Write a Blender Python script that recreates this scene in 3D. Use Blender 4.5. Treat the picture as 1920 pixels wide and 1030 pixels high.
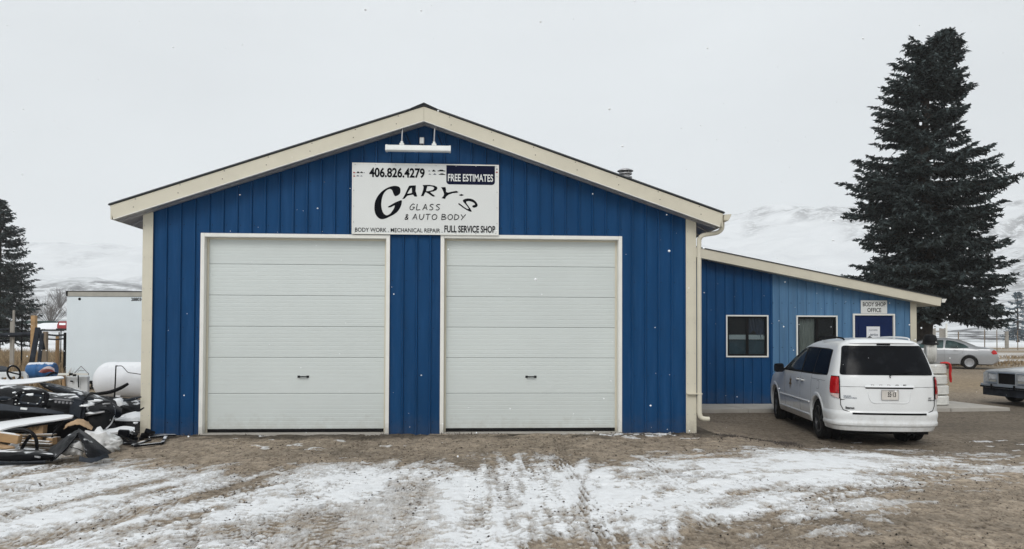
import bpy, bmesh, math, random
import numpy as np
from mathutils import Vector, Matrix

random.seed(7)
RNG = np.random.default_rng(11)
for o in list(bpy.data.objects):
    bpy.data.objects.remove(o)
scene = bpy.context.scene
COL = scene.collection
PI = math.pi
R = math.radians

# ------------------------------------------------------------------ camera
cam_d = bpy.data.cameras.new('camera')
cam_d.sensor_width = 36.0
cam_d.lens = 26.625
cam_d.shift_y = 0.0428
cam_d.clip_start = 0.1
cam_d.clip_end = 12000
cam = bpy.data.objects.new('camera', cam_d)
COL.objects.link(cam)
cam.matrix_world = (Matrix.Translation((5.329, -12.801, 1.6543))
                    @ Matrix.Rotation(-R(3.3), 4, 'Z') @ Matrix.Rotation(R(91.2), 4, 'X') @ Matrix.Rotation(R(0.2), 4, 'Z'))
scene.camera = cam

# ------------------------------------------------------------------ sky, sun, exposure
SUN_ELEV, SUN_AZ = R(40), R(200)          # azimuth measured clockwise from +Y
world = bpy.data.worlds.new('World')
scene.world = world
world.use_nodes = True
nt = world.node_tree
nt.nodes.clear()
n_out = nt.nodes.new('ShaderNodeOutputWorld')
n_sky = nt.nodes.new('ShaderNodeTexSky')
n_sky.sky_type = 'NISHITA'
n_sky.sun_disc = False
n_sky.sun_elevation = SUN_ELEV
n_sky.sun_rotation = SUN_AZ
n_sky.dust_density = 4.0
n_bg1 = nt.nodes.new('ShaderNodeBackground')
n_bg1.inputs['Strength'].default_value = 0.10
n_bg2 = nt.nodes.new('ShaderNodeBackground')
n_bg2.inputs['Strength'].default_value = 1.0
n_mix = nt.nodes.new('ShaderNodeMixShader')
n_mix.inputs[0].default_value = 0.90       # the cloud deck covers nine tenths
n_geo = nt.nodes.new('ShaderNodeTexCoord')
n_sep = nt.nodes.new('ShaderNodeSeparateXYZ')
n_ramp = nt.nodes.new('ShaderNodeValToRGB')
e = n_ramp.color_ramp.elements
e[0].position = 0.0
e[0].color = (0.725, 0.765, 0.785, 1)
e[1].position = 1.0
e[1].color = (1.06, 1.10, 1.12, 1)
n_no = nt.nodes.new('ShaderNodeTexNoise')
n_no.inputs['Scale'].default_value = 2.2
n_no.inputs['Detail'].default_value = 5
n_no.inputs['Roughness'].default_value = 0.45
n_map = nt.nodes.new('ShaderNodeMapping')
n_map.inputs['Scale'].default_value = (1, 1, 2.6)
n_mr = nt.nodes.new('ShaderNodeMapRange')
n_mr.inputs['From Min'].default_value = 0.3
n_mr.inputs['From Max'].default_value = 0.7
n_mr.inputs['To Min'].default_value = 0.93
n_mr.inputs['To Max'].default_value = 1.05
n_mul = nt.nodes.new('ShaderNodeVectorMath')
n_mul.operation = 'SCALE'
L = nt.links.new
L(n_geo.outputs['Generated'], n_sep.inputs[0])
L(n_sep.outputs['Z'], n_ramp.inputs[0])
L(n_geo.outputs['Generated'], n_map.inputs[0])
L(n_map.outputs[0], n_no.inputs['Vector'])
L(n_no.outputs['Fac'], n_mr.inputs['Value'])
L(n_ramp.outputs[0], n_mul.inputs[0])
L(n_mr.outputs[0], n_mul.inputs['Scale'])
L(n_mul.outputs[0], n_bg2.inputs['Color'])
L(n_sky.outputs[0], n_bg1.inputs['Color'])
L(n_bg1.outputs[0], n_mix.inputs[1])
L(n_bg2.outputs[0], n_mix.inputs[2])
L(n_mix.outputs[0], n_out.inputs[0])

sun_d = bpy.data.lights.new('sun', 'SUN')
sun_d.energy = 1.35
sun_d.angle = R(25)
sun_d.color = (1.0, 0.97, 0.93)
sun = bpy.data.objects.new('sun', sun_d)
COL.objects.link(sun)
sdir = Vector((math.sin(SUN_AZ) * math.cos(SUN_ELEV), math.cos(SUN_AZ) * math.cos(SUN_ELEV), math.sin(SUN_ELEV)))
sun.rotation_euler = (-sdir).to_track_quat('-Z', 'Y').to_euler()

scene.view_settings.view_transform = 'Standard'
scene.view_settings.look = 'None'
scene.view_settings.exposure = 0.0
scene.view_settings.gamma = 1.0
scene.view_settings.use_curve_mapping = False
scene.cycles.use_denoising = True
scene.cycles.max_bounces = 8
scene.cycles.volume_bounces = 2

# ------------------------------------------------------------------ materials
def pm(name, rgb, rough=0.6, metal=0.0, var=0.12, scale=4.0, bump=0.0, bscale=40.0, snow=0.0, stretch=(1, 1, 1),
       dirt=0.0, dirtcol=(0.10, 0.085, 0.07), coat=0.0, spec=0.3, island=0.0, objvar=0.0, streak=0.0, snow_n=0.72, splash=0.0, splash_h=0.5, splashcol=(0.20, 0.165, 0.13)):
    m = bpy.data.materials.new(name)
    m.use_nodes = True
    t = m.node_tree
    b = t.nodes['Principled BSDF']
    b.inputs['Roughness'].default_value = rough
    b.inputs['Metallic'].default_value = metal
    b.inputs['Coat Weight'].default_value = coat
    b.inputs['Specular IOR Level'].default_value = spec
    N, K = t.nodes.new, t.links.new
    tc = N('ShaderNodeTexCoord')
    mp = N('ShaderNodeMapping')
    mp.inputs['Scale'].default_value = stretch
    K(tc.outputs['Object'], mp.inputs[0])
    no = N('ShaderNodeTexNoise')
    no.inputs['Scale'].default_value = scale
    no.inputs['Detail'].default_value = 6
    no.inputs['Roughness'].default_value = 0.6
    K(mp.outputs[0], no.inputs['Vector'])
    mr = N('ShaderNodeMapRange')
    mr.inputs['From Min'].default_value = 0.3
    mr.inputs['From Max'].default_value = 0.7
    mr.inputs['To Min'].default_value = 1 - var
    mr.inputs['To Max'].default_value = 1 + var
    K(no.outputs['Fac'], mr.inputs['Value'])
    fac = mr.outputs[0]
    if island or objvar:
        if island:
            g = N('ShaderNodeNewGeometry'); src = g.outputs['Random Per Island']; amt = island
        else:
            g = N('ShaderNodeObjectInfo'); src = g.outputs['Random']; amt = objvar
        m2 = N('ShaderNodeMapRange')
        m2.inputs['To Min'].default_value = 1 - amt
        m2.inputs['To Max'].default_value = 1 + amt
        K(src, m2.inputs['Value'])
        mm = N('ShaderNodeMath'); mm.operation = 'MULTIPLY'
        K(fac, mm.inputs[0]); K(m2.outputs[0], mm.inputs[1])
        fac = mm.outputs[0]
    sc = N('ShaderNodeVectorMath'); sc.operation = 'SCALE'
    sc.inputs[0].default_value = rgb
    K(fac, sc.inputs['Scale'])
    col = sc.outputs[0]
    def mixcol(col, f, rgb2):
        mx = N('ShaderNodeMix'); mx.data_type = 'RGBA'
        K(f, mx.inputs[0]); K(col, mx.inputs[6]); mx.inputs[7].default_value = (*rgb2, 1)
        return mx.outputs[2]
    if dirt or streak:
        n2 = N('ShaderNodeTexNoise')
        n2.inputs['Scale'].default_value = 2.3 if dirt else 9.0
        n2.inputs['Detail'].default_value = 8
        n2.inputs['Roughness'].default_value = 0.7
        if streak:
            mp2 = N('ShaderNodeMapping'); mp2.inputs['Scale'].default_value = (1, 1, 0.08)
            K(tc.outputs['Object'], mp2.inputs[0]); K(mp2.outputs[0], n2.inputs['Vector'])
        else:
            K(tc.outputs['Object'], n2.inputs['Vector'])
        r2 = N('ShaderNodeMapRange')
        r2.inputs['From Min'].default_value = 0.5
        r2.inputs['From Max'].default_value = 0.8
        r2.inputs['To Max'].default_value = dirt or streak
        K(n2.outputs['Fac'], r2.inputs['Value'])
        col = mixcol(col, r2.outputs[0], dirtcol)
    if splash:
        gs = N('ShaderNodeNewGeometry'); ss_ = N('ShaderNodeSeparateXYZ'); K(gs.outputs['Position'], ss_.inputs[0])
        n4 = N('ShaderNodeTexNoise'); n4.inputs['Scale'].default_value = 7.0; n4.inputs['Detail'].default_value = 7; n4.inputs['Roughness'].default_value = 0.7
        K(gs.outputs['Position'], n4.inputs['Vector'])
        m4 = N('ShaderNodeMath'); m4.operation = 'MULTIPLY_ADD'; K(n4.outputs['Fac'], m4.inputs[0]); m4.inputs[1].default_value = splash_h * 2.4; K(ss_.outputs['Z'], m4.inputs[2])
        r4 = N('ShaderNodeMapRange'); K(m4.outputs[0], r4.inputs['Value'])
        r4.inputs['From Min'].default_value = splash_h * 1.9; r4.inputs['From Max'].default_value = splash_h * 0.9; r4.inputs['To Max'].default_value = splash
        col = mixcol(col, r4.outputs[0], splashcol)
    if snow:
        gg = N('ShaderNodeNewGeometry')
        sp = N('ShaderNodeSeparateXYZ'); K(gg.outputs['Normal'], sp.inputs[0])
        n3 = N('ShaderNodeTexNoise'); n3.inputs['Scale'].default_value = 6.0; n3.inputs['Detail'].default_value = 5
        K(gg.outputs['Position'], n3.inputs['Vector'])
        a1 = N('ShaderNodeMath'); a1.operation = 'MULTIPLY_ADD'
        K(n3.outputs['Fac'], a1.inputs[0]); a1.inputs[1].default_value = 0.9; a1.inputs[2].default_value = -0.45
        a2 = N('ShaderNodeMath'); a2.operation = 'ADD'
        K(a1.outputs[0], a2.inputs[0]); K(sp.outputs['Z'], a2.inputs[1])
        r3 = N('ShaderNodeMapRange')
        r3.inputs['From Min'].default_value = snow_n
        r3.inputs['From Max'].default_value = snow_n + 0.08
        r3.inputs['To Max'].default_value = snow
        K(a2.outputs[0], r3.inputs['Value'])
        col = mixcol(col, r3.outputs[0], (0.82, 0.84, 0.86))
    K(col, b.inputs['Base Color'])
    if bump:
        nb = N('ShaderNodeTexNoise'); nb.inputs['Scale'].default_value = bscale; nb.inputs['Detail'].default_value = 4
        K(mp.outputs[0], nb.inputs['Vector'])
        bp = N('ShaderNodeBump'); bp.inputs['Strength'].default_value = bump; bp.inputs['Distance'].default_value = 0.02
        K(nb.outputs['Fac'], bp.inputs['Height']); K(bp.outputs[0], b.inputs['Normal'])
    return m

def glass_mat(name, tint=(0.03, 0.035, 0.04), through=0.78):
    m = bpy.data.materials.new(name)
    m.use_nodes = True
    t = m.node_tree
    b = t.nodes['Principled BSDF']
    b.inputs['Base Color'].default_value = (*tint, 1)
    b.inputs['Roughness'].default_value = 0.04
    tr = t.nodes.new('ShaderNodeBsdfTransparent')
    tr.inputs[0].default_value = (0.85, 0.9, 0.9, 1)
    mx = t.nodes.new('ShaderNodeMixShader')
    mx.inputs[0].default_value = through
    t.links.new(b.outputs[0], mx.inputs[1]); t.links.new(tr.outputs[0], mx.inputs[2])
    t.links.new(mx.outputs[0], t.nodes['Material Output'].inputs[0])
    return m

M = {}
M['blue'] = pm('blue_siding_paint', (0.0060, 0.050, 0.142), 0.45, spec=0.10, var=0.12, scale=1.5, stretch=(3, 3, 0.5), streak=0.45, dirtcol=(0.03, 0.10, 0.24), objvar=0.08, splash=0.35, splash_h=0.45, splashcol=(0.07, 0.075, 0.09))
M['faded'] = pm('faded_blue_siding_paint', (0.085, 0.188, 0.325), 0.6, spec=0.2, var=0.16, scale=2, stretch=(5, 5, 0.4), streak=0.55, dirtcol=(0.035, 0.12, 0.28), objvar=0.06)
M['cream'] = pm('cream_trim_paint', (0.62, 0.585, 0.48), 0.5, var=0.05, scale=2, dirt=0.14, dirtcol=(0.36, 0.32, 0.25), splash=0.5, splash_h=0.30)
M['white'] = pm('white_trim_paint', (0.78, 0.78, 0.74), 0.45, var=0.04, scale=3, dirt=0.12, dirtcol=(0.4, 0.37, 0.3), splash=0.5, splash_h=0.25)
M['door'] = pm('white_door_paint', (0.60, 0.645, 0.635), 0.5, var=0.03, scale=0.8, dirt=0.05, dirtcol=(0.45, 0.44, 0.40), objvar=0.022, splash=0.40, splash_h=0.35, splashcol=(0.36, 0.33, 0.28), bump=0.05, bscale=160)
M['galv'] = pm('galvanised_steel', (0.42, 0.42, 0.43), 0.45, 0.6, var=0.15, scale=6)
M['roofsteel'] = pm('dark_roof_steel', (0.045, 0.05, 0.055), 0.5, 0.3, var=0.2, scale=3)
M['black'] = pm('black_rubber', (0.008, 0.008, 0.009), 0.7, spec=0.15, var=0.3, scale=6)
M['blackplastic'] = pm('black_plastic', (0.005, 0.0055, 0.007), 0.38, spec=0.12, var=0.35, scale=7, snow=0.95, bump=0.25, bscale=25, snow_n=0.97)
M['blackclean'] = pm('black_plastic_clean', (0.005, 0.005, 0.007), 0.35, spec=0.12, var=0.25, scale=7)
M['greyplastic'] = pm('grey_plastic', (0.020, 0.026, 0.036), 0.5, spec=0.2, var=0.4, scale=8, dirt=0.2, bump=0.2)
M['signwhite'] = pm('sign_face', (0.70, 0.72, 0.71), 0.45, var=0.03, scale=1.2)
M['signink'] = pm('sign_ink', (0.004, 0.005, 0.008), 0.6, spec=0.05, var=0.1)
M['signnavy'] = pm('sign_navy', (0.005, 0.008, 0.03), 0.6, spec=0.08, var=0.1)
M['signred'] = pm('sign_red', (0.35, 0.06, 0.06), 0.6, var=0.4, scale=60)
M['concrete'] = pm('concrete', (0.40, 0.38, 0.345), 0.85, var=0.12, scale=3, bump=0.25, bscale=60, dirt=0.35, dirtcol=(0.22, 0.19, 0.16))
M['winblack'] = pm('dark_sash', (0.006, 0.006, 0.007), 0.6, spec=0.15)
M['glass'] = glass_mat('window_glass')
M['curtain'] = pm('grey_curtain', (0.42, 0.41, 0.38), 0.9, var=0.2, scale=6, stretch=(6, 1, 0.5))
M['bluedrape'] = pm('navy_drape', (0.035, 0.05, 0.10), 0.6, var=0.6, scale=5, stretch=(5, 1, 1.2))
M['slateblue'] = pm('slate_blue_matt', (0.06, 0.11, 0.15), 0.8, var=0.25, scale=5)
M['dark'] = pm('dark_interior', (0.02, 0.02, 0.022), 0.9)
M['doorblue'] = pm('navy_door_paint', (0.006, 0.018, 0.075), 0.4, spec=0.12, var=0.12, scale=3)
M['paper'] = pm('white_paper', (0.75, 0.77, 0.80), 0.8, var=0.03)
M['greyink'] = pm('grey_ink', (0.16, 0.18, 0.22), 0.8)
M['carwhite'] = pm('white_car_paint', (0.74, 0.76, 0.77), 0.28, var=0.03, scale=1.5, coat=0.6, dirt=0.16, dirtcol=(0.42, 0.39, 0.34), splash=0.55, splash_h=0.42, splashcol=(0.38, 0.35, 0.31))
M['carglass'] = pm('privacy_glass', (0.005, 0.006, 0.008), 0.10, var=0.2, scale=6, dirt=0.35, dirtcol=(0.06, 0.065, 0.075), spec=0.07, bump=0.1)
M['sideglass'] = pm('side_privacy_glass', (0.005, 0.006, 0.008), 0.12, var=0.2, spec=0.05)
M['carglass2'] = pm('door_glass', (0.03, 0.036, 0.04), 0.06, var=0.5, scale=3.5)
M['redlens'] = pm('red_lens', (0.42, 0.008, 0.010), 0.15, var=0.35, scale=9, coat=0.5)
M['clearlens'] = pm('clear_lens', (0.60, 0.44, 0.42), 0.15, var=0.25, scale=14, coat=0.5)
M['lampglass'] = pm('headlamp_glass', (0.50, 0.51, 0.52), 0.15, var=0.25, scale=14, coat=0.4)
M['rim'] = pm('dark_rim', (0.045, 0.047, 0.05), 0.4, 0.5, var=0.3, scale=8, dirt=0.3)
M['silverrim'] = pm('silver_rim', (0.42, 0.43, 0.45), 0.35, 0.3, var=0.2)
M['tyre'] = pm('tyre_rubber', (0.012, 0.012, 0.012), 0.85, spec=0.12, var=0.3, scale=10, dirt=0.35, dirtcol=(0.07, 0.06, 0.05), bump=0.2)
M['plate'] = pm('plate_face', (0.60, 0.57, 0.53), 0.5, var=0.10, scale=10)
M['decal'] = pm('brown_decal', (0.16, 0.11, 0.055), 0.6, var=0.3, scale=40)
M['seam'] = pm('panel_gap', (0.008, 0.008, 0.009), 0.8, spec=0.1)
M['seamgrey'] = pm('panel_gap_grey', (0.22, 0.22, 0.23), 0.8)
M['chrome'] = pm('chrome', (0.62, 0.63, 0.64), 0.30, 0.75, var=0.08)
M['silver'] = pm('silver_car_paint', (0.37, 0.385, 0.405), 0.32, 0.25, var=0.05, coat=0.5, dirt=0.1, dirtcol=(0.32, 0.30, 0.27))
M['silver2'] = pm('pale_grey_car_paint', (0.44, 0.455, 0.47), 0.35, 0.3, var=0.08, coat=0.4, snow=0.25, dirt=0.15, dirtcol=(0.3, 0.28, 0.25))
M['tint'] = pm('green_tint_glass', (0.035, 0.06, 0.062), 0.06, var=0.8, scale=2.2)
M['tyrewhite'] = pm('white_painted_tyre', (0.70, 0.70, 0.67), 0.8, var=0.12, scale=9, dirt=0.35, dirtcol=(0.35, 0.33, 0.30), bump=0.35, bscale=50)
M['redplastic'] = pm('red_plastic', (0.50, 0.02, 0.02), 0.4, var=0.2)
M['tank'] = pm('white_tank_paint', (0.74, 0.76, 0.79), 0.4, var=0.05, scale=2, snow=0.6, dirt=0.12, dirtcol=(0.42, 0.42, 0.42))
M['trailer'] = pm('trailer_skin', (0.74, 0.815, 0.86), 0.4, var=0.04, scale=1.0, dirt=0.06, dirtcol=(0.4, 0.4, 0.38))
M['alu'] = pm('trailer_rail', (0.40, 0.39, 0.35), 0.5, 0.2, var=0.12)
M['wood'] = pm('weathered_wood', (0.24, 0.19, 0.14), 0.85, var=0.25, scale=3, stretch=(1, 1, 0.2), bump=0.3, snow=0.9, snow_n=0.9)
M['woodtan'] = pm('tan_wood', (0.42, 0.27, 0.14), 0.8, var=0.25, scale=5, stretch=(0.3, 1, 1), bump=0.2, snow=0.9, snow_n=0.95)
M['woodgrey'] = pm('grey_wood', (0.33, 0.31, 0.28), 0.85, var=0.2, scale=4, bump=0.2)
M['darkboard'] = pm('dark_board', (0.02, 0.024, 0.032), 0.7, spec=0.15, var=0.6, scale=5, bump=0.3)
M['card'] = pm('cardboard', (0.36, 0.235, 0.13), 0.85, var=0.2, scale=5, dirt=0.3, dirtcol=(0.2, 0.12, 0.06))
M['kraft'] = pm('wet_kraft', (0.40, 0.27, 0.16), 0.8, var=0.3, scale=6, bump=0.4, bscale=12)
M['snowy'] = pm('snow_covered_panel', (0.55, 0.56, 0.57), 0.5, var=0.05, snow=1.0, snow_n=0.55)
M['whitepanel'] = pm('white_body_panel', (0.66, 0.68, 0.69), 0.4, var=0.08, snow=1.0, snow_n=0.75)
M['plasticfilm'] = pm('white_plastic_film', (0.62, 0.62, 0.61), 0.45, var=0.18, scale=9, bump=0.5, bscale=14, snow=0.7)
M['bluedrum'] = pm('blue_drum_plastic', (0.03, 0.12, 0.30), 0.45, var=0.2, scale=5, snow=0.8)
M['redcloth'] = pm('faded_red_plastic', (0.20, 0.045, 0.035), 0.6, var=0.35, scale=8, snow=0.4)
M['greenroof'] = pm('dark_green_canvas', (0.015, 0.04, 0.035), 0.7, snow=0.2)
M['redpaint'] = pm('red_truck_paint', (0.28, 0.02, 0.025), 0.4)
M['bark'] = pm('spruce_bark', (0.055, 0.045, 0.038), 0.95, var=0.4, scale=6, bump=0.8, bscale=14)
M['needles'] = pm('spruce_needles', (0.043, 0.056, 0.057), 0.8, var=0.5, scale=0.7, island=0.75, spec=0.08)
M['hazespruce'] = pm('hazed_spruce_needles', (0.10, 0.14, 0.17), 0.8, var=0.25, scale=0.9, island=0.4, spec=0.2)  # distance haze put into the needle colour as a bluish grey
M['drygrass'] = pm('dry_grass_blades', (0.30, 0.225, 0.14), 0.9, var=0.3, scale=0.5, island=0.45, spec=0.2)
M['twig'] = pm('bare_twigs', (0.10, 0.085, 0.075), 0.9, var=0.3)
M['stone'] = pm('gravel_stones', (0.085, 0.072, 0.06), 0.9, var=0.3, scale=3, island=0.9, spec=0.1)
M['flake'] = pm('snow_flakes', (0.88, 0.90, 0.92), 0.7, var=0.02)
M['lampwhite'] = pm('white_enamel', (0.74, 0.76, 0.75), 0.35, var=0.06)

# ------------------------------------------------------------------ object helpers
def tag(o, label=None, cat=None, group=None, kind=None):
    if label: o['label'] = label
    if cat: o['category'] = cat
    if group: o['group'] = group
    if kind: o['kind'] = kind
    return o

def thing(name, label, cat, loc=(0, 0, 0), rz=0.0, group=None):
    o = bpy.data.objects.new(name, None)
    o.empty_display_size = 0.2
    COL.objects.link(o)
    o.location = loc
    o.rotation_euler = (0, 0, rz)
    return tag(o, label, cat, group)

def link_mesh(name, me, mat=None, parent=None, loc=None, rot=None):
    o = bpy.data.objects.new(name, me)
    COL.objects.link(o)
    if mat is not None and not me.materials:
        me.materials.append(mat)
    if parent is not None: o.parent = parent
    if loc is not None: o.location = loc
    if rot is not None: o.rotation_euler = rot
    return o

def mesh(name, verts, faces, smooth=False, sharp=None):
    me = bpy.data.meshes.new(name)
    me.from_pydata([tuple(map(float, v)) for v in verts], [], faces)
    me.update()
    if smooth:
        for p in me.polygons: p.use_smooth = True
        if sharp: me.set_sharp_from_angle(angle=R(sharp))
    return me

class MB:
    """collects shapes; build() links them as one mesh object"""
    def __init__(self):
        self.v, self.f = [], []
    def add(self, verts, faces):
        n = len(self.v)
        self.v += [tuple(v) for v in verts]
        self.f += [tuple(i + n for i in f) for f in faces]
        return self
    def box(self, c, s, rot=None, taper=1.0):
        x, y, z = s[0] / 2, s[1] / 2, s[2] / 2
        vs = [Vector((sx * x * (taper if sz > 0 else 1), sy * y * (taper if sz > 0 else 1), sz * z)) for sx in (-1, 1) for sy in (-1, 1) for sz in (-1, 1)]
        if rot is not None:
            from mathutils import Euler
            q = Euler(rot).to_matrix()
            vs = [q @ v for v in vs]
        vs = [v + Vector(c) for v in vs]
        return self.add(vs, [(0, 1, 3, 2), (4, 6, 7, 5), (0, 4, 5, 1), (2, 3, 7, 6), (0, 2, 6, 4), (1, 5, 7, 3)])
    def bbox(self, a, b):
        return self.box([(a[i] + b[i]) / 2 for i in range(3)], [abs(b[i] - a[i]) for i in range(3)])
    def tube(self, pts, r, n=8, cap=True, smooth_n=0, flat=1.0):
        P = [Vector(p) for p in pts]
        if smooth_n: P = [Vector(p) for p in catmull(pts, smooth_n)]
        rs = r if hasattr(r, '__len__') else [r] * len(P)
        if len(rs) != len(P):
            rs = np.interp(np.linspace(0, 1, len(P)), np.linspace(0, 1, len(rs)), rs)
        up = None
        vs, fs = [], []
        for i, p in enumerate(P):
            d = (P[min(i + 1, len(P) - 1)] - P[max(i - 1, 0)]).normalized()
            if up is None:
                up = d.orthogonal().normalized()
            up = (up - d * up.dot(d))
            up = up.normalized() if up.length > 1e-6 else d.orthogonal().normalized()
            sd = d.cross(up)
            for k in range(n):
                a = 2 * PI * k / n
                vs.append(p + (up * math.cos(a) + sd * math.sin(a) * flat) * rs[i])
        for i in range(len(P) - 1):
            for k in range(n):
                a, b2 = i * n + k, i * n + (k + 1) % n
                fs.append((a, b2, b2 + n, a + n))
        if cap:
            fs.append(tuple(range(n))[::-1]); fs.append(tuple((len(P) - 1) * n + k for k in range(n)))
        return self.add(vs, fs)
    def bar(self, a, b, w, h):
        a, b = Vector(a), Vector(b)
        d = (b - a).normalized()
        s = d.cross(Vector((0, 0, 1)))
        s = s.normalized() if s.length > 1e-4 else Vector((1, 0, 0))
        u = s.cross(d).normalized()
        vs = [p + s * (i * w / 2) + u * (j * h / 2) for p in (a, b) for i, j in ((-1, -1), (1, -1), (1, 1), (-1, 1))]
        return self.add(vs, [(3, 2, 1, 0), (4, 5, 6, 7), (0, 1, 5, 4), (1, 2, 6, 5), (2, 3, 7, 6), (3, 0, 4, 7)])
    def lathe(self, prof, c=(0, 0, 0), axis='Z', n=32, closed=False):
        vs, fs = [], []
        m = len(prof)
        for k in range(n):
            a = 2 * PI * k / n
            for (r, h) in prof:
                p = (r * math.cos(a), r * math.sin(a), h)
                if axis == 'X': p = (p[2], p[0], p[1])
                elif axis == 'Y': p = (p[0], p[2], p[1])
                vs.append((p[0] + c[0], p[1] + c[1], p[2] + c[2]))
        for k in range(n):
            k2 = (k + 1) % n
            for j in range(m - 1 + (1 if closed else 0)):
                j2 = (j + 1) % m
                fs.append((k * m + j, k2 * m + j, k2 * m + j2, k * m + j2))
        return self.add(vs, fs)
    def prism(self, poly, a, b, axis='Y'):
        """poly in the plane across axis, extruded from a to b"""
        def p3(p, h):
            return {'Y': (p[0], h, p[1]), 'X': (h, p[0], p[1]), 'Z': (p[0], p[1], h)}[axis]
        n = len(poly)
        vs = [p3(p, a) for p in poly] + [p3(p, b) for p in poly]
        fs = [tuple(range(n)), tuple(range(2 * n - 1, n - 1, -1))]
        fs += [(i, i + n, (i + 1) % n + n, (i + 1) % n) for i in range(n)]
        return self.add(vs, fs)
    def build(self, name, mat, parent=None, smooth=False, sharp=35, loc=None, rot=None, bevel=0.0):
        me = mesh(name, self.v, self.f)
        bm = bmesh.new(); bm.from_mesh(me)
        bmesh.ops.recalc_face_normals(bm, faces=bm.faces)
        if bevel:
            bmesh.ops.bevel(bm, geom=[e_ for e_ in bm.edges if len(e_.link_faces) == 2 and e_.calc_face_angle(0) > 0.5], offset=bevel, segments=2, affect='EDGES', clamp_overlap=True)
        bm.to_mesh(me); bm.free()
        if smooth or bevel:
            for p in me.polygons: p.use_smooth = True
            me.set_sharp_from_angle(angle=R(sharp))
        return link_mesh(name, me, mat, parent, loc, rot)

def catmull(pts, n):
    P = [np.array(p, float) for p in pts]
    P = [2 * P[0] - P[1]] + P + [2 * P[-1] - P[-2]]
    out = []
    for i in range(1, len(P) - 2):
        for k in range(n):
            t = k / n
            p0, p1, p2, p3 = P[i - 1:i + 3]
            out.append(0.5 * (2 * p1 + (p2 - p0) * t + (2 * p0 - 5 * p1 + 4 * p2 - p3) * t * t + (3 * p1 - p0 - 3 * p2 + p3) * t ** 3))
    out.append(P[-2])
    return out

def sheet(name, rows, mat, parent=None, n=5, thick=0.012, jitter=0.0, seed=1):
    """smooth curved sheet through a grid of points, with thickness"""
    rng = np.random.default_rng(seed)
    A = [catmull(r, n) for r in rows]
    cols = list(zip(*A))
    B = [catmull(c, n) for c in cols]            # B[col][row]
    G = np.array(B)                               # cols x rows x 3
    if jitter: G = G + rng.normal(0, jitter, G.shape)
    nc, nr = G.shape[:2]
    V = G.reshape(-1, 3)
    du = np.gradient(G, axis=0); dv = np.gradient(G, axis=1)
    Nn = np.cross(du, dv); Nn /= (np.linalg.norm(Nn, axis=2, keepdims=True) + 1e-9)
    W2 = (G - Nn * thick).reshape(-1, 3)
    F = []
    q = nc * nr
    for i in range(nc - 1):
        for j in range(nr - 1):
            a, b, c, d = i * nr + j, (i + 1) * nr + j, (i + 1) * nr + j + 1, i * nr + j + 1
            F.append((a, b, c, d)); F.append((d + q, c + q, b + q, a + q))
    for i in range(nc - 1):
        a, b = i * nr, (i + 1) * nr; F.append((b, a, a + q, b + q))
        a, b = i * nr + nr - 1, (i + 1) * nr + nr - 1; F.append((a, b, b + q, a + q))
    for j in range(nr - 1):
        a, b = j, j + 1; F.append((a, b, b + q, a + q))
        a, b = (nc - 1) * nr + j, (nc - 1) * nr + j + 1; F.append((b, a, a + q, b + q))
    me = mesh(name, np.vstack([V, W2]), F, True, 50)
    return link_mesh(name, me, mat, parent)

def copy_tree(o, parent=None):
    c = o.copy()
    COL.objects.link(c)
    if parent is not None: c.parent = parent
    for ch in [x for x in bpy.data.objects if x.parent == o]:
        copy_tree(ch, c)
    return c

_fontcache = {}
def text_mesh(body, width, height, bold=0.0, shear=0.0, spacing=1.0):
    """lettering as thin solid mesh in the x/z plane, fitted to width x height, base at z=0, centred on x=0, face at -y"""
    cu = bpy.data.curves.new('lettering', 'FONT')
    cu.body = body
    cu.size = 1.0
    cu.offset = bold
    cu.shear = shear
    cu.space_character = spacing
    cu.extrude = 0.01
    cu.resolution_u = 4
    cu.align_x = 'LEFT'
    ob = bpy.data.objects.new('lettering', cu)
    COL.objects.link(ob)
    dg = bpy.context.evaluated_depsgraph_get()
    me = bpy.data.meshes.new_from_object(ob.evaluated_get(dg))
    bpy.data.objects.remove(ob)
    co = np.empty(len(me.vertices) * 3); me.vertices.foreach_get('co', co); co = co.reshape(-1, 3)
    lo, hi = co.min(0), co.max(0)
    sx = width / (hi[0] - lo[0]); sy = height / (hi[1] - lo[1])
    out = np.empty_like(co)
    out[:, 0] = (co[:, 0] - (lo[0] + hi[0]) / 2) * sx
    out[:, 2] = (co[:, 1] - lo[1]) * sy
    out[:, 1] = -np.clip(co[:, 2] * 0.1, -0.001, 0.001)
    me.vertices.foreach_set('co', out.ravel()); me.update()
    return me

def flat_poly(name, outline, holes, mat, parent, y, depth=0.003):
    """thin plate with holes from outlines in x/z, its face at y"""
    bm = bmesh.new()
    def loop(pts):
        vs = [bm.verts.new((p[0], y, p[1])) for p in pts]
        return [bm.edges.new((vs[i], vs[(i + 1) % len(vs)])) for i in range(len(vs))]
    es = loop(outline)
    for h in holes: es += loop(h)
    bmesh.ops.triangle_fill(bm, use_beauty=True, use_dissolve=False, edges=es, normal=(0, -1, 0))
    bmesh.ops.recalc_face_normals(bm, faces=bm.faces)
    r = bmesh.ops.extrude_face_region(bm, geom=bm.faces[:])
    for v in [g for g in r['geom'] if isinstance(g, bmesh.types.BMVert)]: v.co.y += depth
    bmesh.ops.recalc_face_normals(bm, faces=bm.faces)
    me = bpy.data.meshes.new(name); bm.to_mesh(me); bm.free()
    return link_mesh(name, me, mat, parent)

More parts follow.
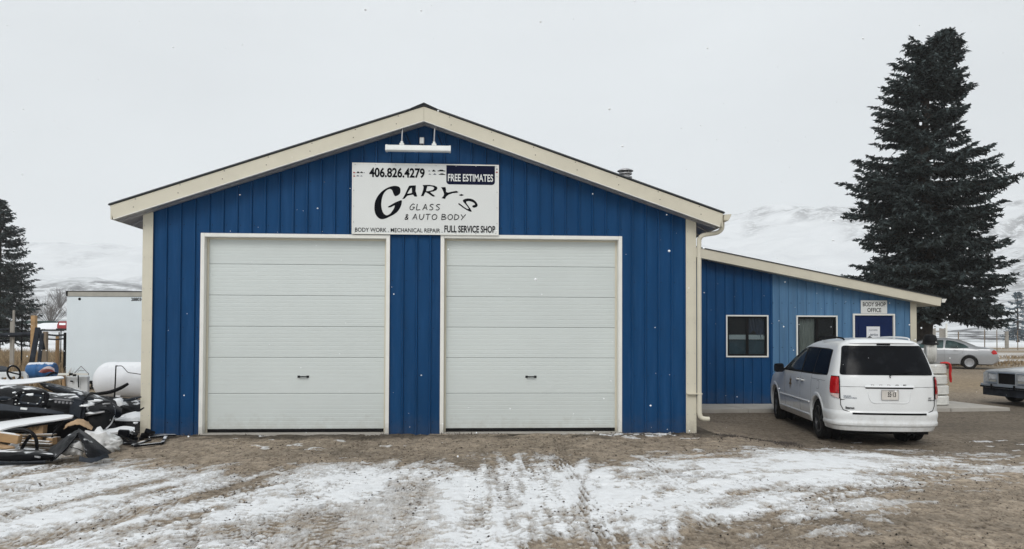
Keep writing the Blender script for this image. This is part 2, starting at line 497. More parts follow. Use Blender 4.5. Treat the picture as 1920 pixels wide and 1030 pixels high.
def smooth_loop(pts, n=4):
    P = [np.array(p, float) for p in pts]
    N_ = len(P); out = []
    for i in range(N_):
        p0, p1, p2, p3 = P[i - 1], P[i], P[(i + 1) % N_], P[(i + 2) % N_]
        for k in range(n):
            t = k / n
            out.append(0.5 * (2 * p1 + (p2 - p0) * t + (2 * p0 - 5 * p1 + 4 * p2 - p3) * t * t + (3 * p1 - p0 - 3 * p2 + p3) * t ** 3))
    return out

def boolean_cut(ob, cutter):
    md = ob.modifiers.new('cut', 'BOOLEAN')
    md.operation = 'DIFFERENCE'; md.object = cutter; md.solver = 'EXACT'
    dg = bpy.context.evaluated_depsgraph_get(); dg.update()
    me = bpy.data.meshes.new_from_object(ob.evaluated_get(dg))
    ob.modifiers.clear()
    ob.data = me
    bpy.data.objects.remove(cutter)

# ------------------------------------------------------------------ noise for terrain
def vnoise(x, y, seed=0):
    xi = np.floor(x).astype(np.int64); yi = np.floor(y).astype(np.int64)
    fx = x - xi; fy = y - yi
    fx = fx * fx * (3 - 2 * fx); fy = fy * fy * (3 - 2 * fy)
    def h(a, b):
        n = (a * 374761393 + b * 668265263 + seed * 1442695041) & 0x7fffffff
        n = ((n ^ (n >> 13)) * 1274126177) & 0x7fffffff
        n = n ^ (n >> 16)
        return (n & 0xffff) / 65535.0
    return (h(xi, yi) * (1 - fx) + h(xi + 1, yi) * fx) * (1 - fy) + (h(xi, yi + 1) * (1 - fx) + h(xi + 1, yi + 1) * fx) * fy
def fbm(x, y, oct=5, seed=0, gain=0.55):
    s = 0; a = 1; t = 0
    for o_ in range(oct):
        s = s + a * vnoise(x * 2 ** o_ + 17.3 * o_, y * 2 ** o_ - 9.1 * o_, seed + o_); t += a; a *= gain
    return s / t
def sstep(a, b, x):
    t = np.clip((x - a) / (b - a), 0, 1); return t * t * (3 - 2 * t)
# ------------------------------------------------------------------ ground
SNOWMAP = ['555555555555555555421000000000000000000', '555555555555555555432100000000000000000', '555555555555555565433210000000000000000', '555555545555666544321000000000000000000', '556666666545555666654432100000000000000', '666666666655555666664543200000000000000', '666666666655556766675554320000000000000', '666666666544456676686665431100000000000', '666666665433356776685455543200000000000', '666666654432346666686445554321000000000', '666666554322235666676455655432100000000', '555555544221223455665445666543210000000', '555555433111112234544334677765420000000', '433333211000000112321223477877532000000', '111111000000000001211111245555432000000', '000000000000000000000000123333322100000', '000000000000000000000000011111110000000', '000000000000000000000000000000000000000', '000000000000000000000000000000000000000', '000000000000000000001111000000000000000', '000000000000000000001111000000000000000']
TRACKS = [[(1.01, -5.93), (0.97, -4.31), (1.22, -2.89), (1.75, -1.14), (2.13, 0.1)],
 [(1.66, -6.9), (1.78, -5.08), (2.2, -3.62), (3.0, -2.76), (3.51, -1.7), (3.74, 0.0)],
 [(5.7, -8.0), (6.7, -6.82), (8.22, -5.35), (9.79, -4.24), (12.91, -2.64)],
 [(4.9, -7.4), (5.9, -6.24), (7.51, -4.58), (9.53, -3.39), (12.34, -2.35)],
 [(6.4, -7.6), (7.27, -6.78), (8.46, -5.79), (10.16, -4.69), (12.41, -3.5)],
 [(5.35, -7.6), (5.45, -5.24), (5.42, -2.86), (5.79, -0.43)],
 [(4.5, -7.4), (3.98, -5.17), (3.3, -3.5), (2.37, -1.42)],
 [(6.46, -7.6), (6.59, -4.8), (6.61, -2.9), (6.83, -0.46)],
 [(4.9, -7.4), (4.56, -5.2), (3.88, -3.17), (3.05, -0.91)],
 [(3.65, -7.4), (3.5, -4.92), (4.15, -3.7), (5.22, -3.22), (6.4, -3.45)],
 [(7.0, -7.3), (7.66, -6.8), (8.91, -5.91), (10.66, -4.84), (12.22, -4.02)],
 [(3.3, -7.2), (2.67, -5.12), (2.48, -4.09), (2.69, -3.13)],
 [(4.88, -4.47), (5.79, -3.76), (7.1, -3.65), (8.55, -4.19)],
 [(-0.4, -5.2), (0.2, -4.14), (0.69, -3.39), (1.55, -2.71)],
 [(5.86, -7.6), (6.0, -5.69), (6.12, -3.61), (6.14, -1.55)],
 [(7.9, -7.4), (9.2, -6.4), (11.2, -5.4), (13.5, -4.6)],
 [(8.6, -7.6), (10.0, -6.7), (12.2, -5.9), (14.5, -5.4)]]

def ground_z(x, y):
    x = np.asarray(x, float); y = np.asarray(y, float)
    zl = np.interp(y, [-14, -5, -1.5, -0.3, 0.5, 12, 30, 300], [-0.14, -0.12, -0.07, -0.015, -0.03, -0.05, 0, 0])
    zr = np.interp(y, [-14, -5, -1, 3.0, 4.1, 12, 21, 300], [-0.15, -0.16, -0.19, -0.19, -0.12, -0.05, 0.125, 0.1])
    b = sstep(9.25, 10.8, x - 0.25 * np.clip(-y, 0, 3))
    z = zl * (1 - b) + zr * b
    z = z + (fbm(x * 0.8, y * 0.8, 4, 3) - 0.5) * 0.045 * sstep(-0.05, -0.6, y) * sstep(14, 11, x)
    z = z + (fbm(x * 0.8, y * 0.8, 4, 3) - 0.5) * 0.03 * sstep(0, 8, y)
    return z

def grow(a, step, lim, k=1.13):
    out = []; s = step; v = a
    while abs(v) < lim:
        s *= k; v += s; out.append(v)
    return out
gx = np.arange(-3.2, 15.0, 0.03)
gx = np.concatenate([np.array(grow(gx[0], -0.03, 2500))[::-1], gx, grow(gx[-1], 0.03, 2500)])
gy = np.concatenate([np.arange(-7.4, -2.6, 0.022), np.arange(-2.6, 0.3, 0.035), np.arange(0.3, 6.5, 0.12)])
gy = np.concatenate([np.array(grow(gy[0], -0.04, 2500, 1.25))[::-1], gy, grow(gy[-1], 0.12, 2500, 1.06)])
X, Y = np.meshgrid(gx, gy)
Zg = ground_z(X, Y)
near = (np.abs(X - 6) < 10) & (Y > -8) & (Y < 1)
# coverage raster -> probability
T = np.array([[int(c) for c in r] for r in SNOWMAP]) / 9.0
fi = np.clip((Y + 7.5) / 0.4, 0, T.shape[0] - 1.001); fj = np.clip((X + 3) / 0.5, 0, T.shape[1] - 1.001)
ii = fi.astype(int); jj = fj.astype(int); a = fi - ii; b = fj - jj
Pm = (T[ii, jj] * (1 - b) + T[ii, jj + 1] * b) * (1 - a) + (T[ii + 1, jj] * (1 - b) + T[ii + 1, jj + 1] * b) * a
# tyre tracks: nearest distance and arc length along each
trk = np.zeros_like(X); tread = np.zeros_like(X)
nx_ = X[near]; ny_ = Y[near]
tk = np.zeros_like(nx_); td = np.zeros_like(nx_)
_tr = random.Random(5)
PASSES = []
for q, pl in enumerate(TRACKS):
    PASSES.append((pl, 0.0, 1.0))
    for _ in range(3):
        PASSES.append((pl, _tr.choice((-1, 1)) * _tr.uniform(0.28, 1.7), _tr.uniform(0.45, 0.9)))
for q, (pl, offs, stren) in enumerate(PASSES):
    c = np.array([(p[0], p[1]) for p in catmull([(p[0], p[1], 0) for p in pl], 8)])
    d_ = np.gradient(c, axis=0); d_ /= np.linalg.norm(d_, axis=1, keepdims=True)
    c = c + np.stack([-d_[:, 1], d_[:, 0]], -1) * offs
    sel = np.where((nx_ > c[:, 0].min() - 0.2) & (nx_ < c[:, 0].max() + 0.2) & (ny_ > c[:, 1].min() - 0.2) & (ny_ < c[:, 1].max() + 0.2))[0]
    px_, py_ = nx_[sel], ny_[sel]
    seg = np.linalg.norm(np.diff(c, axis=0), axis=1); S = np.concatenate([[0], np.cumsum(seg)])
    best = np.full(px_.shape, 9.0); ss = np.zeros_like(px_); lat = np.zeros_like(px_)
    for i in range(len(c) - 1):
        d = c[i + 1] - c[i]; l2 = d @ d
        t = np.clip(((px_ - c[i, 0]) * d[0] + (py_ - c[i, 1]) * d[1]) / l2, 0, 1)
        ex = px_ - (c[i, 0] + t * d[0]); ey = py_ - (c[i, 1] + t * d[1])
        dist = np.hypot(ex, ey); m = dist < best
        best[m] = dist[m]; ss[m] = (S[i] + t * seg[i])[m]; lat[m] = ((d[0] * ey - d[1] * ex) / math.sqrt(l2))[m]
    wob = (vnoise(ss * 1.3, ss * 0 + q, 5) - 0.5) * 0.05
    w = sstep(0.135, 0.10, np.abs(lat + wob) + (best > 0.3) * 9)
    fade = sstep(0.25, 0.6, vnoise(ss * 0.45 + q * 7, ss * 0, 9) + 0.15) * stren
    kind_ = q % 3
    if kind_ == 0: tp = np.sin(2 * PI * (ss / 0.115 + 0.9 * np.abs(lat) / 0.12)) * (np.abs(((lat * 26) % 1) - 0.5) > 0.12)
    elif kind_ == 1: tp = np.sign(np.sin(lat * 2 * PI / 0.052)) * (0.6 + 0.4 * np.sin(2 * PI * ss / 0.15))
    else: tp = np.sin(2 * PI * (ss / 0.14)) * np.where(np.abs(lat) > 0.05, 1.0, -0.3)
    td[sel] = np.where(w * fade > tk[sel], tp * w * fade, td[sel])
    tk[sel] = np.maximum(tk[sel], w * fade)
trk[near] = tk; tread[near] = td
def cdf(n, s=0.115): return 1 / (1 + np.exp(-(n - 0.5) / s * 1.7))
# streaks follow the way cars swing through the yard
ang = np.interp(X, [-2, 3, 5.5, 8, 13], [R(58), R(72), R(95), R(48), R(24)])
u_ = X * np.cos(ang) + Y * np.sin(ang); v_ = -X * np.sin(ang) + Y * np.cos(ang)
nA = fbm(u_ * 0.7, v_ * 4.5, 5, 21, 0.62)
nB = fbm(X * 1.5, Y * 1.5, 5, 33, 0.6)
nC = fbm(X * 9, Y * 9, 3, 41, 0.6)
mixn = 0.48 * nA + 0.27 * nB + 0.25 * nC
ncdf = cdf(mixn, 0.085)
soft = fbm(X * 0.9 + 5, Y * 0.9, 3, 55)
S_ = 1.12 * Pm + 0.05 - ncdf - 0.17 * trk + 0.42 * tread * sstep(0.05, 0.3, Pm)
S_ = np.where((Pm < 0.03), -1.0, S_)
# stray crumbs of snow on the bare dirt near the wall and by the van
crumb = (fbm(X * 3, Y * 6, 4, 77) > 0.70) & (Y > -3.2) & (Y < 0) & (fbm(X * 0.7, Y * 0.9, 2, 78) > 0.52)
S_ = np.where(crumb & near, np.maximum(S_, 0.10), S_)
S_ = np.where(((X - 8.1) ** 2 / 0.5 + (Y + 0.35) ** 2 / 0.04 < 1) & (nC > 0.52), 0.2, S_)
# the land beyond the yard
depth = (Y + 12.8) + 0.05 * (X - 5.3)
dn = depth * (1 + 0.10 * (fbm(X * 0.05, Y * 0.12, 3, 61) - 0.5))
far = Y > 7.5
band = np.interp(dn, [20, 34, 36, 41, 42, 47, 47.5, 52, 53, 66, 67, 102, 106, 130, 400, 2600],
                     [-0.8, -0.8, -0.45, -0.3, 0.02, 0.05, -0.5, -0.5, 0.05, 0.0, -0.35, -0.35, 0.2, 0.45, 0.45, 0.45])
bandl = np.interp(dn, [20, 24, 60, 68, 130, 400, 2600], [-0.6, -0.45, -0.3, 0.3, 0.5, 0.5, 0.5])
lw = sstep(14, 4, X)
S_ = np.where(far, (band * (1 - lw) + bandl * lw) + (fbm(X * 0.25, Y * 0.6, 5, 62) - 0.5) * 1.3, S_)
grass = np.where(far, sstep(0, 1, np.interp(dn, [22, 26, 34, 37, 52, 54, 66, 68, 130, 400], [0.2, 0.8, 0.2, 0.75, 0.8, 0.4, 0.4, 0.7, 0.7, 0.4]) * (1 - lw) + np.interp(dn, [18, 24, 120, 400], [0.2, 0.95, 0.9, 0.5]) * lw), 0)
tone = 0.92 + 0.55 * (fbm(X * 0.6, Y * 1.2, 4, 91) - 0.5) + 0.8 * (nC - 0.5) * near
tone = tone * (1 - 0.25 * trk * (tread < 0))
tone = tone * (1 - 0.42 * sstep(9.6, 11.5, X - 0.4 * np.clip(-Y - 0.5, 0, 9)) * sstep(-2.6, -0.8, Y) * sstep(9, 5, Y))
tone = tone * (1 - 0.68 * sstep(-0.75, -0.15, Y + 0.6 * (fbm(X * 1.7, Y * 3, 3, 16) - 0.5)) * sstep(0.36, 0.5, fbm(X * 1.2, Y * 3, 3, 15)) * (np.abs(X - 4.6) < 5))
tone = tone * (1 + 0.10 * sstep(9, 12, X) * sstep(-2.6, -3.4, Y))
cov = np.clip((S_ + 0.05) / 0.12, 0, 1)
Zg = Zg + near * (0.018 * cov * sstep(-1, 0.3, S_) - 0.018 * trk + 0.009 * tread + (nC - 0.5) * 0.022 + (fbm(X * 22, Y * 22, 2, 47) - 0.5) * 0.010)
Zg = Zg + (fbm(X * 0.02, Y * 0.02, 3, 6) - 0.5) * np.interp(depth, [60, 200, 2500], [0, 0.5, 6]) * (Y > 0)
nvx = len(gx); nvy = len(gy)
me = bpy.data.meshes.new('ground')
co = np.stack([X, Y, Zg], -1).reshape(-1, 3).astype(np.float32)
idx = np.arange(nvx * nvy).reshape(nvy, nvx)
q = np.stack([idx[:-1, :-1], idx[:-1, 1:], idx[1:, 1:], idx[1:, :-1]], -1).reshape(-1, 4)
me.vertices.add(len(co)); me.vertices.foreach_set('co', co.ravel())
me.loops.add(q.size); me.loops.foreach_set('vertex_index', q.ravel().astype(np.int32))
me.polygons.add(len(q)); me.polygons.foreach_set('loop_start', np.arange(0, q.size, 4, dtype=np.int32))
me.polygons.foreach_set('use_smooth', np.ones(len(q), bool))
me.update(calc_edges=True)
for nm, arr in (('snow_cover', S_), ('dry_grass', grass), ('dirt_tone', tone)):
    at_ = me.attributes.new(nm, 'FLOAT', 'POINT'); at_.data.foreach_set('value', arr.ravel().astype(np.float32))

gm = bpy.data.materials.new('yard_ground'); gm.use_nodes = True
t = gm.node_tree; bs = t.nodes['Principled BSDF']; N, K = t.nodes.new, t.links.new
def attr(n):
    a_ = N('ShaderNodeAttribute'); a_.attribute_name = n; return a_.outputs['Fac']
def noise(scale, det=5, rough=0.6, stretch_y=1):
    n_ = N('ShaderNodeTexNoise'); n_.inputs['Scale'].default_value = scale; n_.inputs['Detail'].default_value = det; n_.inputs['Roughness'].default_value = rough
    if stretch_y != 1:
        mp_ = N('ShaderNodeMapping'); mp_.inputs['Scale'].default_value = (1, stretch_y, 1); K(gpos.outputs['Position'], mp_.inputs[0]); K(mp_.outputs[0], n_.inputs['Vector'])
    else: K(gpos.outputs['Position'], n_.inputs['Vector'])
    return n_.outputs['Fac']
def math_(op, a_, b_, c_=None):
    n_ = N('ShaderNodeMath'); n_.operation = op
    for i, v in enumerate((a_, b_, c_)):
        if v is None: continue
        if isinstance(v, (int, float)): n_.inputs[i].default_value = v
        else: K(v, n_.inputs[i])
    return n_.outputs[0]
def mrange(v, a_, b_, c_=0, d_=1):
    n_ = N('ShaderNodeMapRange'); K(v, n_.inputs['Value'])
    for k_, x_ in zip(('From Min', 'From Max', 'To Min', 'To Max'), (a_, b_, c_, d_)): n_.inputs[k_].default_value = x_
    return n_.outputs[0]
def mixc(f, c1, c2):
    n_ = N('ShaderNodeMix'); n_.data_type = 'RGBA'
    if isinstance(f, (int, float)): n_.inputs[0].default_value = f
    else: K(f, n_.inputs[0])
    for i, c in ((6, c1), (7, c2)):
        if isinstance(c, tuple): n_.inputs[i].default_value = (*c, 1)
        else: K(c, n_.inputs[i])
    return n_.outputs[2]
gpos = N('ShaderNodeNewGeometry')
fine = noise(42, 5, 0.7, 0.33); mid = noise(9, 6, 0.65); grit = noise(95, 3, 0.6, 0.30)
clod = noise(20, 5, 0.7, 0.5)
dirt = mixc(mrange(mid, 0.3, 0.7), (0.165, 0.126, 0.090), (0.335, 0.276, 0.208))
dirt = mixc(mrange(clod, 0.42, 0.66, 0.0, 0.55), dirt, (0.40, 0.342, 0.268))
dirt = mixc(mrange(clod, 0.46, 0.34, 0.0, 0.75), dirt, (0.085, 0.064, 0.048))
dirt = mixc(mrange(fine, 0.57, 0.68, 0, 0.9), dirt, (0.060, 0.048, 0.038))
dirt = mixc(mrange(grit, 0.60, 0.72, 0, 0.8), dirt, (0.52, 0.48, 0.43))
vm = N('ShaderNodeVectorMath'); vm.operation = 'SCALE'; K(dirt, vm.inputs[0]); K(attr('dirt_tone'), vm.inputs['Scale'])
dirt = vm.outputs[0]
gr = mixc(mrange(mid, 0.35, 0.65), (0.16, 0.115, 0.07), (0.34, 0.27, 0.18))
base = mixc(attr('dry_grass'), dirt, gr)
s0 = math_('ADD', attr('snow_cover'), math_('MULTIPLY_ADD', fine, 1.0, -0.5))
s0 = math_('ADD', s0, math_('MULTIPLY_ADD', grit, 0.5, -0.25))
s0 = math_('ADD', s0, math_('MULTIPLY_ADD', clod, 0.7, -0.35))
thin = mrange(s0, -0.40, 0.10, 0, 0.66)
thick = mrange(s0, 0.06, 0.24)
snow_f = math_('MAXIMUM', thin, thick)
snowc = mixc(mrange(mid, 0.35, 0.7), (0.80, 0.82, 0.84), (0.70, 0.71, 0.72))
K(mixc(snow_f, base, snowc), bs.inputs['Base Color'])
bs.inputs['Roughness'].default_value = 0.9
bs.inputs['Specular IOR Level'].default_value = 0.25
bp = N('ShaderNodeBump'); bp.inputs['Strength'].default_value = 0.75; bp.inputs['Distance'].default_value = 0.014
hh = math_('ADD', math_('MULTIPLY', fine, 1.0), math_('MULTIPLY', grit, 0.5))
hh = math_('ADD', hh, math_('MULTIPLY', snow_f, 0.5))
K(hh, bp.inputs['Height']); K(bp.outputs[0], bs.inputs['Normal'])
tag(link_mesh('ground', me, gm), kind='structure', label='gravel yard with patches of snow and tyre tracks')

def gz(x, y): return float(ground_z(np.array([x]), np.array([y]))[0])

# ------------------------------------------------------------------ hills
th = np.linspace(R(-75), R(75), 301); rr = np.concatenate([np.linspace(170, 420, 40), np.linspace(430, 2300, 110)])
TH, RR = np.meshgrid(th, rr)
HX = 5.3 + RR * np.sin(TH); HY = -12.8 + RR * np.cos(TH)
side = sstep(R(-30), R(10), TH)
hl = np.interp(RR, [170, 250, 300, 395, 440, 800, 1200, 1560, 1750, 2300], [-1.5, 1.5, 6, 21.5, 22.5, 56, 106, 160, 166, 115])
hr = np.interp(RR, [170, 250, 420, 700, 1000, 1560, 1750, 2300], [-1.5, 1.0, 9, 40, 105, 236, 246, 170])
H = hl * (1 - side) + hr * side
wgt = np.clip((RR - 220) / 900, 0, 1)
H = H + wgt * ((fbm(TH * 9, RR / 420, 5, 101) - 0.5) * 60 + (fbm(HX / 160, HY / 160, 5, 102, 0.6) - 0.5) * 42) * np.interp(RR, [1400, 1900], [1, 0.7])
H = H + wgt * 9 * np.exp(-((TH - R(23.0)) / R(2.2)) ** 2) * sstep(1300, 1600, RR)
idx = np.arange(H.size).reshape(H.shape)
qf = np.stack([idx[:-1, :-1], idx[:-1, 1:], idx[1:, 1:], idx[1:, :-1]], -1).reshape(-1, 4)
hm_ = mesh('snowy_hills', np.stack([HX, HY, H], -1).reshape(-1, 3), qf.tolist(), True)
scr = np.clip((fbm(TH * 30, RR / 70, 5, 103, 0.65) - 0.42) * 7, 0, 1) * np.clip((fbm(TH * 7 + 3, RR / 300, 3, 104) - 0.38) * 8, 0, 1)
bank = sstep(255, 300, RR) * sstep(405, 385, RR) * (1 - side) * np.clip(0.35 + 1.4 * (fbm(TH * 18, RR / 25, 4, 105) - 0.42), 0, 1)
flat = sstep(420, 300, RR) * side * np.clip((fbm(TH * 20, RR / 14, 4, 106) - 0.45) * 5, 0, 1) * 0.8
vege = np.clip(scr * (0.30 + 0.55 * side) + bank + flat, 0, 1)
at_ = hm_.attributes.new('scrub', 'FLOAT', 'POINT'); at_.data.foreach_set('value', vege.ravel().astype(np.float32))
hmat = bpy.data.materials.new('snowy_hillside'); hmat.use_nodes = True
t = hmat.node_tree; bs = t.nodes['Principled BSDF']; N, K = t.nodes.new, t.links.new
gpos = N('ShaderNodeNewGeometry')
hn = noise(0.09, 7, 0.75); hn2 = noise(0.02, 5, 0.6)
f_ = math_('MULTIPLY', mrange(hn, 0.42, 0.53), attr('scrub'))
K(mixc(f_, mixc(mrange(hn2, 0.3, 0.7), (0.57, 0.59, 0.61), (0.68, 0.70, 0.715)), (0.055, 0.055, 0.06)), bs.inputs['Base Color'])
bs.inputs['Roughness'].default_value = 0.95
tag(link_mesh('snowy_hills', hm_, hmat), kind='structure', label='snow covered hills fading into low cloud')

# ------------------------------------------------------------------ haze
hb = MB().bbox((-2600, -2600, -25), (2600, 2600, 340)).build('haze', None)
hz = bpy.data.materials.new('winter_haze'); hz.use_nodes = True
t = hz.node_tree
t.nodes.remove(t.nodes['Principled BSDF'])
pv = t.nodes.new('ShaderNodeVolumePrincipled')
pv.inputs['Color'].default_value = (0.96, 0.97, 0.98, 1)
pv.inputs['Density'].default_value = 0.00042
t.links.new(pv.outputs[0], t.nodes['Material Output'].inputs['Volume'])
hb.data.materials.append(hz)
tag(hb, kind='stuff', label='thin winter haze over the valley')

# ------------------------------------------------------------------ main building
BW, BD = 9.2, 12.2
RCX, RTOP, SLOPE = 4.58, 5.437, 0.3406
OH = 0.30
def roof_z(x): return RTOP - SLOPE * abs(x - RCX)
shop = thing('body_shop', 'blue steel gabled workshop with cream trim and two white overhead doors', 'building')

PITCH = 0.2286
def siding(name, x0, x1, zlo, zhi, y, mat, parent, phase=0.0, opens=(), apex=None, amp=0.032, axis='x', flip=1):
    """one ribbed steel sheet; zhi and zlo are functions of x; opens = (xa, xb, zbottom, ztop) holes"""
    xs = set([x0, x1])
    if apex and x0 < apex < x1: xs.add(apex)
    for o_ in opens:
        for xe in o_[:2]:
            if x0 < xe < x1: xs.add(xe)
    prof = {}
    k = math.floor((x0 - phase) / PITCH) - 1
    while phase + k * PITCH < x1 + PITCH:
        c = phase + k * PITCH
        for dx in (-0.020, -0.009, 0.009, 0.020):
            if x0 < c + dx < x1: xs.add(c + dx)
        k += 1
    xs = sorted(xs)
    def d(x):
        r = abs((x - phase + PITCH / 2) % PITCH - PITCH / 2)
        return amp * (1 - min(max((r - 0.009) / 0.011, 0), 1))
    mb = MB()
    for xa, xb in zip(xs[:-1], xs[1:]):
        mid_ = (xa + xb) / 2
        spans = [(zlo(mid_), None)]
        seglist = []
        lo = (zlo(xa), zlo(xb))
        cuts = sorted([o_ for o_ in opens if o_[0] < mid_ < o_[1]], key=lambda o_: o_[2])
        cur = lo
        for o_ in cuts:
            if o_[2] > cur[0] + 0.01: seglist.append((cur, (o_[2], o_[2])))
            cur = (o_[3], o_[3])
        seglist.append((cur, (zhi(xa), zhi(xb))))
        for (la, lb), (ha, hb_) in seglist:
            def P(x, z): return (x, y - flip * d(x), z) if axis == 'x' else (y - flip * d(x), x, z)
            mb.add([P(xa, la), P(xb, lb), P(xb, hb_), P(xa, ha)], [(0, 1, 2, 3) if (axis == 'x') == (flip == 1) else (3, 2, 1, 0)])
    me_ = mesh(name, mb.v, mb.f)
    bm = bmesh.new(); bm.from_mesh(me_); bmesh.ops.remove_doubles(bm, verts=bm.verts, dist=0.0002); bm.to_mesh(me_); bm.free()
    return link_mesh(name, me_, mat, parent)

DOORS = [(0.97, 3.95, 0.0, 3.25), (4.92, 7.88, 0.0, 3.27)]
opens = [(a_, b_, -0.3, d_) for a_, b_, c_, d_ in DOORS]
SH = PITCH * 4
phase = 0.118
k = -1
while True:
    a_, b_ = phase + 0.03 + k * SH, phase + 0.03 + (k + 1) * SH
    a_, b_ = max(a_, 0.0), min(b_, BW)
    if a_ >= BW - 0.01: break
    if b_ - a_ > 0.02:
        siding('siding_panel', a_, b_, lambda x: -0.05, lambda x: roof_z(x) - 0.10, 0.0 - 0.0015 * (k % 2), M['blue'], shop, phase, opens, RCX)
    k += 1
# hidden sides as ribbed walls
siding('side_wall', 0.0, BD, lambda x: -0.15, lambda x: roof_z(0) - 0.10, 0.0, M['blue'], shop, 0.1, axis='y', flip=1)
siding('side_wall', 0.0, BD, lambda x: -0.15, lambda x: roof_z(BW) - 0.10, BW, M['blue'], shop, 0.1, axis='y', flip=-1)
siding('rear_wall', 0.0, BW, lambda x: -0.15, lambda x: roof_z(x) - 0.10, BD, M['blue'], shop, 0.1, apex=RCX, flip=-1)
MB().bbox((0.05, 0.45, -0.1), (BW - 0.05, 0.5, 3.4)).build('inner_lining', M['dark'], shop)
# screws in rows across the front
mb = MB()
for zr in (0.18, 0.95, 1.75, 2.55, 3.45, 4.2, 4.9):
    kk = 0
    while phase + kk * PITCH < BW - 0.1:
        x = phase + (kk + 0.22) * PITCH; kk += 1
        if zr > roof_z(x) - 0.3 or x < 0.18 or x > BW - 0.2: continue
        if any(o_[0] - 0.1 < x < o_[1] + 0.1 and zr < o_[3] + 0.1 for o_ in opens): continue
        mb.lathe([(0.0, -0.009), (0.006, -0.008), (0.007, 0.0)], (x, -0.001, zr), 'Y', 6)
tag(mb.build('siding_screws', M['seam'], shop), kind='stuff')

# corner trims, two-faced
for x0, x1, xs_ in ((-0.025, 0.14, 0), (BW - 0.155, BW + 0.025, 1)):
    mb = MB(); zt = roof_z(0 if not xs_ else BW) - 0.2
    mb.bbox((x0, -0.046, -0.06 if not xs_ else -0.12), (x1, -0.036, zt))
    if not xs_: mb.bbox((x0, -0.0355, -0.06), (x0 + 0.010, 0.15, zt))
    else: mb.bbox((x1 - 0.010, -0.0355, -0.16), (x1, 0.15, zt))
    t_ = mb.build('corner_trim', M['cream'], shop, bevel=0.003)
    ms = MB()
    for zz in np.arange(0.3, zt, 0.52):
        for xx in (x0 + 0.03, x1 - 0.03): ms.lathe([(0, -0.007), (0.006, -0.006), (0.007, 0)], (xx, -0.0465, zz), 'Y', 6)
    tag(ms.build('trim_screws', M['galv'], t_), kind='stuff')

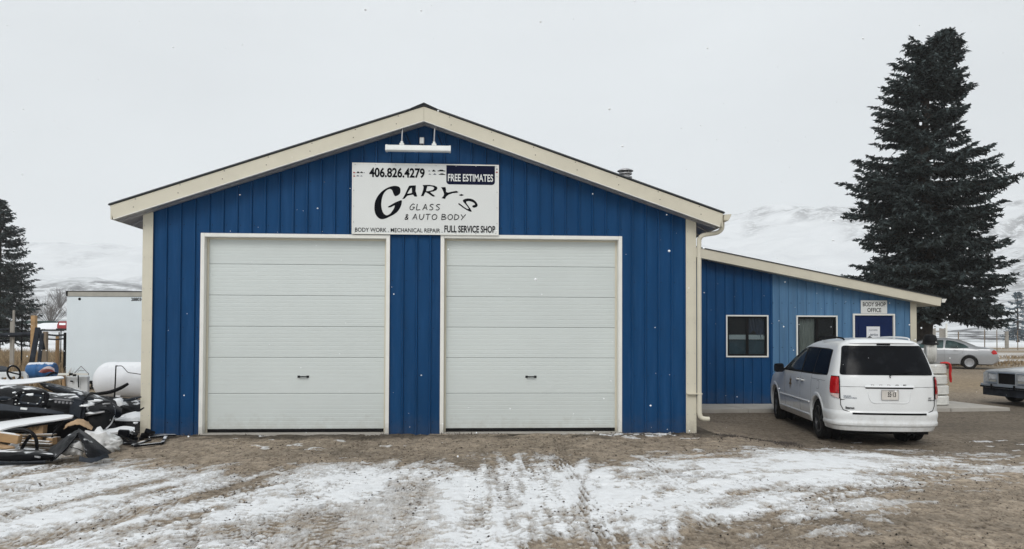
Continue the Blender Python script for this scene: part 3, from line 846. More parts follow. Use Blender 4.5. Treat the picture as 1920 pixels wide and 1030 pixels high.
# roof: sheets, ridge, fascia, soffit
for s, xe in ((-1, -0.46), (1, 9.632)):
    mb = MB()
    n_r = 38
    for i in range(n_r):
        ya, yb = -OH - 0.02 + (BD + 2 * OH + 0.04) * i / n_r, -OH - 0.02 + (BD + 2 * OH + 0.04) * (i + 1) / n_r
        yy = [ya, ya + 0.03, ya + 0.06, yb]; dz = [0.0, 0.02, 0.0, 0.0]
        for a_ in range(3):
            mb.add([(RCX, yy[a_], RTOP + dz[a_]), (RCX, yy[a_ + 1], RTOP + dz[a_ + 1]), (xe, yy[a_ + 1], roof_z(xe) + dz[a_ + 1]), (xe, yy[a_], roof_z(xe) + dz[a_])], [(0, 1, 2, 3)] if s > 0 else [(3, 2, 1, 0)])
    # solid edge under the sheet
    x_e = xe
    mb.add([(RCX, -OH - 0.022, RTOP + 0.004), (x_e, -OH - 0.022, roof_z(x_e) + 0.004), (x_e, -OH - 0.022, roof_z(x_e) - 0.014), (RCX, -OH - 0.022, RTOP - 0.014),
            (RCX, BD + OH, RTOP + 0.002), (x_e, BD + OH, roof_z(x_e) + 0.002), (x_e, BD + OH, roof_z(x_e) - 0.022), (RCX, BD + OH, RTOP - 0.022)],
           [(0, 1, 2, 3), (7, 6, 5, 4), (1, 5, 6, 2), (3, 2, 6, 7)])
    mb.build('roof_sheet', M['roofsteel'], shop)
    # gable fascia
    xf = xe - s * 0.02
    mb = MB()
    xi = RCX + s * 0.0015
    mb.prism([(xi, RTOP - 0.026), (xf, roof_z(xf) - 0.026), (xf - s * 0.055, roof_z(xf) - 0.255 + SLOPE * 0.0), (xi, RTOP - 0.262)], -OH, -OH + 0.022, 'Y')
    fb = mb.build('fascia_board', M['cream'], shop, bevel=0.002)
    ms = MB()
    for i in range(7):
        u = 0.42 + i * 0.70
        for j in range(2):
            xx = RCX + s * (u + j * 0.03)
            ms.lathe([(0, -0.006), (0.007, -0.005), (0.008, 0)], (xx, -OH - 0.0005, roof_z(xx) - (0.05 if j == 0 else 0.17)), 'Y', 6)
    tag(ms.build('trim_screws', M['seam'], fb), kind='stuff')
    # lip along the bottom of the fascia
    mb = MB()
    mb.prism([(xi, RTOP - 0.2615), (xf - s * 0.06, roof_z(xf - s * 0.06) - 0.2615), (xf - s * 0.06, roof_z(xf - s * 0.06) - 0.272), (xi, RTOP - 0.272)], -OH - 0.012, -OH + 0.03, 'Y')
    mb.build('drip_edge', M['white'], shop)
    # gable soffit with two ridges
    mb = MB()
    xs2 = xf - s * 0.07
    for j, (ya, yb, dz) in enumerate(((-OH + 0.031, -0.20, 0.0), (-0.20, -0.11, 0.015), (-0.11, -0.03, 0.0))):
        mb.prism([(xi, RTOP - 0.262 + dz), (xs2, roof_z(xs2) - 0.262 + dz), (xs2, roof_z(xs2) - 0.275 + dz), (xi, RTOP - 0.275 + dz)], ya, yb - 0.002, 'Y')
    mb.build('gable_soffit', M['galv'], shop)
    # eave board and eave soffit running back
    mb = MB(); mb.bbox((xe - s * 0.02, -OH + 0.024, roof_z(xe) - 0.235), (xe - s * 0.045, BD + OH, roof_z(xe) - 0.026))
    mb.build('eave_board', M['cream'], shop)
    mb = MB()
    xw = 0.0 if s < 0 else BW
    for i in range(24):
        ya = 0.0 + i * 0.5
        mb.prism([(xw, roof_z(xw) - 0.16), (xe - s * 0.05, roof_z(xe) - 0.215), (xe - s * 0.05, roof_z(xe) - 0.225), (xw, roof_z(xw) - 0.17)], ya, ya + 0.44, 'Y')
        mb.prism([(xw, roof_z(xw) - 0.171), (xe - s * 0.05, roof_z(xe) - 0.226), (xe - s * 0.05, roof_z(xe) - 0.245), (xw, roof_z(xw) - 0.19)], ya + 0.44, ya + 0.5, 'Y')
    mb.build('eave_soffit', M['galv'], shop)
mb = MB()
mb.prism([(RCX - 0.22, roof_z(RCX - 0.22) + 0.006), (RCX, RTOP + 0.03), (RCX + 0.22, roof_z(RCX + 0.22) + 0.006), (RCX, RTOP + 0.012)], -OH - 0.04, BD + OH, 'Y')
mb.build('ridge_cap', M['roofsteel'], shop)

# overhead doors
for di, (xa, xb, z0, zt) in enumerate(DOORS):
    mb = MB()
    fw = 0.062
    mb.bbox((xa - fw, -0.044, -0.04), (xa, 0.15, zt + fw))                       # left leg with jamb
    mb.bbox((xb, -0.044, -0.04), (xb + fw, 0.15, zt + fw))
    mb.bbox((xa + 0.001, -0.043, zt), (xb - 0.001, 0.15, zt + fw - 0.001))
    fr = mb.build('garage_door', M['white'], shop, bevel=0.003)
    st = MB()
    st.bbox((xa + 0.002, 0.085, 0.0), (xa + 0.035, 0.115, zt - 0.002)); st.bbox((xb - 0.035, 0.085, 0.0), (xb - 0.002, 0.115, zt - 0.002)); st.bbox((xa + 0.036, 0.085, zt - 0.03), (xb - 0.036, 0.115, zt - 0.002))
    st.build('weather_strip', M['cream'], fr)
    zs = [0.055, 0.648, 1.250, 1.770, 2.290, 2.812, zt - 0.001]
    for j in range(6):
        za, zb = zs[j] + 0.002, zs[j + 1] - 0.003
        n_g = 9 if zb - za > 0.55 else 8
        pr = [(0.150, za), (0.104, za), (0.100, za + 0.006)]
        for g in range(1, n_g):
            zg = za + (zb - za) * g / n_g
            pr += [(0.100, zg - 0.007), (0.1022, zg), (0.100, zg + 0.007)]
        pr += [(0.100, zb - 0.010), (0.106, zb), (0.150, zb)]
        m2 = MB(); m2.prism(pr, xa + 0.004, xb - 0.004, 'X')
        m2.build('door_panel', M['door'], fr)
    MB().bbox((xa + 0.004, 0.098, 0.012), (xb - 0.004, 0.14, 0.054)).build('rubber_seal', M['black'], fr)
    sl = MB(); sl.bbox((xa - fw, -0.05, -0.06), (xb + fw, 0.2, -0.002)); sl.build('door_sill', M['concrete'], fr)
    hx = (xa + xb) / 2 + (0.11 if di == 0 else 0.0)
    hd = MB()
    hd.tube([(hx - 0.075, 0.099, 0.93), (hx - 0.07, 0.062, 0.93), (hx + 0.07, 0.062, 0.93), (hx + 0.075, 0.099, 0.93)], 0.011, 8)
    hd.bbox((hx - 0.095, 0.093, 0.912), (hx - 0.055, 0.0995, 0.948)); hd.bbox((hx + 0.055, 0.093, 0.912), (hx + 0.095, 0.0995, 0.948))
    hd.build('handle', M['blackclean'], fr)

# gutter, downspout, roof vent
mb = MB()
gxx, gzz = 9.634, roof_z(9.632)
pr = [(gxx, gzz - 0.03), (gxx + 0.0, gzz - 0.12), (gxx + 0.07, gzz - 0.125), (gxx + 0.10, gzz - 0.07), (gxx + 0.125, gzz - 0.02), (gxx + 0.132, gzz - 0.02), (gxx + 0.105, gzz - 0.08), (gxx + 0.074, gzz - 0.131), (gxx - 0.006, gzz - 0.127), (gxx - 0.006, gzz - 0.03)]
mb.prism(pr, -OH + 0.03, BD + OH, 'Y')
mb.prism([(gxx - 0.004, gzz - 0.03), (gxx, gzz - 0.12), (gxx + 0.07, gzz - 0.125), (gxx + 0.10, gzz - 0.07), (gxx + 0.125, gzz - 0.02)], -OH + 0.024, -OH + 0.029, 'Y')
mb.build('gutter', M['cream'], shop)
mb = MB()
mb.tube([(9.66, -0.10, gzz - 0.12), (9.66, -0.10, 3.50), (9.63, -0.10, 3.44), (9.56, -0.09, 3.40), (9.40, -0.075, 3.375), (9.315, -0.07, 3.35), (9.275, -0.07, 3.29), (9.268, -0.07, 3.20), (9.268, -0.07, 2.0), (9.268, -0.07, 0.64)], 0.038, 10, smooth_n=3)
mb.tube([(9.268, -0.07, 0.66), (9.268, -0.07, 0.40), (9.272, -0.075, 0.30), (9.295, -0.08, 0.245), (9.35, -0.09, 0.225), (9.43, -0.10, 0.222)], 0.042, 10, smooth_n=3)
ds = mb.build('downspout', M['cream'], shop, True, 50)
mb = MB()
for zz in (0.65,): mb.bbox((9.05, -0.112, zz - 0.008), (9.312, -0.036, zz + 0.008))
mb.build('strap', M['cream'], ds)
mb = MB()
mb.lathe([(0.0, 0.40), (0.10, 0.395), (0.175, 0.36), (0.18, 0.345), (0.0, 0.345)], n=24)
mb.lathe([(0.10, -0.2), (0.10, 0.30), (0.15, 0.30), (0.15, 0.275), (0.105, 0.27)], n=24)
mb.lathe([(0.15, 0.22), (0.15, 0.19), (0.10, 0.185)], n=24)
for i in range(4):
    a_ = i * PI / 2 + 0.4; mb.bar((0.12 * math.cos(a_), 0.12 * math.sin(a_), 0.29), (0.14 * math.cos(a_), 0.14 * math.sin(a_), 0.35), 0.02, 0.01)
mb.build('roof_vent', M['galv'], shop, True, 40, loc=(8.13, 0.6, 4.31)).scale = (0.8, 0.8, 0.8)

# ------------------------------------------------------------------ signs and lamp on the gable
SX0, SX1, SZ0, SZ1 = 3.380, 5.832, 3.318, 4.512
sign = thing('shop_sign', 'large white painted shop sign board above the two garage doors', 'sign', (0, 0, 0))
SY = -0.068
MB().bbox((SX0, SY, SZ0), (SX1, -0.046, SZ1)).build('board', M['signwhite'], sign, bevel=0.002)
mb = MB()
for xx in (SX0, SX1 - 0.018): mb.bbox((xx, SY - 0.006, SZ0), (xx + 0.018, SY - 0.0005, SZ1))
for zz in (SZ0, SZ1 - 0.018): mb.bbox((SX0 + 0.0185, SY - 0.006, zz), (SX1 - 0.0185, SY - 0.0005, zz + 0.018))
mb.build('edge_strip', M['white'], sign)
mb = MB()
for xx in np.linspace(SX0 + 0.05, SX1 - 0.05, 8):
    for zz in (SZ0 + 0.03, SZ1 - 0.03): mb.lathe([(0, -0.005), (0.007, -0.004), (0.008, 0)], (xx, SY - 0.006, zz), 'Y', 6)
for zz in np.linspace(SZ0 + 0.2, SZ1 - 0.2, 4):
    for xx in (SX0 + 0.03, SX1 - 0.03): mb.lathe([(0, -0.005), (0.007, -0.004), (0.008, 0)], (xx, SY - 0.006, zz), 'Y', 6)
tag(mb.build('screws', M['galv'], sign), kind='stuff')
def S2(p):        # sign tracing units -> metres on the board
    u, v = p[0] / 8.727 + 29.0, p[1] / 8.727 + 33.0
    return (SX0 + u * 0.008956, SZ1 - (v - 5.0 * u / 274) * 0.00902)
letters = {
 'G': ([(525,205),(529,150),(510,112),(470,96),(420,93),(350,110),(270,150),(200,210),(150,280),(120,350),(110,420),(113,490),(130,550),(160,595),(200,625),(240,632),(290,622),(350,595),(420,560),(480,515),(520,460),(545,400),(554,345),(546,328),(520,332),(450,360),(380,400),(335,425),(328,437),(345,443),(380,437),(420,415),(435,410),(437,425),(425,460),(400,500),(370,540),(330,565),(300,568),(270,550),(245,515),(228,460),(220,400),(225,330),(240,260),(270,200),(310,160),(350,143),(380,150),(400,175),(415,215),(430,245),(450,260),(480,250),(510,230)], []),
 'A': ([(560,308),(600,240),(640,150),(668,95),(690,88),(779,85),(779,110),(775,180),(790,225),(803,265),(760,270),(745,250),(735,235),(690,243),(645,252),(620,275),(600,300)], [[(698,128),(712,126),(715,160),(718,205),(690,215),(640,222),(655,190)]]),
 'R': ([(890,80),(1000,78),(1080,90),(1120,110),(1132,135),(1115,165),(1070,185),(1010,195),(1040,220),(1095,262),(1070,270),(1050,265),(990,225),(945,198),(935,197),(920,225),(905,258),(862,262),(880,220),(900,150),(905,110)], [[(965,100),(1020,100),(1060,110),(1080,130),(1060,160),(1000,178),(945,182),(955,140)]]),
 'Y': ([(1188,118),(1262,115),(1270,150),(1272,195),(1300,205),(1370,190),(1440,178),(1478,198),(1450,208),(1380,215),(1310,240),(1275,270),(1255,308),(1200,295),(1230,260),(1240,230),(1220,170),(1205,140)], []),
 'apostrophe': ([(1478,245),(1525,228),(1565,248),(1520,263)], []),
 'S': ([(1472,392),(1480,380),(1500,388),(1550,428),(1600,462),(1630,475),(1642,465),(1610,420),(1570,375),(1548,345),(1555,325),(1590,308),(1650,303),(1710,318),(1760,355),(1788,400),(1785,430),(1760,448),(1720,452),(1702,435),(1715,415),(1745,405),(1735,380),(1700,358),(1650,345),(1610,350),(1600,365),(1620,400),(1660,455),(1690,505),(1688,517),(1660,515),(1600,485),(1540,445),(1500,415)], []),
}
for kx, (ol, hs) in letters.items():
    o2 = smooth_loop(ol, 3) if kx in 'GS' else ol
    flat_poly('big_letter', [S2(p) for p in o2], [[S2(p) for p in h] for h in hs], M['signink'], sign, SY - 0.003, 0.0025)
# handwritten words as strokes
GL = {'G': [[(0.85, 0.9), (0.5, 1.0), (0.15, 0.65), (0.02, 0.25), (0.25, 0.0), (0.65, 0.12), (0.85, 0.45), (0.5, 0.45)]],
      'L': [[(0.15, 1.0), (0.08, 0.5), (0.08, 0.0), (0.75, 0.05)]],
      'A': [[(0.0, 0.0), (0.3, 0.6), (0.5, 1.0), (0.65, 0.5), (0.85, 0.0)], [(0.15, 0.32), (0.75, 0.38)]],
      'S': [[(0.8, 0.95), (0.4, 0.98), (0.12, 0.75), (0.45, 0.52), (0.72, 0.3), (0.5, 0.04), (0.05, 0.05)]],
      '&': [[(0.75, 0.0), (0.35, 0.55), (0.35, 0.95), (0.65, 0.95), (0.6, 0.65), (0.15, 0.3), (0.15, 0.03), (0.5, 0.05), (0.8, 0.4)]],
      'U': [[(0.1, 1.0), (0.08, 0.35), (0.3, 0.0), (0.65, 0.1), (0.85, 0.5), (0.9, 1.0)]],
      'T': [[(0.0, 0.95), (0.9, 1.0)], [(0.45, 0.97), (0.4, 0.0)]],
      'O': [[(0.5, 1.0), (0.1, 0.75), (0.05, 0.3), (0.4, 0.0), (0.85, 0.25), (0.9, 0.7), (0.5, 1.0)]],
      'B': [[(0.12, 1.0), (0.08, 0.0)], [(0.12, 1.0), (0.7, 0.9), (0.6, 0.6), (0.12, 0.52), (0.85, 0.4), (0.75, 0.1), (0.08, 0.0)]],
      'D': [[(0.12, 1.0), (0.08, 0.0)], [(0.12, 1.0), (0.75, 0.8), (0.85, 0.4), (0.5, 0.08), (0.08, 0.0)]],
      'Y': [[(0.05, 1.0), (0.4, 0.5)], [(0.95, 1.0), (0.6, 0.6), (0.15, 0.0)]]}
def handwrite(word, x, z, w, h, gap):
    for ch in word:
        if ch == ' ': x += gap; continue
        mb = MB()
        for st in GL[ch]:
            pts = [(x + p[0] * w + 0.12 * (p[1]) * h * 0.5, SY - 0.0022, z + p[1] * h) for p in st]
            mb.tube(pts, 0.0085, 6, smooth_n=3, flat=0.12) if False else mb.tube(pts, 0.0068, 6, smooth_n=3)
        mb.build('thin_letter', M['signink'], sign)
        x += w * 1.22
zsl = lambda zx, zy: S2((zx, zy))
x0, z0 = zsl(682, 482); handwrite('GLASS', x0, z0, 0.088, 0.098, 0.08)
x0, z0 = zsl(598, 640); handwrite('&', x0, z0, 0.075, 0.085, 0.08)
x0, z0 = zsl(728, 640); handwrite('AUTO', x0, z0, 0.088, 0.092, 0.08)
x0, z0 = zsl(1195, 646); handwrite('BODY', x0, z0, 0.088, 0.092, 0.08)
def sign_text(body, ua, ub, vbase, vtop, mat, bold, yoff=0.0, name='lettering'):
    """ua..ub, vbase..vtop in the 1920x994 sign tracing"""
    fx = lambda u: SX0 + (u - 16) / 1870 * (SX1 - SX0)
    sk = lambda u: 35 * (u - 16) / 1870
    um = (ua + ub) / 2
    fz = lambda v: SZ1 - (v - 44 - sk(um)) / 905 * (SZ1 - SZ0)
    me_ = text_mesh(body, fx(ub) - fx(ua), fz(vtop) - fz(vbase), bold)
    return link_mesh(name, me_, mat, sign, ((fx(ua) + fx(ub)) / 2, SY - 0.0035 - yoff, fz(vbase)))
sign_text('406.826.4279', 232, 936, 238, 112, M['signink'], 0.03)
sign_text('BODY WORK . MECHANICAL REPAIR .', 58, 1165, 932, 880, M['signink'], 0.006)
sign_text('FULL SERVICE SHOP', 1190, 1842, 945, 856, M['signink'], 0.025)
fx = lambda u: SX0 + (u - 16) / 1870 * (SX1 - SX0)
fz = lambda v: SZ1 - (v - 44 - 28) / 905 * (SZ1 - SZ0)
ol = [(fx(1212), fz(72)), (fx(1835), fz(72)), (fx(1835), fz(290))]
ol += [(fx(1835 - 40 + 40 * math.cos(a_)), fz(290 + 40 * math.sin(a_))) for a_ in np.linspace(0.2, PI / 2, 6)]
ol += [(fx(1252 - 40 * math.sin(a_)), fz(290 + 40 * math.cos(a_))) for a_ in np.linspace(0, PI / 2 - 0.2, 6)] + [(fx(1212), fz(290))]
flat_poly('navy_panel', ol, [], M['signnavy'], sign, SY - 0.0035, 0.003)
sign_text('FREE ESTIMATES', 1232, 1812, 292, 196, M['signwhite'], 0.02, 0.003)
# little cars and streaks printed either side of the number
def mini_car(u, v, w, h, mat, seed):
    rg = random.Random(seed)
    x, z = SX0 + (u - 16) / 1870 * (SX1 - SX0), SZ1 - (v - 44 - 35 * (u - 16) / 1870) / 905 * (SZ1 - SZ0)
    pts = [(0, 0), (1, 0), (1, 0.4), (0.8, 0.55), (0.62, 1), (0.3, 1), (0.18, 0.5), (0, 0.4)]
    flat_poly('printed_car', [(x + p[0] * w, z + p[1] * h) for p in pts], [], mat, sign, SY - 0.003, 0.0025)
for i, (u, v, w, h, c) in enumerate([(20, 178, 0.05, 0.022, 'signred'), (72, 178, 0.05, 0.028, 'signink'), (118, 176, 0.045, 0.024, 'signink'), (160, 176, 0.02, 0.012, 'greyink'),
                                     (26, 222, 0.04, 0.02, 'signred'), (70, 220, 0.045, 0.024, 'greyink'), (120, 220, 0.035, 0.016, 'greyink'),
                                     (980, 158, 0.035, 0.016, 'greyink'), (1030, 160, 0.055, 0.03, 'signink'), (1100, 158, 0.13, 0.028, 'signink'),
                                     (985, 200, 0.04, 0.016, 'greyink'), (1045, 202, 0.05, 0.024, 'greyink'), (1115, 203, 0.11, 0.026, 'signink'),
                                     (1848, 138, 0.035, 0.018, 'greyink'), (1846, 180, 0.04, 0.022, 'signred')]):
    mini_car(u, v, w, h, M[c], i)

lamp = thing('gable_lamp', 'long white tube lamp on two brackets under the roof peak', 'lamp', (4.49, -0.28, 4.72))
pr = []
for a_ in np.linspace(0.15, PI - 0.15, 9): pr.append((0.055 * math.cos(a_), 0.05 * math.sin(a_)))
pr += [(-0.06, -0.045), (-0.045, -0.055), (0.045, -0.055), (0.06, -0.045)]
mb = MB(); mb.prism(pr, -0.52, 0.52, 'X'); mb.build('housing', M['lampwhite'], lamp, True, 40)
mb = MB(); mb.prism([(p[0] * 1.08, p[1] * 1.08) for p in pr], -0.535, -0.505, 'X'); mb.build('end_cap', M['lampwhite'], lamp)
mb = MB(); mb.prism([(p[0] * 1.08, p[1] * 1.08) for p in pr], 0.505, 0.535, 'X'); mb.build('end_cap', M['lampwhite'], lamp)
for sx in (-0.27, 0.26):
    mb = MB(); mb.box((sx, 0, 0.062), (0.075, 0.06, 0.035)); mb.box((sx, 0, 0.093), (0.04, 0.04, 0.04)); br = mb.build('bracket', M['lampwhite'], lamp, bevel=0.004)
    mb = MB(); mb.tube([(sx, 0, 0.10), (sx + 0.003, 0.01, 0.22), (sx + 0.01, 0.03, 0.34), (sx + 0.02, 0.12, 0.40), (sx + 0.03, 0.26, 0.41)], 0.012, 8, smooth_n=4)
    mb.build('conduit', M['galv'], br, True, 60)
    mb = MB(); mb.tube([(sx + 0.05, 0.255, 0.30), (sx + 0.09, 0.255, 0.2), (sx + 0.12, 0.25, 0.13), (sx + 0.12, 0.2, 0.06), (sx + 0.06, 0.02, 0.06)], 0.006, 6, smooth_n=4)
    mb.build('cable', M['black'], br)
box = thing('junction_box', 'small grey electrical box on the gable wall between the lamp brackets', 'electrical box', (4.535, -0.04, 4.90))
MB().box((0, -0.02, 0), (0.075, 0.05, 0.115)).build('case', M['galv'], box, bevel=0.006)
MB().box((0, -0.047, 0), (0.06, 0.006, 0.095)).build('cover', M['lampwhite'], box, bevel=0.002)
MB().lathe([(0, -0.03), (0.014, -0.03), (0.014, 0)], (0.006, -0.02, -0.058), 'Z', 10).build('photocell', M['black'], box)

# ------------------------------------------------------------------ office annex
AY = 5.55
annex = thing('office_annex', 'low blue office annex with sloping roof joined to the workshop', 'building')
AX0, AX1 = 9.23, 16.46
def an_z(x): return 3.80 - 0.1935 * (x - 10.86)
AH = 0.30
WINS = [(11.70, 12.70, 1.14, 2.115), (13.475, 14.455, 1.14, 2.112)]
ADOOR = (14.915, 15.93, -0.04, 2.155)
opens = [(a_ + 0.01, b_ - 0.01, c_ + 0.01, d_ - 0.01) for a_, b_, c_, d_ in WINS] + [(ADOOR[0] + 0.01, ADOOR[1] - 0.01, -0.5, ADOOR[3] - 0.01)]
ztop = lambda x: min(an_z(x) - 0.12, 3.62 if x < 9.75 else 99)
edges = [AX0] + [12.855 - SH * i for i in (3, 2, 1)] + [12.855 + SH * i for i in range(0, 4)] + [AX1]
for i, (a_, b_) in enumerate(zip(edges[:-1], edges[1:])):
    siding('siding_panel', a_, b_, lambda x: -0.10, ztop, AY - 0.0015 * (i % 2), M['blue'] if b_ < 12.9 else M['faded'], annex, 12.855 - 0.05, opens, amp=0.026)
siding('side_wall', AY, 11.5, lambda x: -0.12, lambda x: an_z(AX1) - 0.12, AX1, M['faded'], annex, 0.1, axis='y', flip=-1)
siding('rear_wall', AX0, AX1, lambda x: -0.12, ztop, 11.5, M['blue'], annex, 0.1, flip=-1)
MB().bbox((AX0 + 0.05, AY + 1.6, -0.1), (AX1 - 0.05, AY + 1.65, 2.6)).build('inner_partition', M['dark'], annex)
mb = MB()
for zr in (0.15, 0.75, 1.35, 1.95, 2.45):
    for kk in range(17):
        x = 12.855 - 0.05 + (kk + 0.25) * PITCH
        if x > AX1 - 0.2 or zr > an_z(x) - 0.3: continue
        if any(o_[0] - 0.08 < x < o_[1] + 0.08 and o_[2] - 0.08 < zr < o_[3] + 0.08 for o_ in opens): continue
        mb.lathe([(0, -0.010), (0.008, -0.009), (0.010, 0)], (x, AY - 0.002, zr), 'Y', 6)
tag(mb.build('siding_screws', M['seam'], annex), kind='stuff')
mb = MB(); mb.bbox((AX1 - 0.10, AY - 0.032, -0.06), (AX1 + 0.06, AY - 0.022, an_z(AX1) - 0.13)); mb.bbox((AX1 + 0.05, AY - 0.0215, -0.06), (AX1 + 0.06, AY + 0.12, an_z(AX1) - 0.13))
mb.build('corner_trim', M['cream'], annex, bevel=0.003)
xa, xb = 9.80, 17.02
mb = MB(); mb.prism([(xa, an_z(xa)), (xb, an_z(xb)), (xb, an_z(xb) - 0.02), (xa, an_z(xa) - 0.02)], AY - AH - 0.02, 11.7, 'Y'); mb.build('roof_sheet', M['roofsteel'], annex)
mb = MB(); mb.prism([(xa, an_z(xa) - 0.022), (xb - 0.02, an_z(xb - 0.02) - 0.022), (xb - 0.05, an_z(xb) - 0.225), (xa, an_z(xa) - 0.265)], AY - AH, AY - AH + 0.022, 'Y'); mb.build('fascia_board', M['cream'], annex, bevel=0.002)
mb = MB(); mb.prism([(xa, an_z(xa) - 0.24), (xb - 0.07, an_z(xb) - 0.21), (xb - 0.07, an_z(xb) - 0.222), (xa, an_z(xa) - 0.252)], AY - AH + 0.024, AY - 0.02, 'Y'); mb.build('soffit', M['cream'], annex)
mb = MB(); mb.prism([(AX1 + 0.06, an_z(AX1) - 0.20), (xb - 0.072, an_z(xb) - 0.20), (xb - 0.072, an_z(xb) - 0.215), (AX1 + 0.06, an_z(AX1) - 0.215)], AY - 0.018, 11.6, 'Y'); mb.build('eave_soffit', M['cream'], annex)
mb = MB(); gz0 = an_z(xb) - 0.02
mb.prism([(xb - 0.01, gz0 - 0.02), (xb, gz0 - 0.11), (xb + 0.07, gz0 - 0.115), (xb + 0.125, gz0 - 0.02), (xb + 0.115, gz0 - 0.02), (xb + 0.064, gz0 - 0.105), (xb + 0.006, gz0 - 0.10)], AY - AH + 0.02, 11.7, 'Y')
mb.prism([(xb - 0.008, gz0 - 0.022), (xb + 0.001, gz0 - 0.11), (xb + 0.07, gz0 - 0.114), (xb + 0.12, gz0 - 0.022)], AY - AH + 0.014, AY - AH + 0.019, 'Y')
mb.build('gutter', M['white'], annex)
for wi, (a_, b_, c_, d_) in enumerate(WINS):
    mb = MB(); f_ = 0.032
    mb.bbox((a_ - f_, AY - 0.04, c_ - f_), (a_, AY + 0.03, d_ + f_)); mb.bbox((b_, AY - 0.04, c_ - f_), (b_ + f_, AY + 0.03, d_ + f_))
    mb.bbox((a_ + 0.0005, AY - 0.039, d_), (b_ - 0.0005, AY + 0.03, d_ + f_)); mb.bbox((a_ + 0.0005, AY - 0.039, c_ - f_), (b_ - 0.0005, AY + 0.03, c_))
    w_ = mb.build('window', M['white'], annex)
    mb = MB(); s_ = 0.045; mx = (a_ + b_) / 2 + 0.01
    mb.bbox((a_ + 0.001, AY - 0.02, c_ + 0.001), (a_ + s_, AY + 0.025, d_ - 0.001)); mb.bbox((b_ - s_, AY - 0.02, c_ + 0.001), (b_ - 0.001, AY + 0.025, d_ - 0.001))
    mb.bbox((mx - 0.028, AY - 0.02, c_ + s_), (mx + 0.028, AY + 0.025, d_ - s_))
    mb.bbox((a_ + s_ + 0.0005, AY - 0.019, d_ - s_), (b_ - s_ - 0.0005, AY + 0.025, d_ - 0.001)); mb.bbox((a_ + s_ + 0.0005, AY - 0.019, c_ + 0.001), (b_ - s_ - 0.0005, AY + 0.025, c_ + s_))
    mb.build('sash', M['winblack'], w_)
    MB().bbox((a_ + s_ - 0.005, AY + 0.0, c_ + s_ - 0.005), (mx - 0.024, AY + 0.006, d_ - s_ + 0.005)).build('pane', M['glass'], w_)
    MB().bbox((mx + 0.024, AY + 0.008, c_ + s_ - 0.005), (b_ - s_ + 0.005, AY + 0.014, d_ - s_ + 0.005)).build('pane', M['glass'], w_)
    def drape(name, xa_, xb_, za_, zb_, y_, mat, slant=0.0, n_=26):
        vs, fs = [], []
        for i in range(n_ + 1):
            x = xa_ + (xb_ - xa_) * i / n_
            for j in range(7):
                zt_ = j / 6
                vs.append((x + slant * (1 - zt_), y_ + 0.018 * math.sin(i * 1.5 + 0.6 * math.sin(j)) + 0.006 * math.sin(i * 3.1), za_ + (zb_ - za_) * zt_ + (0.10 * (1 - zt_) * math.sin(i * 0.3) if slant else 0)))
        for i in range(n_):
            for j in range(6): fs.append((i * 7 + j, (i + 1) * 7 + j, (i + 1) * 7 + j + 1, i * 7 + j + 1))
        link_mesh(name, mesh(name, vs, fs, True), mat, w_)
    if wi == 0:
        drape('drape', mx + 0.0, b_ - 0.02, c_ + 0.52, d_ - 0.02, AY + 0.055, M['bluedrape'], 0.08)
        MB().bbox((mx - 0.5, AY + 0.07, c_ - 0.2), (b_ + 0.1, AY + 0.5, c_ + 0.40)).build('blue_block', M['slateblue'], w_)  # slate blue block with a white band on top, close behind the panes
        MB().bbox((mx - 0.5, AY + 0.045, c_ + 0.405), (b_ + 0.1, AY + 0.5, c_ + 0.52)).build('white_band', M['paper'], w_)
    else:
        drape('curtain', a_ + 0.02, mx - 0.03, c_ - 0.02, d_ - 0.02, AY + 0.07, M['curtain'])
mb = MB(); a_, b_, c_, d_ = ADOOR; f_ = 0.04
mb.bbox((a_ - f_ + 0.01, AY - 0.04, c_), (a_ + 0.012, AY + 0.04, d_ + f_)); mb.bbox((b_ - 0.012, AY - 0.04, c_), (b_ + f_ - 0.01, AY + 0.04, d_ + f_)); mb.bbox((a_ + 0.0125, AY - 0.039, d_), (b_ - 0.0125, AY + 0.04, d_ + f_))
dr = mb.build('office_door', M['white'], annex)
MB().bbox((a_ + 0.014, AY + 0.0, c_ + 0.01), (b_ - 0.014, AY + 0.045, d_ - 0.002)).build('leaf', M['doorblue'], dr, bevel=0.003)
mb = MB()
for za_, zb_ in ((0.25, 0.85), (1.0, 1.95)):
    for xa_, xb_ in ((a_ + 0.12, a_ + 0.45), (b_ - 0.45, b_ - 0.12)): mb.bbox((xa_, AY - 0.008, za_), (xb_, AY + 0.002, zb_))
mb.build('raised_panel', M['doorblue'], dr, bevel=0.005)
MB().lathe([(0, -0.06), (0.025, -0.055), (0.03, -0.03), (0.012, -0.02), (0.012, 0.0)], (b_ - 0.08, AY, 0.95), 'Y', 14).build('knob', M['chrome'], dr, True)
pp = thing('door_notice', 'white printed notice taped to the navy office door', 'notice', (15.41, AY - 0.012, 1.44))
MB().bbox((-0.17, -0.003, 0.0), (0.17, 0.0, 0.437)).build('sheet', M['paper'], pp)
link_mesh('lettering', text_mesh('Service', 0.21, 0.075, 0.015), M['greyink'], pp, (0.01, -0.0045, 0.20))
link_mesh('lettering', text_mesh('CUSTOMER', 0.22, 0.035, 0.0), M['greyink'], pp, (0.0, -0.0045, 0.33))
os_ = thing('office_sign', 'small white sign reading body shop office above the door', 'sign', (15.42, AY - 0.03, 2.20))
MB().bbox((-0.337, -0.012, 0.0), (0.337, 0.0, 0.328)).build('board', M['signwhite'], os_, bevel=0.003)
link_mesh('lettering', text_mesh('BODY SHOP', 0.585, 0.105, 0.012), M['signink'], os_, (0.005, -0.0135, 0.178))
link_mesh('lettering', text_mesh('OFFICE', 0.355, 0.105, 0.012), M['signink'], os_, (0.005, -0.0135, 0.035))

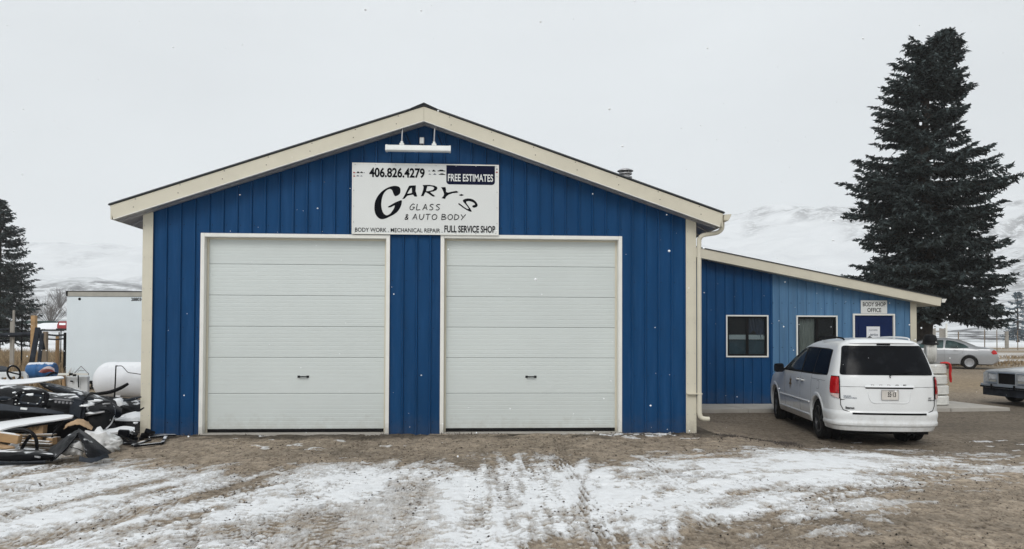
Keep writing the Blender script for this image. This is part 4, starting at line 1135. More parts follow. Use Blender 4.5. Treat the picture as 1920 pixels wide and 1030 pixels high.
# concrete walk in front of the office
walk = tag(thing('walkway', 'pale concrete walkway slabs along the office front', None), kind='structure')
for poly in ([(9.27, 4.16), (11.72, 4.20), (11.42, 5.525), (9.27, 5.525)], [(11.735, 4.20), (14.3, 4.26), (14.3, 5.525), (11.435, 5.525)], [(14.315, 4.26), (16.6, 4.33), (16.6, 5.525), (14.315, 5.525)], [(16.615, 4.33), (18.12, 4.42), (18.0, 5.2), (17.9, 6.25), (16.615, 6.25)]):
    MB().prism(poly, -0.22, -0.04, 'Z').build('paving_slab', M['concrete'], walk, bevel=0.008)
# ------------------------------------------------------------------ minivan
ZL = [0.20, 0.27, 0.35, 0.50, 0.70, 0.90, 1.00, 1.06, 1.12, 1.20, 1.35, 1.48, 1.56, 1.61, 1.65, 1.68, 1.705, 1.72]
VW = [0.88, 0.945, 0.975, 0.99, 0.995, 0.985, 0.975, 0.965, 0.945, 0.915, 0.865, 0.815, 0.775, 0.735, 0.68, 0.60, 0.46, 0.20]
VR = [-0.95, -0.99, -1.00, -1.01, -1.01, -1.00, -0.99, -0.98, -0.965, -0.935, -0.87, -0.80, -0.755, -0.735, -0.72, -0.69, -0.60, -0.30]
VF = [3.98, 4.05, 4.09, 4.10, 4.08, 3.92, 3.62, 3.25, 2.85, 2.60, 2.15, 1.75, 1.48, 1.28, 1.08, 0.90, 0.65, 0.35]
def vprof(z): return np.interp(z, ZL, VW), np.interp(z, ZL, VR), np.interp(z, ZL, VF)
NR, MRr, NF = 26.0, 2.4, 10.0
def side_x(y, z, off=0.0):
    w, r, f = vprof(z); yc = (r + f) / 2 + 0.3; hr = yc - r; hf = f - yc
    eta = np.clip((y - yc) / (hf if y > yc else hr), -1, 1)
    n = NF if y > yc else NR
    return w * (1 - abs(eta) ** n) ** (1 / MRr) + off
def rear_y(x, z, off=0.0):
    w, r, f = vprof(z); yc = (r + f) / 2 + 0.3
    return yc - (yc - r) * (1 - min(abs(x) / w, 1) ** MRr) ** (1 / NR) - off
def front_y(x, z):
    w, r, f = vprof(z); yc = (r + f) / 2 + 0.3
    return yc + (f - yc) * (1 - min(abs(x) / w, 1) ** MRr) ** (1 / NF)
def van_ring(z, nside=70, nend=17):
    w, r, f = vprof(z); yc = (r + f) / 2 + 0.3
    ys = np.concatenate([yc + (r - yc) * np.array([0.985, 0.965, 0.94]), np.linspace(yc + (r - yc) * 0.91, yc + (f - yc) * 0.88, nside), yc + (f - yc) * np.array([0.92, 0.955, 0.98])])
    pts = [(-side_x(y, z), y) for y in ys]
    xe = side_x(ys[-1], z)
    pts += [(x, front_y(x, z)) for x in np.linspace(-xe, xe, nend + 2)[1:-1]]
    pts += [(side_x(y, z), y) for y in ys[::-1]]
    xe = side_x(ys[0], z)
    pts += [(x, rear_y(x, z)) for x in np.linspace(xe, -xe, nend + 2)[1:-1]]
    return pts
van = thing('minivan', 'white minivan with dark tinted glass parked before the office', 'van', (12.42, 0.30, -0.195), -R(9.2))
van.scale = (0.885, 1.0, 1.045)
zs = np.concatenate([np.linspace(0.255, 1.0, 22), np.linspace(1.03, 1.60, 20), np.linspace(1.615, 1.72, 10)])
rings = [van_ring(z) for z in zs]
nr_ = len(rings[0]); vs = []; fs = []
for z, rg in zip(zs, rings): vs += [(p[0], p[1], z + (0.012 * (1 - (p[0] / 0.75) ** 2) if z > 1.6 else 0)) for p in rg]
for k in range(len(zs) - 1):
    for i in range(nr_):
        j = (i + 1) % nr_; fs.append((k * nr_ + i, (k + 1) * nr_ + i, (k + 1) * nr_ + j, k * nr_ + j))
fs.append(tuple(range(nr_))); fs.append(tuple((len(zs) - 1) * nr_ + i for i in range(nr_))[::-1])
mbv = MB().add(vs, fs)
vbody = mbv.build('body', M['carwhite'], van)
AX = (0.0, 3.08)
cut = MB()
for ya in AX:
    for s in (-1, 1):
        pts = [(ya + 0.385 * math.cos(a_), 0.36 + 0.385 * math.sin(a_)) for a_ in np.linspace(0, PI, 25)] + [(ya - 0.385, 0.1), (ya + 0.385, 0.1)]
        cut.prism(pts, s * 0.64, s * 1.2, 'X')
cutter = cut.build('arch_cutter', None)
cutter.parent = van
bpy.context.view_layer.update()
boolean_cut(vbody, cutter)
vbody.data.materials.clear(); vbody.data.materials.append(M['carwhite'])
for p in vbody.data.polygons: p.use_smooth = True
vbody.data.set_sharp_from_angle(angle=R(32))
# arch lips
for ya in AX:
    for s in (-1, 1):
        mb = MB()
        A_ = np.linspace(-0.22, PI + 0.22, 28)
        V0 = []
        for a_ in A_:
            for rad, off in ((0.372, -0.02), (0.380, 0.006), (0.412, 0.014), (0.440, 0.006), (0.455, -0.012)):
                y, z = ya + rad * math.cos(a_), 0.36 + rad * math.sin(a_)
                V0.append((s * (side_x(min(max(y, -0.95), 3.9), max(z, 0.22)) + off), y, z))
        F0 = [(i * 5 + j, (i + 1) * 5 + j, (i + 1) * 5 + j + 1, i * 5 + j + 1) for i in range(len(A_) - 1) for j in range(4)]
        mb.add(V0, F0); mb.build('wheel_arch', M['carwhite'], van, True, 60)
        MB().prism([(ya + 0.40 * math.cos(a_), 0.36 + 0.40 * math.sin(a_)) for a_ in np.linspace(0, 2 * PI, 24, endpoint=False)], s * 0.60, s * 0.66, 'X').build('wheel_well', M['black'], van)
MB().bbox((-0.80, -0.75, 0.19), (0.80, 3.8, 0.40)).build('underbody', M['black'], van)

def wheel(name, parent, loc, rad, wid, rim_r, mat_rim, spokes=5, side=-1, spoke_w=0.05, hub=True, rz=0.0):
    """axis along x, outer face at side"""
    mb = MB(); h = wid / 2
    pr = [(rim_r, -h * 0.85), (rad - 0.045, -h), (rad - 0.012, -h * 0.82), (rad - 0.004, -h * 0.45), (rad - 0.012, -h * 0.42), (rad - 0.012, -h * 0.36), (rad, -h * 0.34), (rad, h * 0.34), (rad - 0.012, h * 0.36), (rad - 0.012, h * 0.42), (rad - 0.004, h * 0.45), (rad - 0.012, h * 0.82), (rad - 0.045, h), (rim_r, h * 0.85)]
    mb.lathe(pr, axis='X', n=40, closed=True)
    o = mb.build(name, M['tyre'], parent, True, 40, loc=loc, rot=(0, 0, rz))
    mb = MB()
    mb.lathe([(rim_r + 0.004, h * 0.9 * side), (rim_r - 0.018, h * 0.86 * side), (rim_r - 0.03, h * 0.3 * side), (0.05, h * 0.1 * side)], axis='X', n=36)
    if hub: mb.lathe([(0, h * 0.72 * side), (0.05, h * 0.72 * side), (0.062, h * 0.55 * side), (0.065, h * 0.1 * side)], axis='X', n=20)
    for k in range(spokes):
        a_ = 2 * PI * k / spokes + PI / 2
        ca, sa = math.cos(a_), math.sin(a_)
        mb.bar((h * 0.60 * side, 0.045 * ca, 0.045 * sa), (h * 0.78 * side, (rim_r - 0.01) * ca, (rim_r - 0.01) * sa), spoke_w, 0.022) if abs(ca) < 0 else None
        tx, ty = -sa, ca
        for w1, w2 in ((spoke_w, spoke_w * 1.5),):
            P = []
            for rr_, ww in ((0.045, w1), (rim_r - 0.008, w2)):
                for hh_ in (h * 0.58 * side, h * 0.80 * side):
                    for sgn in (-1, 1):
                        P.append((hh_ if rr_ > 0.1 else hh_ * 0.85, rr_ * ca + sgn * ww / 2 * tx, rr_ * sa + sgn * ww / 2 * ty))
            mb.add(P, [(0, 1, 3, 2), (4, 6, 7, 5), (0, 4, 5, 1), (2, 3, 7, 6), (0, 2, 6, 4), (1, 5, 7, 3)])
    rim = mb.build('rim', mat_rim, o, True, 30)
    return o
for ya in AX:
    for s in (-1, 1):
        wheel('wheel', van, (s * 0.855, ya, 0.348), 0.348, 0.235, 0.222, M['rim'], 5, s, 0.055, rz=(R(-7) if ya > 1 else 0))

def patch_side(name, poly, mat, parent, s=-1, off=0.004, n=16, m=26, surf=None, ysub=None):
    """pane following the flank; poly in y/z"""
    surf = surf or side_x
    P = np.array(poly); z0, z1 = P[:, 1].min(), P[:, 1].max()
    vs, fs = [], []
    for k in range(n + 1):
        z = z0 + (z1 - z0) * (0.5 - 0.5 * math.cos(PI * (0.004 + 0.992 * k / n)))
        ys = []
        for i in range(len(P)):
            a_, b_ = P[i], P[(i + 1) % len(P)]
            if (a_[1] - z) * (b_[1] - z) <= 0 and a_[1] != b_[1]: ys.append(a_[0] + (b_[0] - a_[0]) * (z - a_[1]) / (b_[1] - a_[1]))
        ya, yb = min(ys), max(ys)
        for i in range(m + 1):
            y = ya + (yb - ya) * i / m
            vs.append((s * surf(y, z, off), y, z))
    for k in range(n):
        for i in range(m): fs.append((k * (m + 1) + i, k * (m + 1) + i + 1, (k + 1) * (m + 1) + i + 1, (k + 1) * (m + 1) + i))
    mb = MB().add(vs, fs)
    return mb.build(name, mat, parent, True, 60)
def patch_rear(name, poly, mat, parent, off=0.004, n=14, m=26):
    P = np.array(poly); z0, z1 = P[:, 1].min(), P[:, 1].max()
    vs, fs = [], []
    for k in range(n + 1):
        z = z0 + (z1 - z0) * (0.5 - 0.5 * math.cos(PI * (0.004 + 0.992 * k / n)))
        xs = []
        for i in range(len(P)):
            a_, b_ = P[i], P[(i + 1) % len(P)]
            if (a_[1] - z) * (b_[1] - z) <= 0 and a_[1] != b_[1]: xs.append(a_[0] + (b_[0] - a_[0]) * (z - a_[1]) / (b_[1] - a_[1]))
        xa, xb = min(xs), max(xs)
        for i in range(m + 1):
            x = xa + (xb - xa) * i / m
            vs.append((x, rear_y(x, z, off), z))
    for k in range(n):
        for i in range(m): fs.append((k * (m + 1) + i, k * (m + 1) + i + 1, (k + 1) * (m + 1) + i + 1, (k + 1) * (m + 1) + i))
    return MB().add(vs, fs).build(name, mat, parent, True, 60)
def rounded(poly, r, n=5):
    out = []
    P = [np.array(p, float) for p in poly]
    for i in range(len(P)):
        a_, b_, c_ = P[i - 1], P[i], P[(i + 1) % len(P)]
        u = (a_ - b_) / np.linalg.norm(a_ - b_); v = (c_ - b_) / np.linalg.norm(c_ - b_)
        rr_ = min(r, np.linalg.norm(a_ - b_) * 0.45, np.linalg.norm(c_ - b_) * 0.45)
        for k in range(n + 1):
            t_ = k / n
            out.append(tuple((1 - t_) ** 2 * (b_ + u * rr_) + 2 * t_ * (1 - t_) * b_ + t_ ** 2 * (b_ + v * rr_)))
    return out
for s in (-1, 1):
    band = rounded([(-0.52, 1.10), (-0.40, 1.545), (1.05, 1.565), (1.55, 1.50), (2.46, 1.08)], 0.07)
    patch_side('side_glass_band', band, M['black'], van, s, 0.003, 18, 60)
    patch_side('quarter_window', rounded([(-0.48, 1.125), (-0.37, 1.525), (0.30, 1.54), (0.30, 1.125)], 0.08), M['sideglass'], van, s, 0.0065)
    patch_side('sliding_door_window', rounded([(0.335, 1.125), (0.335, 1.54), (1.03, 1.545), (1.03, 1.12)], 0.03), M['sideglass'], van, s, 0.0065)
    patch_side('front_door_window', rounded([(1.10, 1.12), (1.10, 1.545), (1.50, 1.49), (2.10, 1.18), (2.12, 1.11)], 0.03), M['carglass2'], van, s, 0.0065)
    # seams, mouldings, handles, fuel door
    mb = MB()
    for yy, za_, zb_ in ((1.07, 0.30, 1.10), (0.36, 0.62, 1.10), (2.20, 0.32, 1.06)):
        mb.tube([(s * side_x(yy, z, 0.0005), yy, z) for z in np.linspace(za_, zb_, 14)], 0.0035, 5)
    mb.tube([(s * side_x(y, 1.02, 0.0005), y, 1.02) for y in np.linspace(-0.45, 0.36, 10)], 0.0035, 5)
    mb.build('door_seams', M['seamgrey'], van)
    for zc, r_ in ((0.60, 0.018), (0.375, 0.020)):
        mb = MB(); mb.tube([(s * side_x(y, zc, 0.004), y, zc) for y in np.linspace(0.46, 2.60, 24)], r_, 8, flat=0.8); mb.build('side_moulding', M['carwhite'], van, True, 60)
    for yy in (0.93, 1.25):
        mb = MB()
        mb.tube([(s * side_x(yy, 0.955, 0.0), yy - 0.085, 0.955), (s * side_x(yy, 0.955, 0.028), yy - 0.06, 0.957), (s * side_x(yy, 0.955, 0.032), yy, 0.958), (s * side_x(yy, 0.955, 0.028), yy + 0.06, 0.957), (s * side_x(yy, 0.955, 0.0), yy + 0.085, 0.955)], 0.016, 8, smooth_n=3)
        mb.build('door_handle', M['carwhite'], van, True, 60)
        patch_side('handle_cup', rounded([(yy - 0.075, 0.925), (yy - 0.075, 0.985), (yy + 0.075, 0.985), (yy + 0.075, 0.925)], 0.025), M['seamgrey'], van, s, 0.0025, 4, 6)
    # mirror
    mb = MB(); mb.prism(rounded([(0.0, -0.085), (0.0, 0.085), (0.20, 0.095), (0.215, -0.075)], 0.05), -0.06, 0.05, 'Y')
    mi = mb.build('mirror', M['blackclean'], van, bevel=0.012, loc=(s * 0.985 if s > 0 else -1.20, 2.32, 1.115))
    MB().bbox((0.02, -0.064, -0.06), (0.19, -0.0605, 0.07)).build('mirror_glass', M['carglass'], mi)
    MB().bbox((-0.06 if s > 0 else 0.19, 0.0, -0.05), (0.03 if s > 0 else 0.30, 0.04, 0.0)).build('mirror_arm', M['blackclean'], mi)
    # roof rail
    mb = MB(); mb.tube([(s * 0.60, -0.45, 1.665), (s * 0.615, -0.36, 1.722), (s * 0.62, 0.3, 1.742), (s * 0.61, 0.95, 1.727), (s * 0.60, 1.05, 1.69)], 0.015, 8, smooth_n=4); mb.build('roof_rail', M['carwhite' if s > 0 else 'seam'], van, True, 60)
patch_side('fuel_door', rounded([(-0.13, 0.86), (-0.13, 1.00), (0.03, 1.00), (0.03, 0.86)], 0.03), M['seamgrey'], van, -1, 0.001, 4, 6)
patch_side('fuel_cover', rounded([(-0.124, 0.866), (-0.124, 0.994), (0.024, 0.994), (0.024, 0.866)], 0.03), M['carwhite'], van, -1, 0.003, 4, 6)
# star badge on the front door
st = []
for k in range(14):
    rr_ = 0.115 if k % 2 == 0 else 0.05
    st.append((1.78 + rr_ * 0.9 * math.sin(k * PI / 7), 0.86 + rr_ * 1.25 * math.cos(k * PI / 7)))
vs = [(-side_x(y, z, 0.004), y, z) for y, z in st] + [(-side_x(1.78, 0.86, 0.004), 1.78, 0.86)]
MB().add(vs, [(k, (k + 1) % 14, 14) for k in range(14)]).build('star_badge', M['decal'], van)
# rear glass with black surround
patch_rear('rear_window', rounded([(-0.845, 1.14), (-0.725, 1.605), (0.725, 1.605), (0.845, 1.14)], 0.05), M['carglass'], van, 0.006, 16, 40)
mb = MB(); mb.tube([(x, rear_y(x, 1.625, 0.012), 1.625) for x in np.linspace(-0.12, 0.12, 9)], 0.014, 6); mb.build('high_brake_light', M['seam'], van)
mb = MB()
xs_ = np.linspace(-0.70, 0.70, 25); vs = []; fs = []
for x in xs_:
    yb_ = rear_y(x, 1.66)
    for dy, z in ((0.10, 1.685), (-0.03, 1.655), (-0.045, 1.638), (-0.02, 1.618), (0.05, 1.615)): vs.append((x, yb_ + dy, z + 0.012 * (1 - (x / 0.7) ** 2)))
for i in range(24):
    for j in range(4): fs.append((i * 5 + j, (i + 1) * 5 + j, (i + 1) * 5 + j + 1, i * 5 + j + 1))
mb.add(vs, fs); mb.build('roof_spoiler', M['carwhite'], van, True, 60)
# liftgate seam
gate = [(-0.855, 1.10), (-0.845, 0.80), (-0.84, 0.66), (-0.80, 0.585), (-0.70, 0.555), (0, 0.55), (0.70, 0.555), (0.80, 0.585), (0.84, 0.66), (0.845, 0.80), (0.855, 1.10)]
mb = MB(); gp = []
for a_, b_ in zip(gate[:-1], gate[1:]):
    for t_ in np.linspace(0, 1, 8, endpoint=False): gp.append((a_[0] + (b_[0] - a_[0]) * t_, a_[1] + (b_[1] - a_[1]) * t_))
mb.tube([(x, rear_y(x, z, 0.002), z) for x, z in gp], 0.006, 6)
mb.build('liftgate_seam', M['seam'], van)
mb = MB(); mb.tube([(x, rear_y(x, 0.955, 0.0), 0.955) for x in np.linspace(-0.84, -0.43, 12)], 0.0035, 5); mb.tube([(x, rear_y(x, 0.955, 0.0), 0.955) for x in np.linspace(0.43, 0.84, 12)], 0.0035, 5); mb.build('gate_crease', M['seamgrey'], van)
# licence recess with brow
vs = []; fs = []
xs_ = np.linspace(-0.44, 0.44, 17)
for x in xs_:
    for dz, dy in ((0.03, 0.002), (0.022, 0.022), (0.004, 0.028), (-0.004, 0.004)): vs.append((x, rear_y(x, 0.95 + dz, dy), 0.95 + dz))
for i in range(16):
    for j in range(3): fs.append((i * 4 + j, (i + 1) * 4 + j, (i + 1) * 4 + j + 1, i * 4 + j + 1))
MB().add(vs, fs).build('plate_brow', M['carwhite'], van, True, 50)
patch_rear('plate_shadow_gap', [(-0.42, 0.927), (-0.43, 0.947), (0.43, 0.947), (0.42, 0.927)], M['seam'], van, 0.003, 3, 16)
rim_ = rounded([(-0.40, 0.925), (-0.34, 0.70), (0.34, 0.70), (0.40, 0.925)], 0.09)
mb = MB(); mb.tube([(x, rear_y(x, z, 0.001), z) for x, z in rim_[4:-4]], 0.007, 6); mb.build('plate_recess_edge', M['carwhite'], van, True, 60)
pl = MB().bbox((-0.155, -0.004, -0.08), (0.155, 0.004, 0.08)).build('licence_plate', M['plate'], van, bevel=0.004, loc=(0.0, -1.016, 0.832))
mb = MB()
for a_, b_ in (((-0.155, -0.08), (0.155, -0.073)), ((-0.155, 0.073), (0.155, 0.08)), ((-0.155, -0.073), (-0.148, 0.073)), ((0.148, -0.073), (0.155, 0.073))): mb.bbox((a_[0], -0.009, a_[1]), (b_[0], -0.0045, b_[1]))
mb.build('plate_frame', M['galv'], pl)
link_mesh('lettering', text_mesh('35\u00b713', 0.145, 0.075, 0.02), M['signink'], pl, (0.03, -0.0055, -0.03))
link_mesh('lettering', text_mesh('MONTANA', 0.09, 0.014, 0.0), M['greyink'], pl, (0.02, -0.0055, 0.054))
for i, ch in enumerate('DODGE'):
    x = (-0.30, -0.155, -0.01, 0.135, 0.275)[i]
    link_mesh('brand_letter', text_mesh(ch, 0.055, 0.022, 0.03), M['galv' if i < 3 else 'signink'], van, (x, rear_y(x, 0.985, 0.004), 0.974))
def rear_text(body, x, z, w, h, mat, bold=0.02):
    # follow the curve of the gate at x
    dy = (rear_y(x + 0.05, z) - rear_y(x - 0.05, z)) / 0.1
    link_mesh('badge', text_mesh(body, w, h, bold), mat, van, (x, rear_y(x, z + h / 2, 0.006), z), (0, 0, math.atan(dy)))
rear_text('GRAND', -0.735, 0.795, 0.13, 0.020, M['greyink'])
rear_text('CARAVAN', -0.69, 0.768, 0.22, 0.020, M['greyink'])
rear_text('SXT', 0.745, 0.775, 0.065, 0.020, M['signink'])
rear_text('FLEX FUEL', 0.74, 0.742, 0.075, 0.020, M['signink'], 0.03)
rear_text('Bitterroot', -0.695, 0.600, 0.15, 0.040, M['signink'], 0.03)
# tail lamps wrapping the corners
def corner_patch(name, zrow, mat, s, off, m=14):
    """zrow: list of (z, y_side, x_rear)"""
    vs = []; fs = []
    zr_ = np.array(zrow)
    zz_ = np.unique(np.concatenate([zr_[:, 0], np.linspace(zr_[0, 0], zr_[-1, 0], 16)]))
    zrow = [(z, np.interp(z, zr_[:, 0], zr_[:, 1]), np.interp(z, zr_[:, 0], zr_[:, 2])) for z in zz_]
    for z, ysd, xr in zrow:
        w, r, f = vprof(z); yc = (r + f) / 2 + 0.3; hr = yc - r
        # parameter: angle psi from side to rear
        p0 = math.asin(min(1, (abs((ysd - yc) / hr)) ** (NR / 2)))
        p1 = math.acos(min(1, (xr / w) ** (MRr / 2)))
        for i in range(m + 1):
            p = p0 + (p1 - p0) * i / m
            x = w * math.cos(p) ** (2 / MRr); y = yc - hr * math.sin(p) ** (2 / NR)
            nx_, ny_ = math.cos(p), -math.sin(p)
            vs.append((s * (x + nx_ * off), y + ny_ * off, z))
    for k in range(len(zrow) - 1):
        for i in range(m): fs.append((k * (m + 1) + i, k * (m + 1) + i + 1, (k + 1) * (m + 1) + i + 1, (k + 1) * (m + 1) + i))
    return MB().add(vs, fs).build(name, mat, van, True, 60)
for s in (-1, 1):
    corner_patch('lamp_surround', [(0.745, -0.93, 0.845), (0.765, -0.86, 0.842), (0.80, -0.74, 0.84), (0.9, -0.69, 0.838), (1.12, -0.69, 0.838)], M['seam'], s, 0.009, 44)
    tl = corner_patch('tail_lamp', [(0.842, -0.725, 0.852), (0.9, -0.705, 0.85), (1.00, -0.705, 0.85), (1.10, -0.705, 0.85), (1.108, -0.72, 0.856)], M['redlens'], s, 0.018, 44)
    for za_, zb_ in ((0.985, 1.085), (0.86, 0.965)):
        mb = MB()
        corner_patch('lamp_bulge', [(za_, -0.84, 0.875), (za_ + 0.02, -0.82, 0.862), (zb_ - 0.02, -0.82, 0.862), (zb_, -0.84, 0.875)], M['redlens'], s, 0.027, 30).parent = tl
    corner_patch('reverse_lamp', [(0.757, -0.90, 0.856), (0.775, -0.84, 0.853), (0.81, -0.745, 0.852), (0.838, -0.727, 0.852)], M['clearlens'], s, 0.017, 44)
# rear bumper wrapping from arch to arch
prof_b = [(0.322, -0.03), (0.332, 0.008), (0.342, 0.026), (0.365, 0.032), (0.392, 0.027), (0.41, 0.014), (0.45, 0.016), (0.50, 0.020), (0.535, 0.018), (0.555, 0.008), (0.575, 0.0)]
vs = []; fs = []
NP = 56
for z, off in prof_b:
    w, r, f = vprof(max(z, 0.3)); yc = (r + f) / 2 + 0.3; hr = yc - r
    p0 = math.asin((abs((-0.42 - yc) / hr)) ** (NR / 2))
    for s in (-1, 1):
        rng_ = np.linspace(p0, PI / 2, NP) if s < 0 else np.linspace(PI / 2, p0, NP)
        # denser towards rear centre handled by even x
        for i in range(NP):
            p = rng_[i]; x = w * max(math.cos(p), 1e-6) ** (2 / MRr); y = yc - hr * math.sin(p) ** (2 / NR)
            vs.append((s * (x + math.cos(p) * off), y - math.sin(p) * off, z))
W_ = 2 * NP
for k in range(len(prof_b) - 1):
    for i in range(W_ - 1): fs.append((k * W_ + i, k * W_ + i + 1, (k + 1) * W_ + i + 1, (k + 1) * W_ + i))
bump = MB().add(vs, fs).build('rear_bumper', M['carwhite'], van, True, 40)
mb = MB(); vs = []; fs = []
for x in np.linspace(-0.66, 0.66, 21):
    yb_ = rear_y(x, 0.54)
    for dy, z in ((0.0, 0.548), (-0.026, 0.546), (-0.030, 0.535), (-0.027, 0.520), (0.0, 0.512)): vs.append((x, yb_ + dy, z))
for i in range(20):
    for j in range(4): fs.append((i * 5 + j, (i + 1) * 5 + j, (i + 1) * 5 + j + 1, i * 5 + j + 1))
mb.add(vs, fs); mb.build('step_pad', M['seam'], bump, True, 60)
mb = MB(); mb.tube([(0.35, -0.55, 0.25), (0.36, -0.95, 0.235)], 0.03, 10); mb.build('exhaust_tip', M['seam'], van)
mb = MB(); mb.tube([(0.02, rear_y(0, 1.10, 0.02), 1.10), (0.05, rear_y(0, 1.15, 0.02), 1.15), (0.46, rear_y(0.46, 1.195, 0.02), 1.195)], 0.009, 6, smooth_n=3); mb.build('rear_wiper', M['seam'], van)
mb = MB(); mb.lathe([(0.05, 0), (0.035, 0.012), (0.012, 0.03), (0, 0.032)], (0, -0.12, 1.727), 'Z', 14); mb.build('roof_antenna', M['seam'], van, True)
# front end of the van (seen only from elsewhere)
for s in (-1, 1):
    vs = []; fs = []
    for z in np.linspace(0.66, 0.80, 5):
        for x in np.linspace(0.55, 0.90, 9): vs.append((s * x, front_y(x, z) + 0.006, z))
    for k in range(4):
        for i in range(8): fs.append((k * 9 + i, k * 9 + i + 1, (k + 1) * 9 + i + 1, (k + 1) * 9 + i))
    MB().add(vs, fs).build('headlamp', M['clearlens'], van, True, 60)
vs = []; fs = []
for z in np.linspace(1.10, 1.60, 12):
    xw_ = np.interp(z, [1.10, 1.60], [0.80, 0.60])
    for x in np.linspace(-xw_, xw_, 21): vs.append((x, front_y(x, z) + 0.006, z))
for k in range(11):
    for i in range(20): fs.append((k * 21 + i, k * 21 + i + 1, (k + 1) * 21 + i + 1, (k + 1) * 21 + i))
MB().add(vs, fs).build('windscreen', M['carglass2'], van, True, 60)

# ------------------------------------------------------------------ generic saloon loft
def saloon(name, label, loc, rz, st, belt, mat, wb, tr, group=None, cabin=(0.6, 2.6), boxy=False):
    """st: (y, z_top, half width at belt, half width at top) along the length, rear axle at y=0"""
    root = thing(name, label, 'car', loc, rz, group)
    S = np.array(st)
    ys = np.linspace(S[0, 0], S[-1, 0], 110)
    zt = np.interp(ys, S[:, 0], S[:, 1]); wb_ = np.interp(ys, S[:, 0], S[:, 2]); wt = np.interp(ys, S[:, 0], S[:, 3])
    zb = np.interp(ys, [S[0, 0], S[0, 0] + 0.25, S[-1, 0] - 0.3, S[-1, 0]], [0.36, 0.20, 0.20, 0.30])
    ker = np.ones(3) / 3
    if not boxy:
        zt2 = np.convolve(np.pad(zt, 1, 'edge'), ker, 'valid'); zt = zt2
    vs = []; fs = []
    nb = None
    for y, z1, w, w1, z0 in zip(ys, zt, wb_, wt, zb):
        bl = min(belt, z1 - 0.05)
        rise = z1 - bl
        half = [(0, z0), (w * 0.80, z0), (w * 0.955, z0 + 0.05), (w * 0.985, (z0 + bl) * 0.42), (w, (z0 + bl) * 0.56), (w * 0.985, bl - 0.08), (w * 0.955, bl)]
        for t_ in (0.25, 0.5, 0.75): half.append((w * 0.955 + (w1 - w * 0.955) * (t_ ** 1.25), bl + rise * 0.90 * t_))
        half += [(w1, bl + rise * 0.90), (w1 * 0.90, bl + rise * 0.965), (w1 * 0.6, z1), (0, z1 + 0.012)]
        ring = [(x, z) for x, z in half] + [(-x, z) for x, z in half[-2:0:-1]]
        nb = len(ring)
        vs += [(x, y, z) for x, z in ring]
    for k in range(len(ys) - 1):
        for i in range(nb):
            j = (i + 1) % nb; fs.append((k * nb + i, k * nb + j, (k + 1) * nb + j, (k + 1) * nb + i))
    fs.append(tuple(range(nb))[::-1]); fs.append(tuple((len(ys) - 1) * nb + i for i in range(nb)))
    body = MB().add(vs, fs).build('body', mat, root)
    cut = MB()
    for ya in (0, wb):
        for s in (-1, 1):
            cut.prism([(ya + (tr + 0.045) * math.cos(a_), tr + (tr + 0.045) * math.sin(a_)) for a_ in np.linspace(0, PI, 21)] + [(ya - tr - 0.045, 0.0), (ya + tr + 0.045, 0.0)], s * 0.60, s * 1.2, 'X')
    cutter = cut.build('arch_cutter', None); cutter.parent = root
    bpy.context.view_layer.update()
    boolean_cut(body, cutter)
    body.data.materials.clear(); body.data.materials.append(mat)
    for p in body.data.polygons: p.use_smooth = True
    body.data.set_sharp_from_angle(angle=R(30))
    MB().bbox((-0.6, S[0, 0] + 0.5, 0.19), (0.6, S[-1, 0] - 0.4, 0.5)).build('underbody', M['black'], root)
    def surf(y, z, off=0.0):
        z1 = np.interp(y, ys, zt); w = np.interp(y, ys, wb_); w1 = np.interp(y, ys, wt); z0 = np.interp(y, ys, zb)
        bl = min(belt, z1 - 0.05); rise = z1 - bl
        if z <= bl:
            x = np.interp(z, [z0, z0 + 0.05, (z0 + bl) * 0.42, (z0 + bl) * 0.56, bl - 0.08, bl], [w * 0.80, w * 0.955, w * 0.985, w, w * 0.985, w * 0.955])
        else:
            t_ = min((z - bl) / (rise * 0.9), 1); x = w * 0.955 + (w1 - w * 0.955) * t_ ** 1.25
        return x + off
    return root, body, surf

sed_st = [(-1.14, 0.62, 0.70, 0.60), (-1.12, 0.80, 0.78, 0.66), (-1.04, 0.93, 0.84, 0.70), (-0.80, 0.985, 0.885, 0.72), (-0.42, 1.025, 0.90, 0.70), (-0.30, 1.05, 0.90, 0.68), (0.20, 1.27, 0.91, 0.62), (0.50, 1.375, 0.915, 0.585), (0.85, 1.425, 0.92, 0.57), (1.35, 1.44, 0.92, 0.57), (1.70, 1.40, 0.92, 0.575),
          (2.10, 1.26, 0.92, 0.61), (2.65, 1.00, 0.92, 0.72), (2.75, 0.965, 0.92, 0.75), (3.2, 0.90, 0.89, 0.74), (3.55, 0.80, 0.82, 0.66), (3.78, 0.66, 0.66, 0.52), (3.84, 0.52, 0.56, 0.46)]
sedan, sb, ssurf = saloon('silver_sedan', 'silver saloon car parked side on beyond the van, below the spruce', (28.75, 21.45, 0.115), R(58), sed_st, 0.93, M['silver'], 2.755, 0.315)
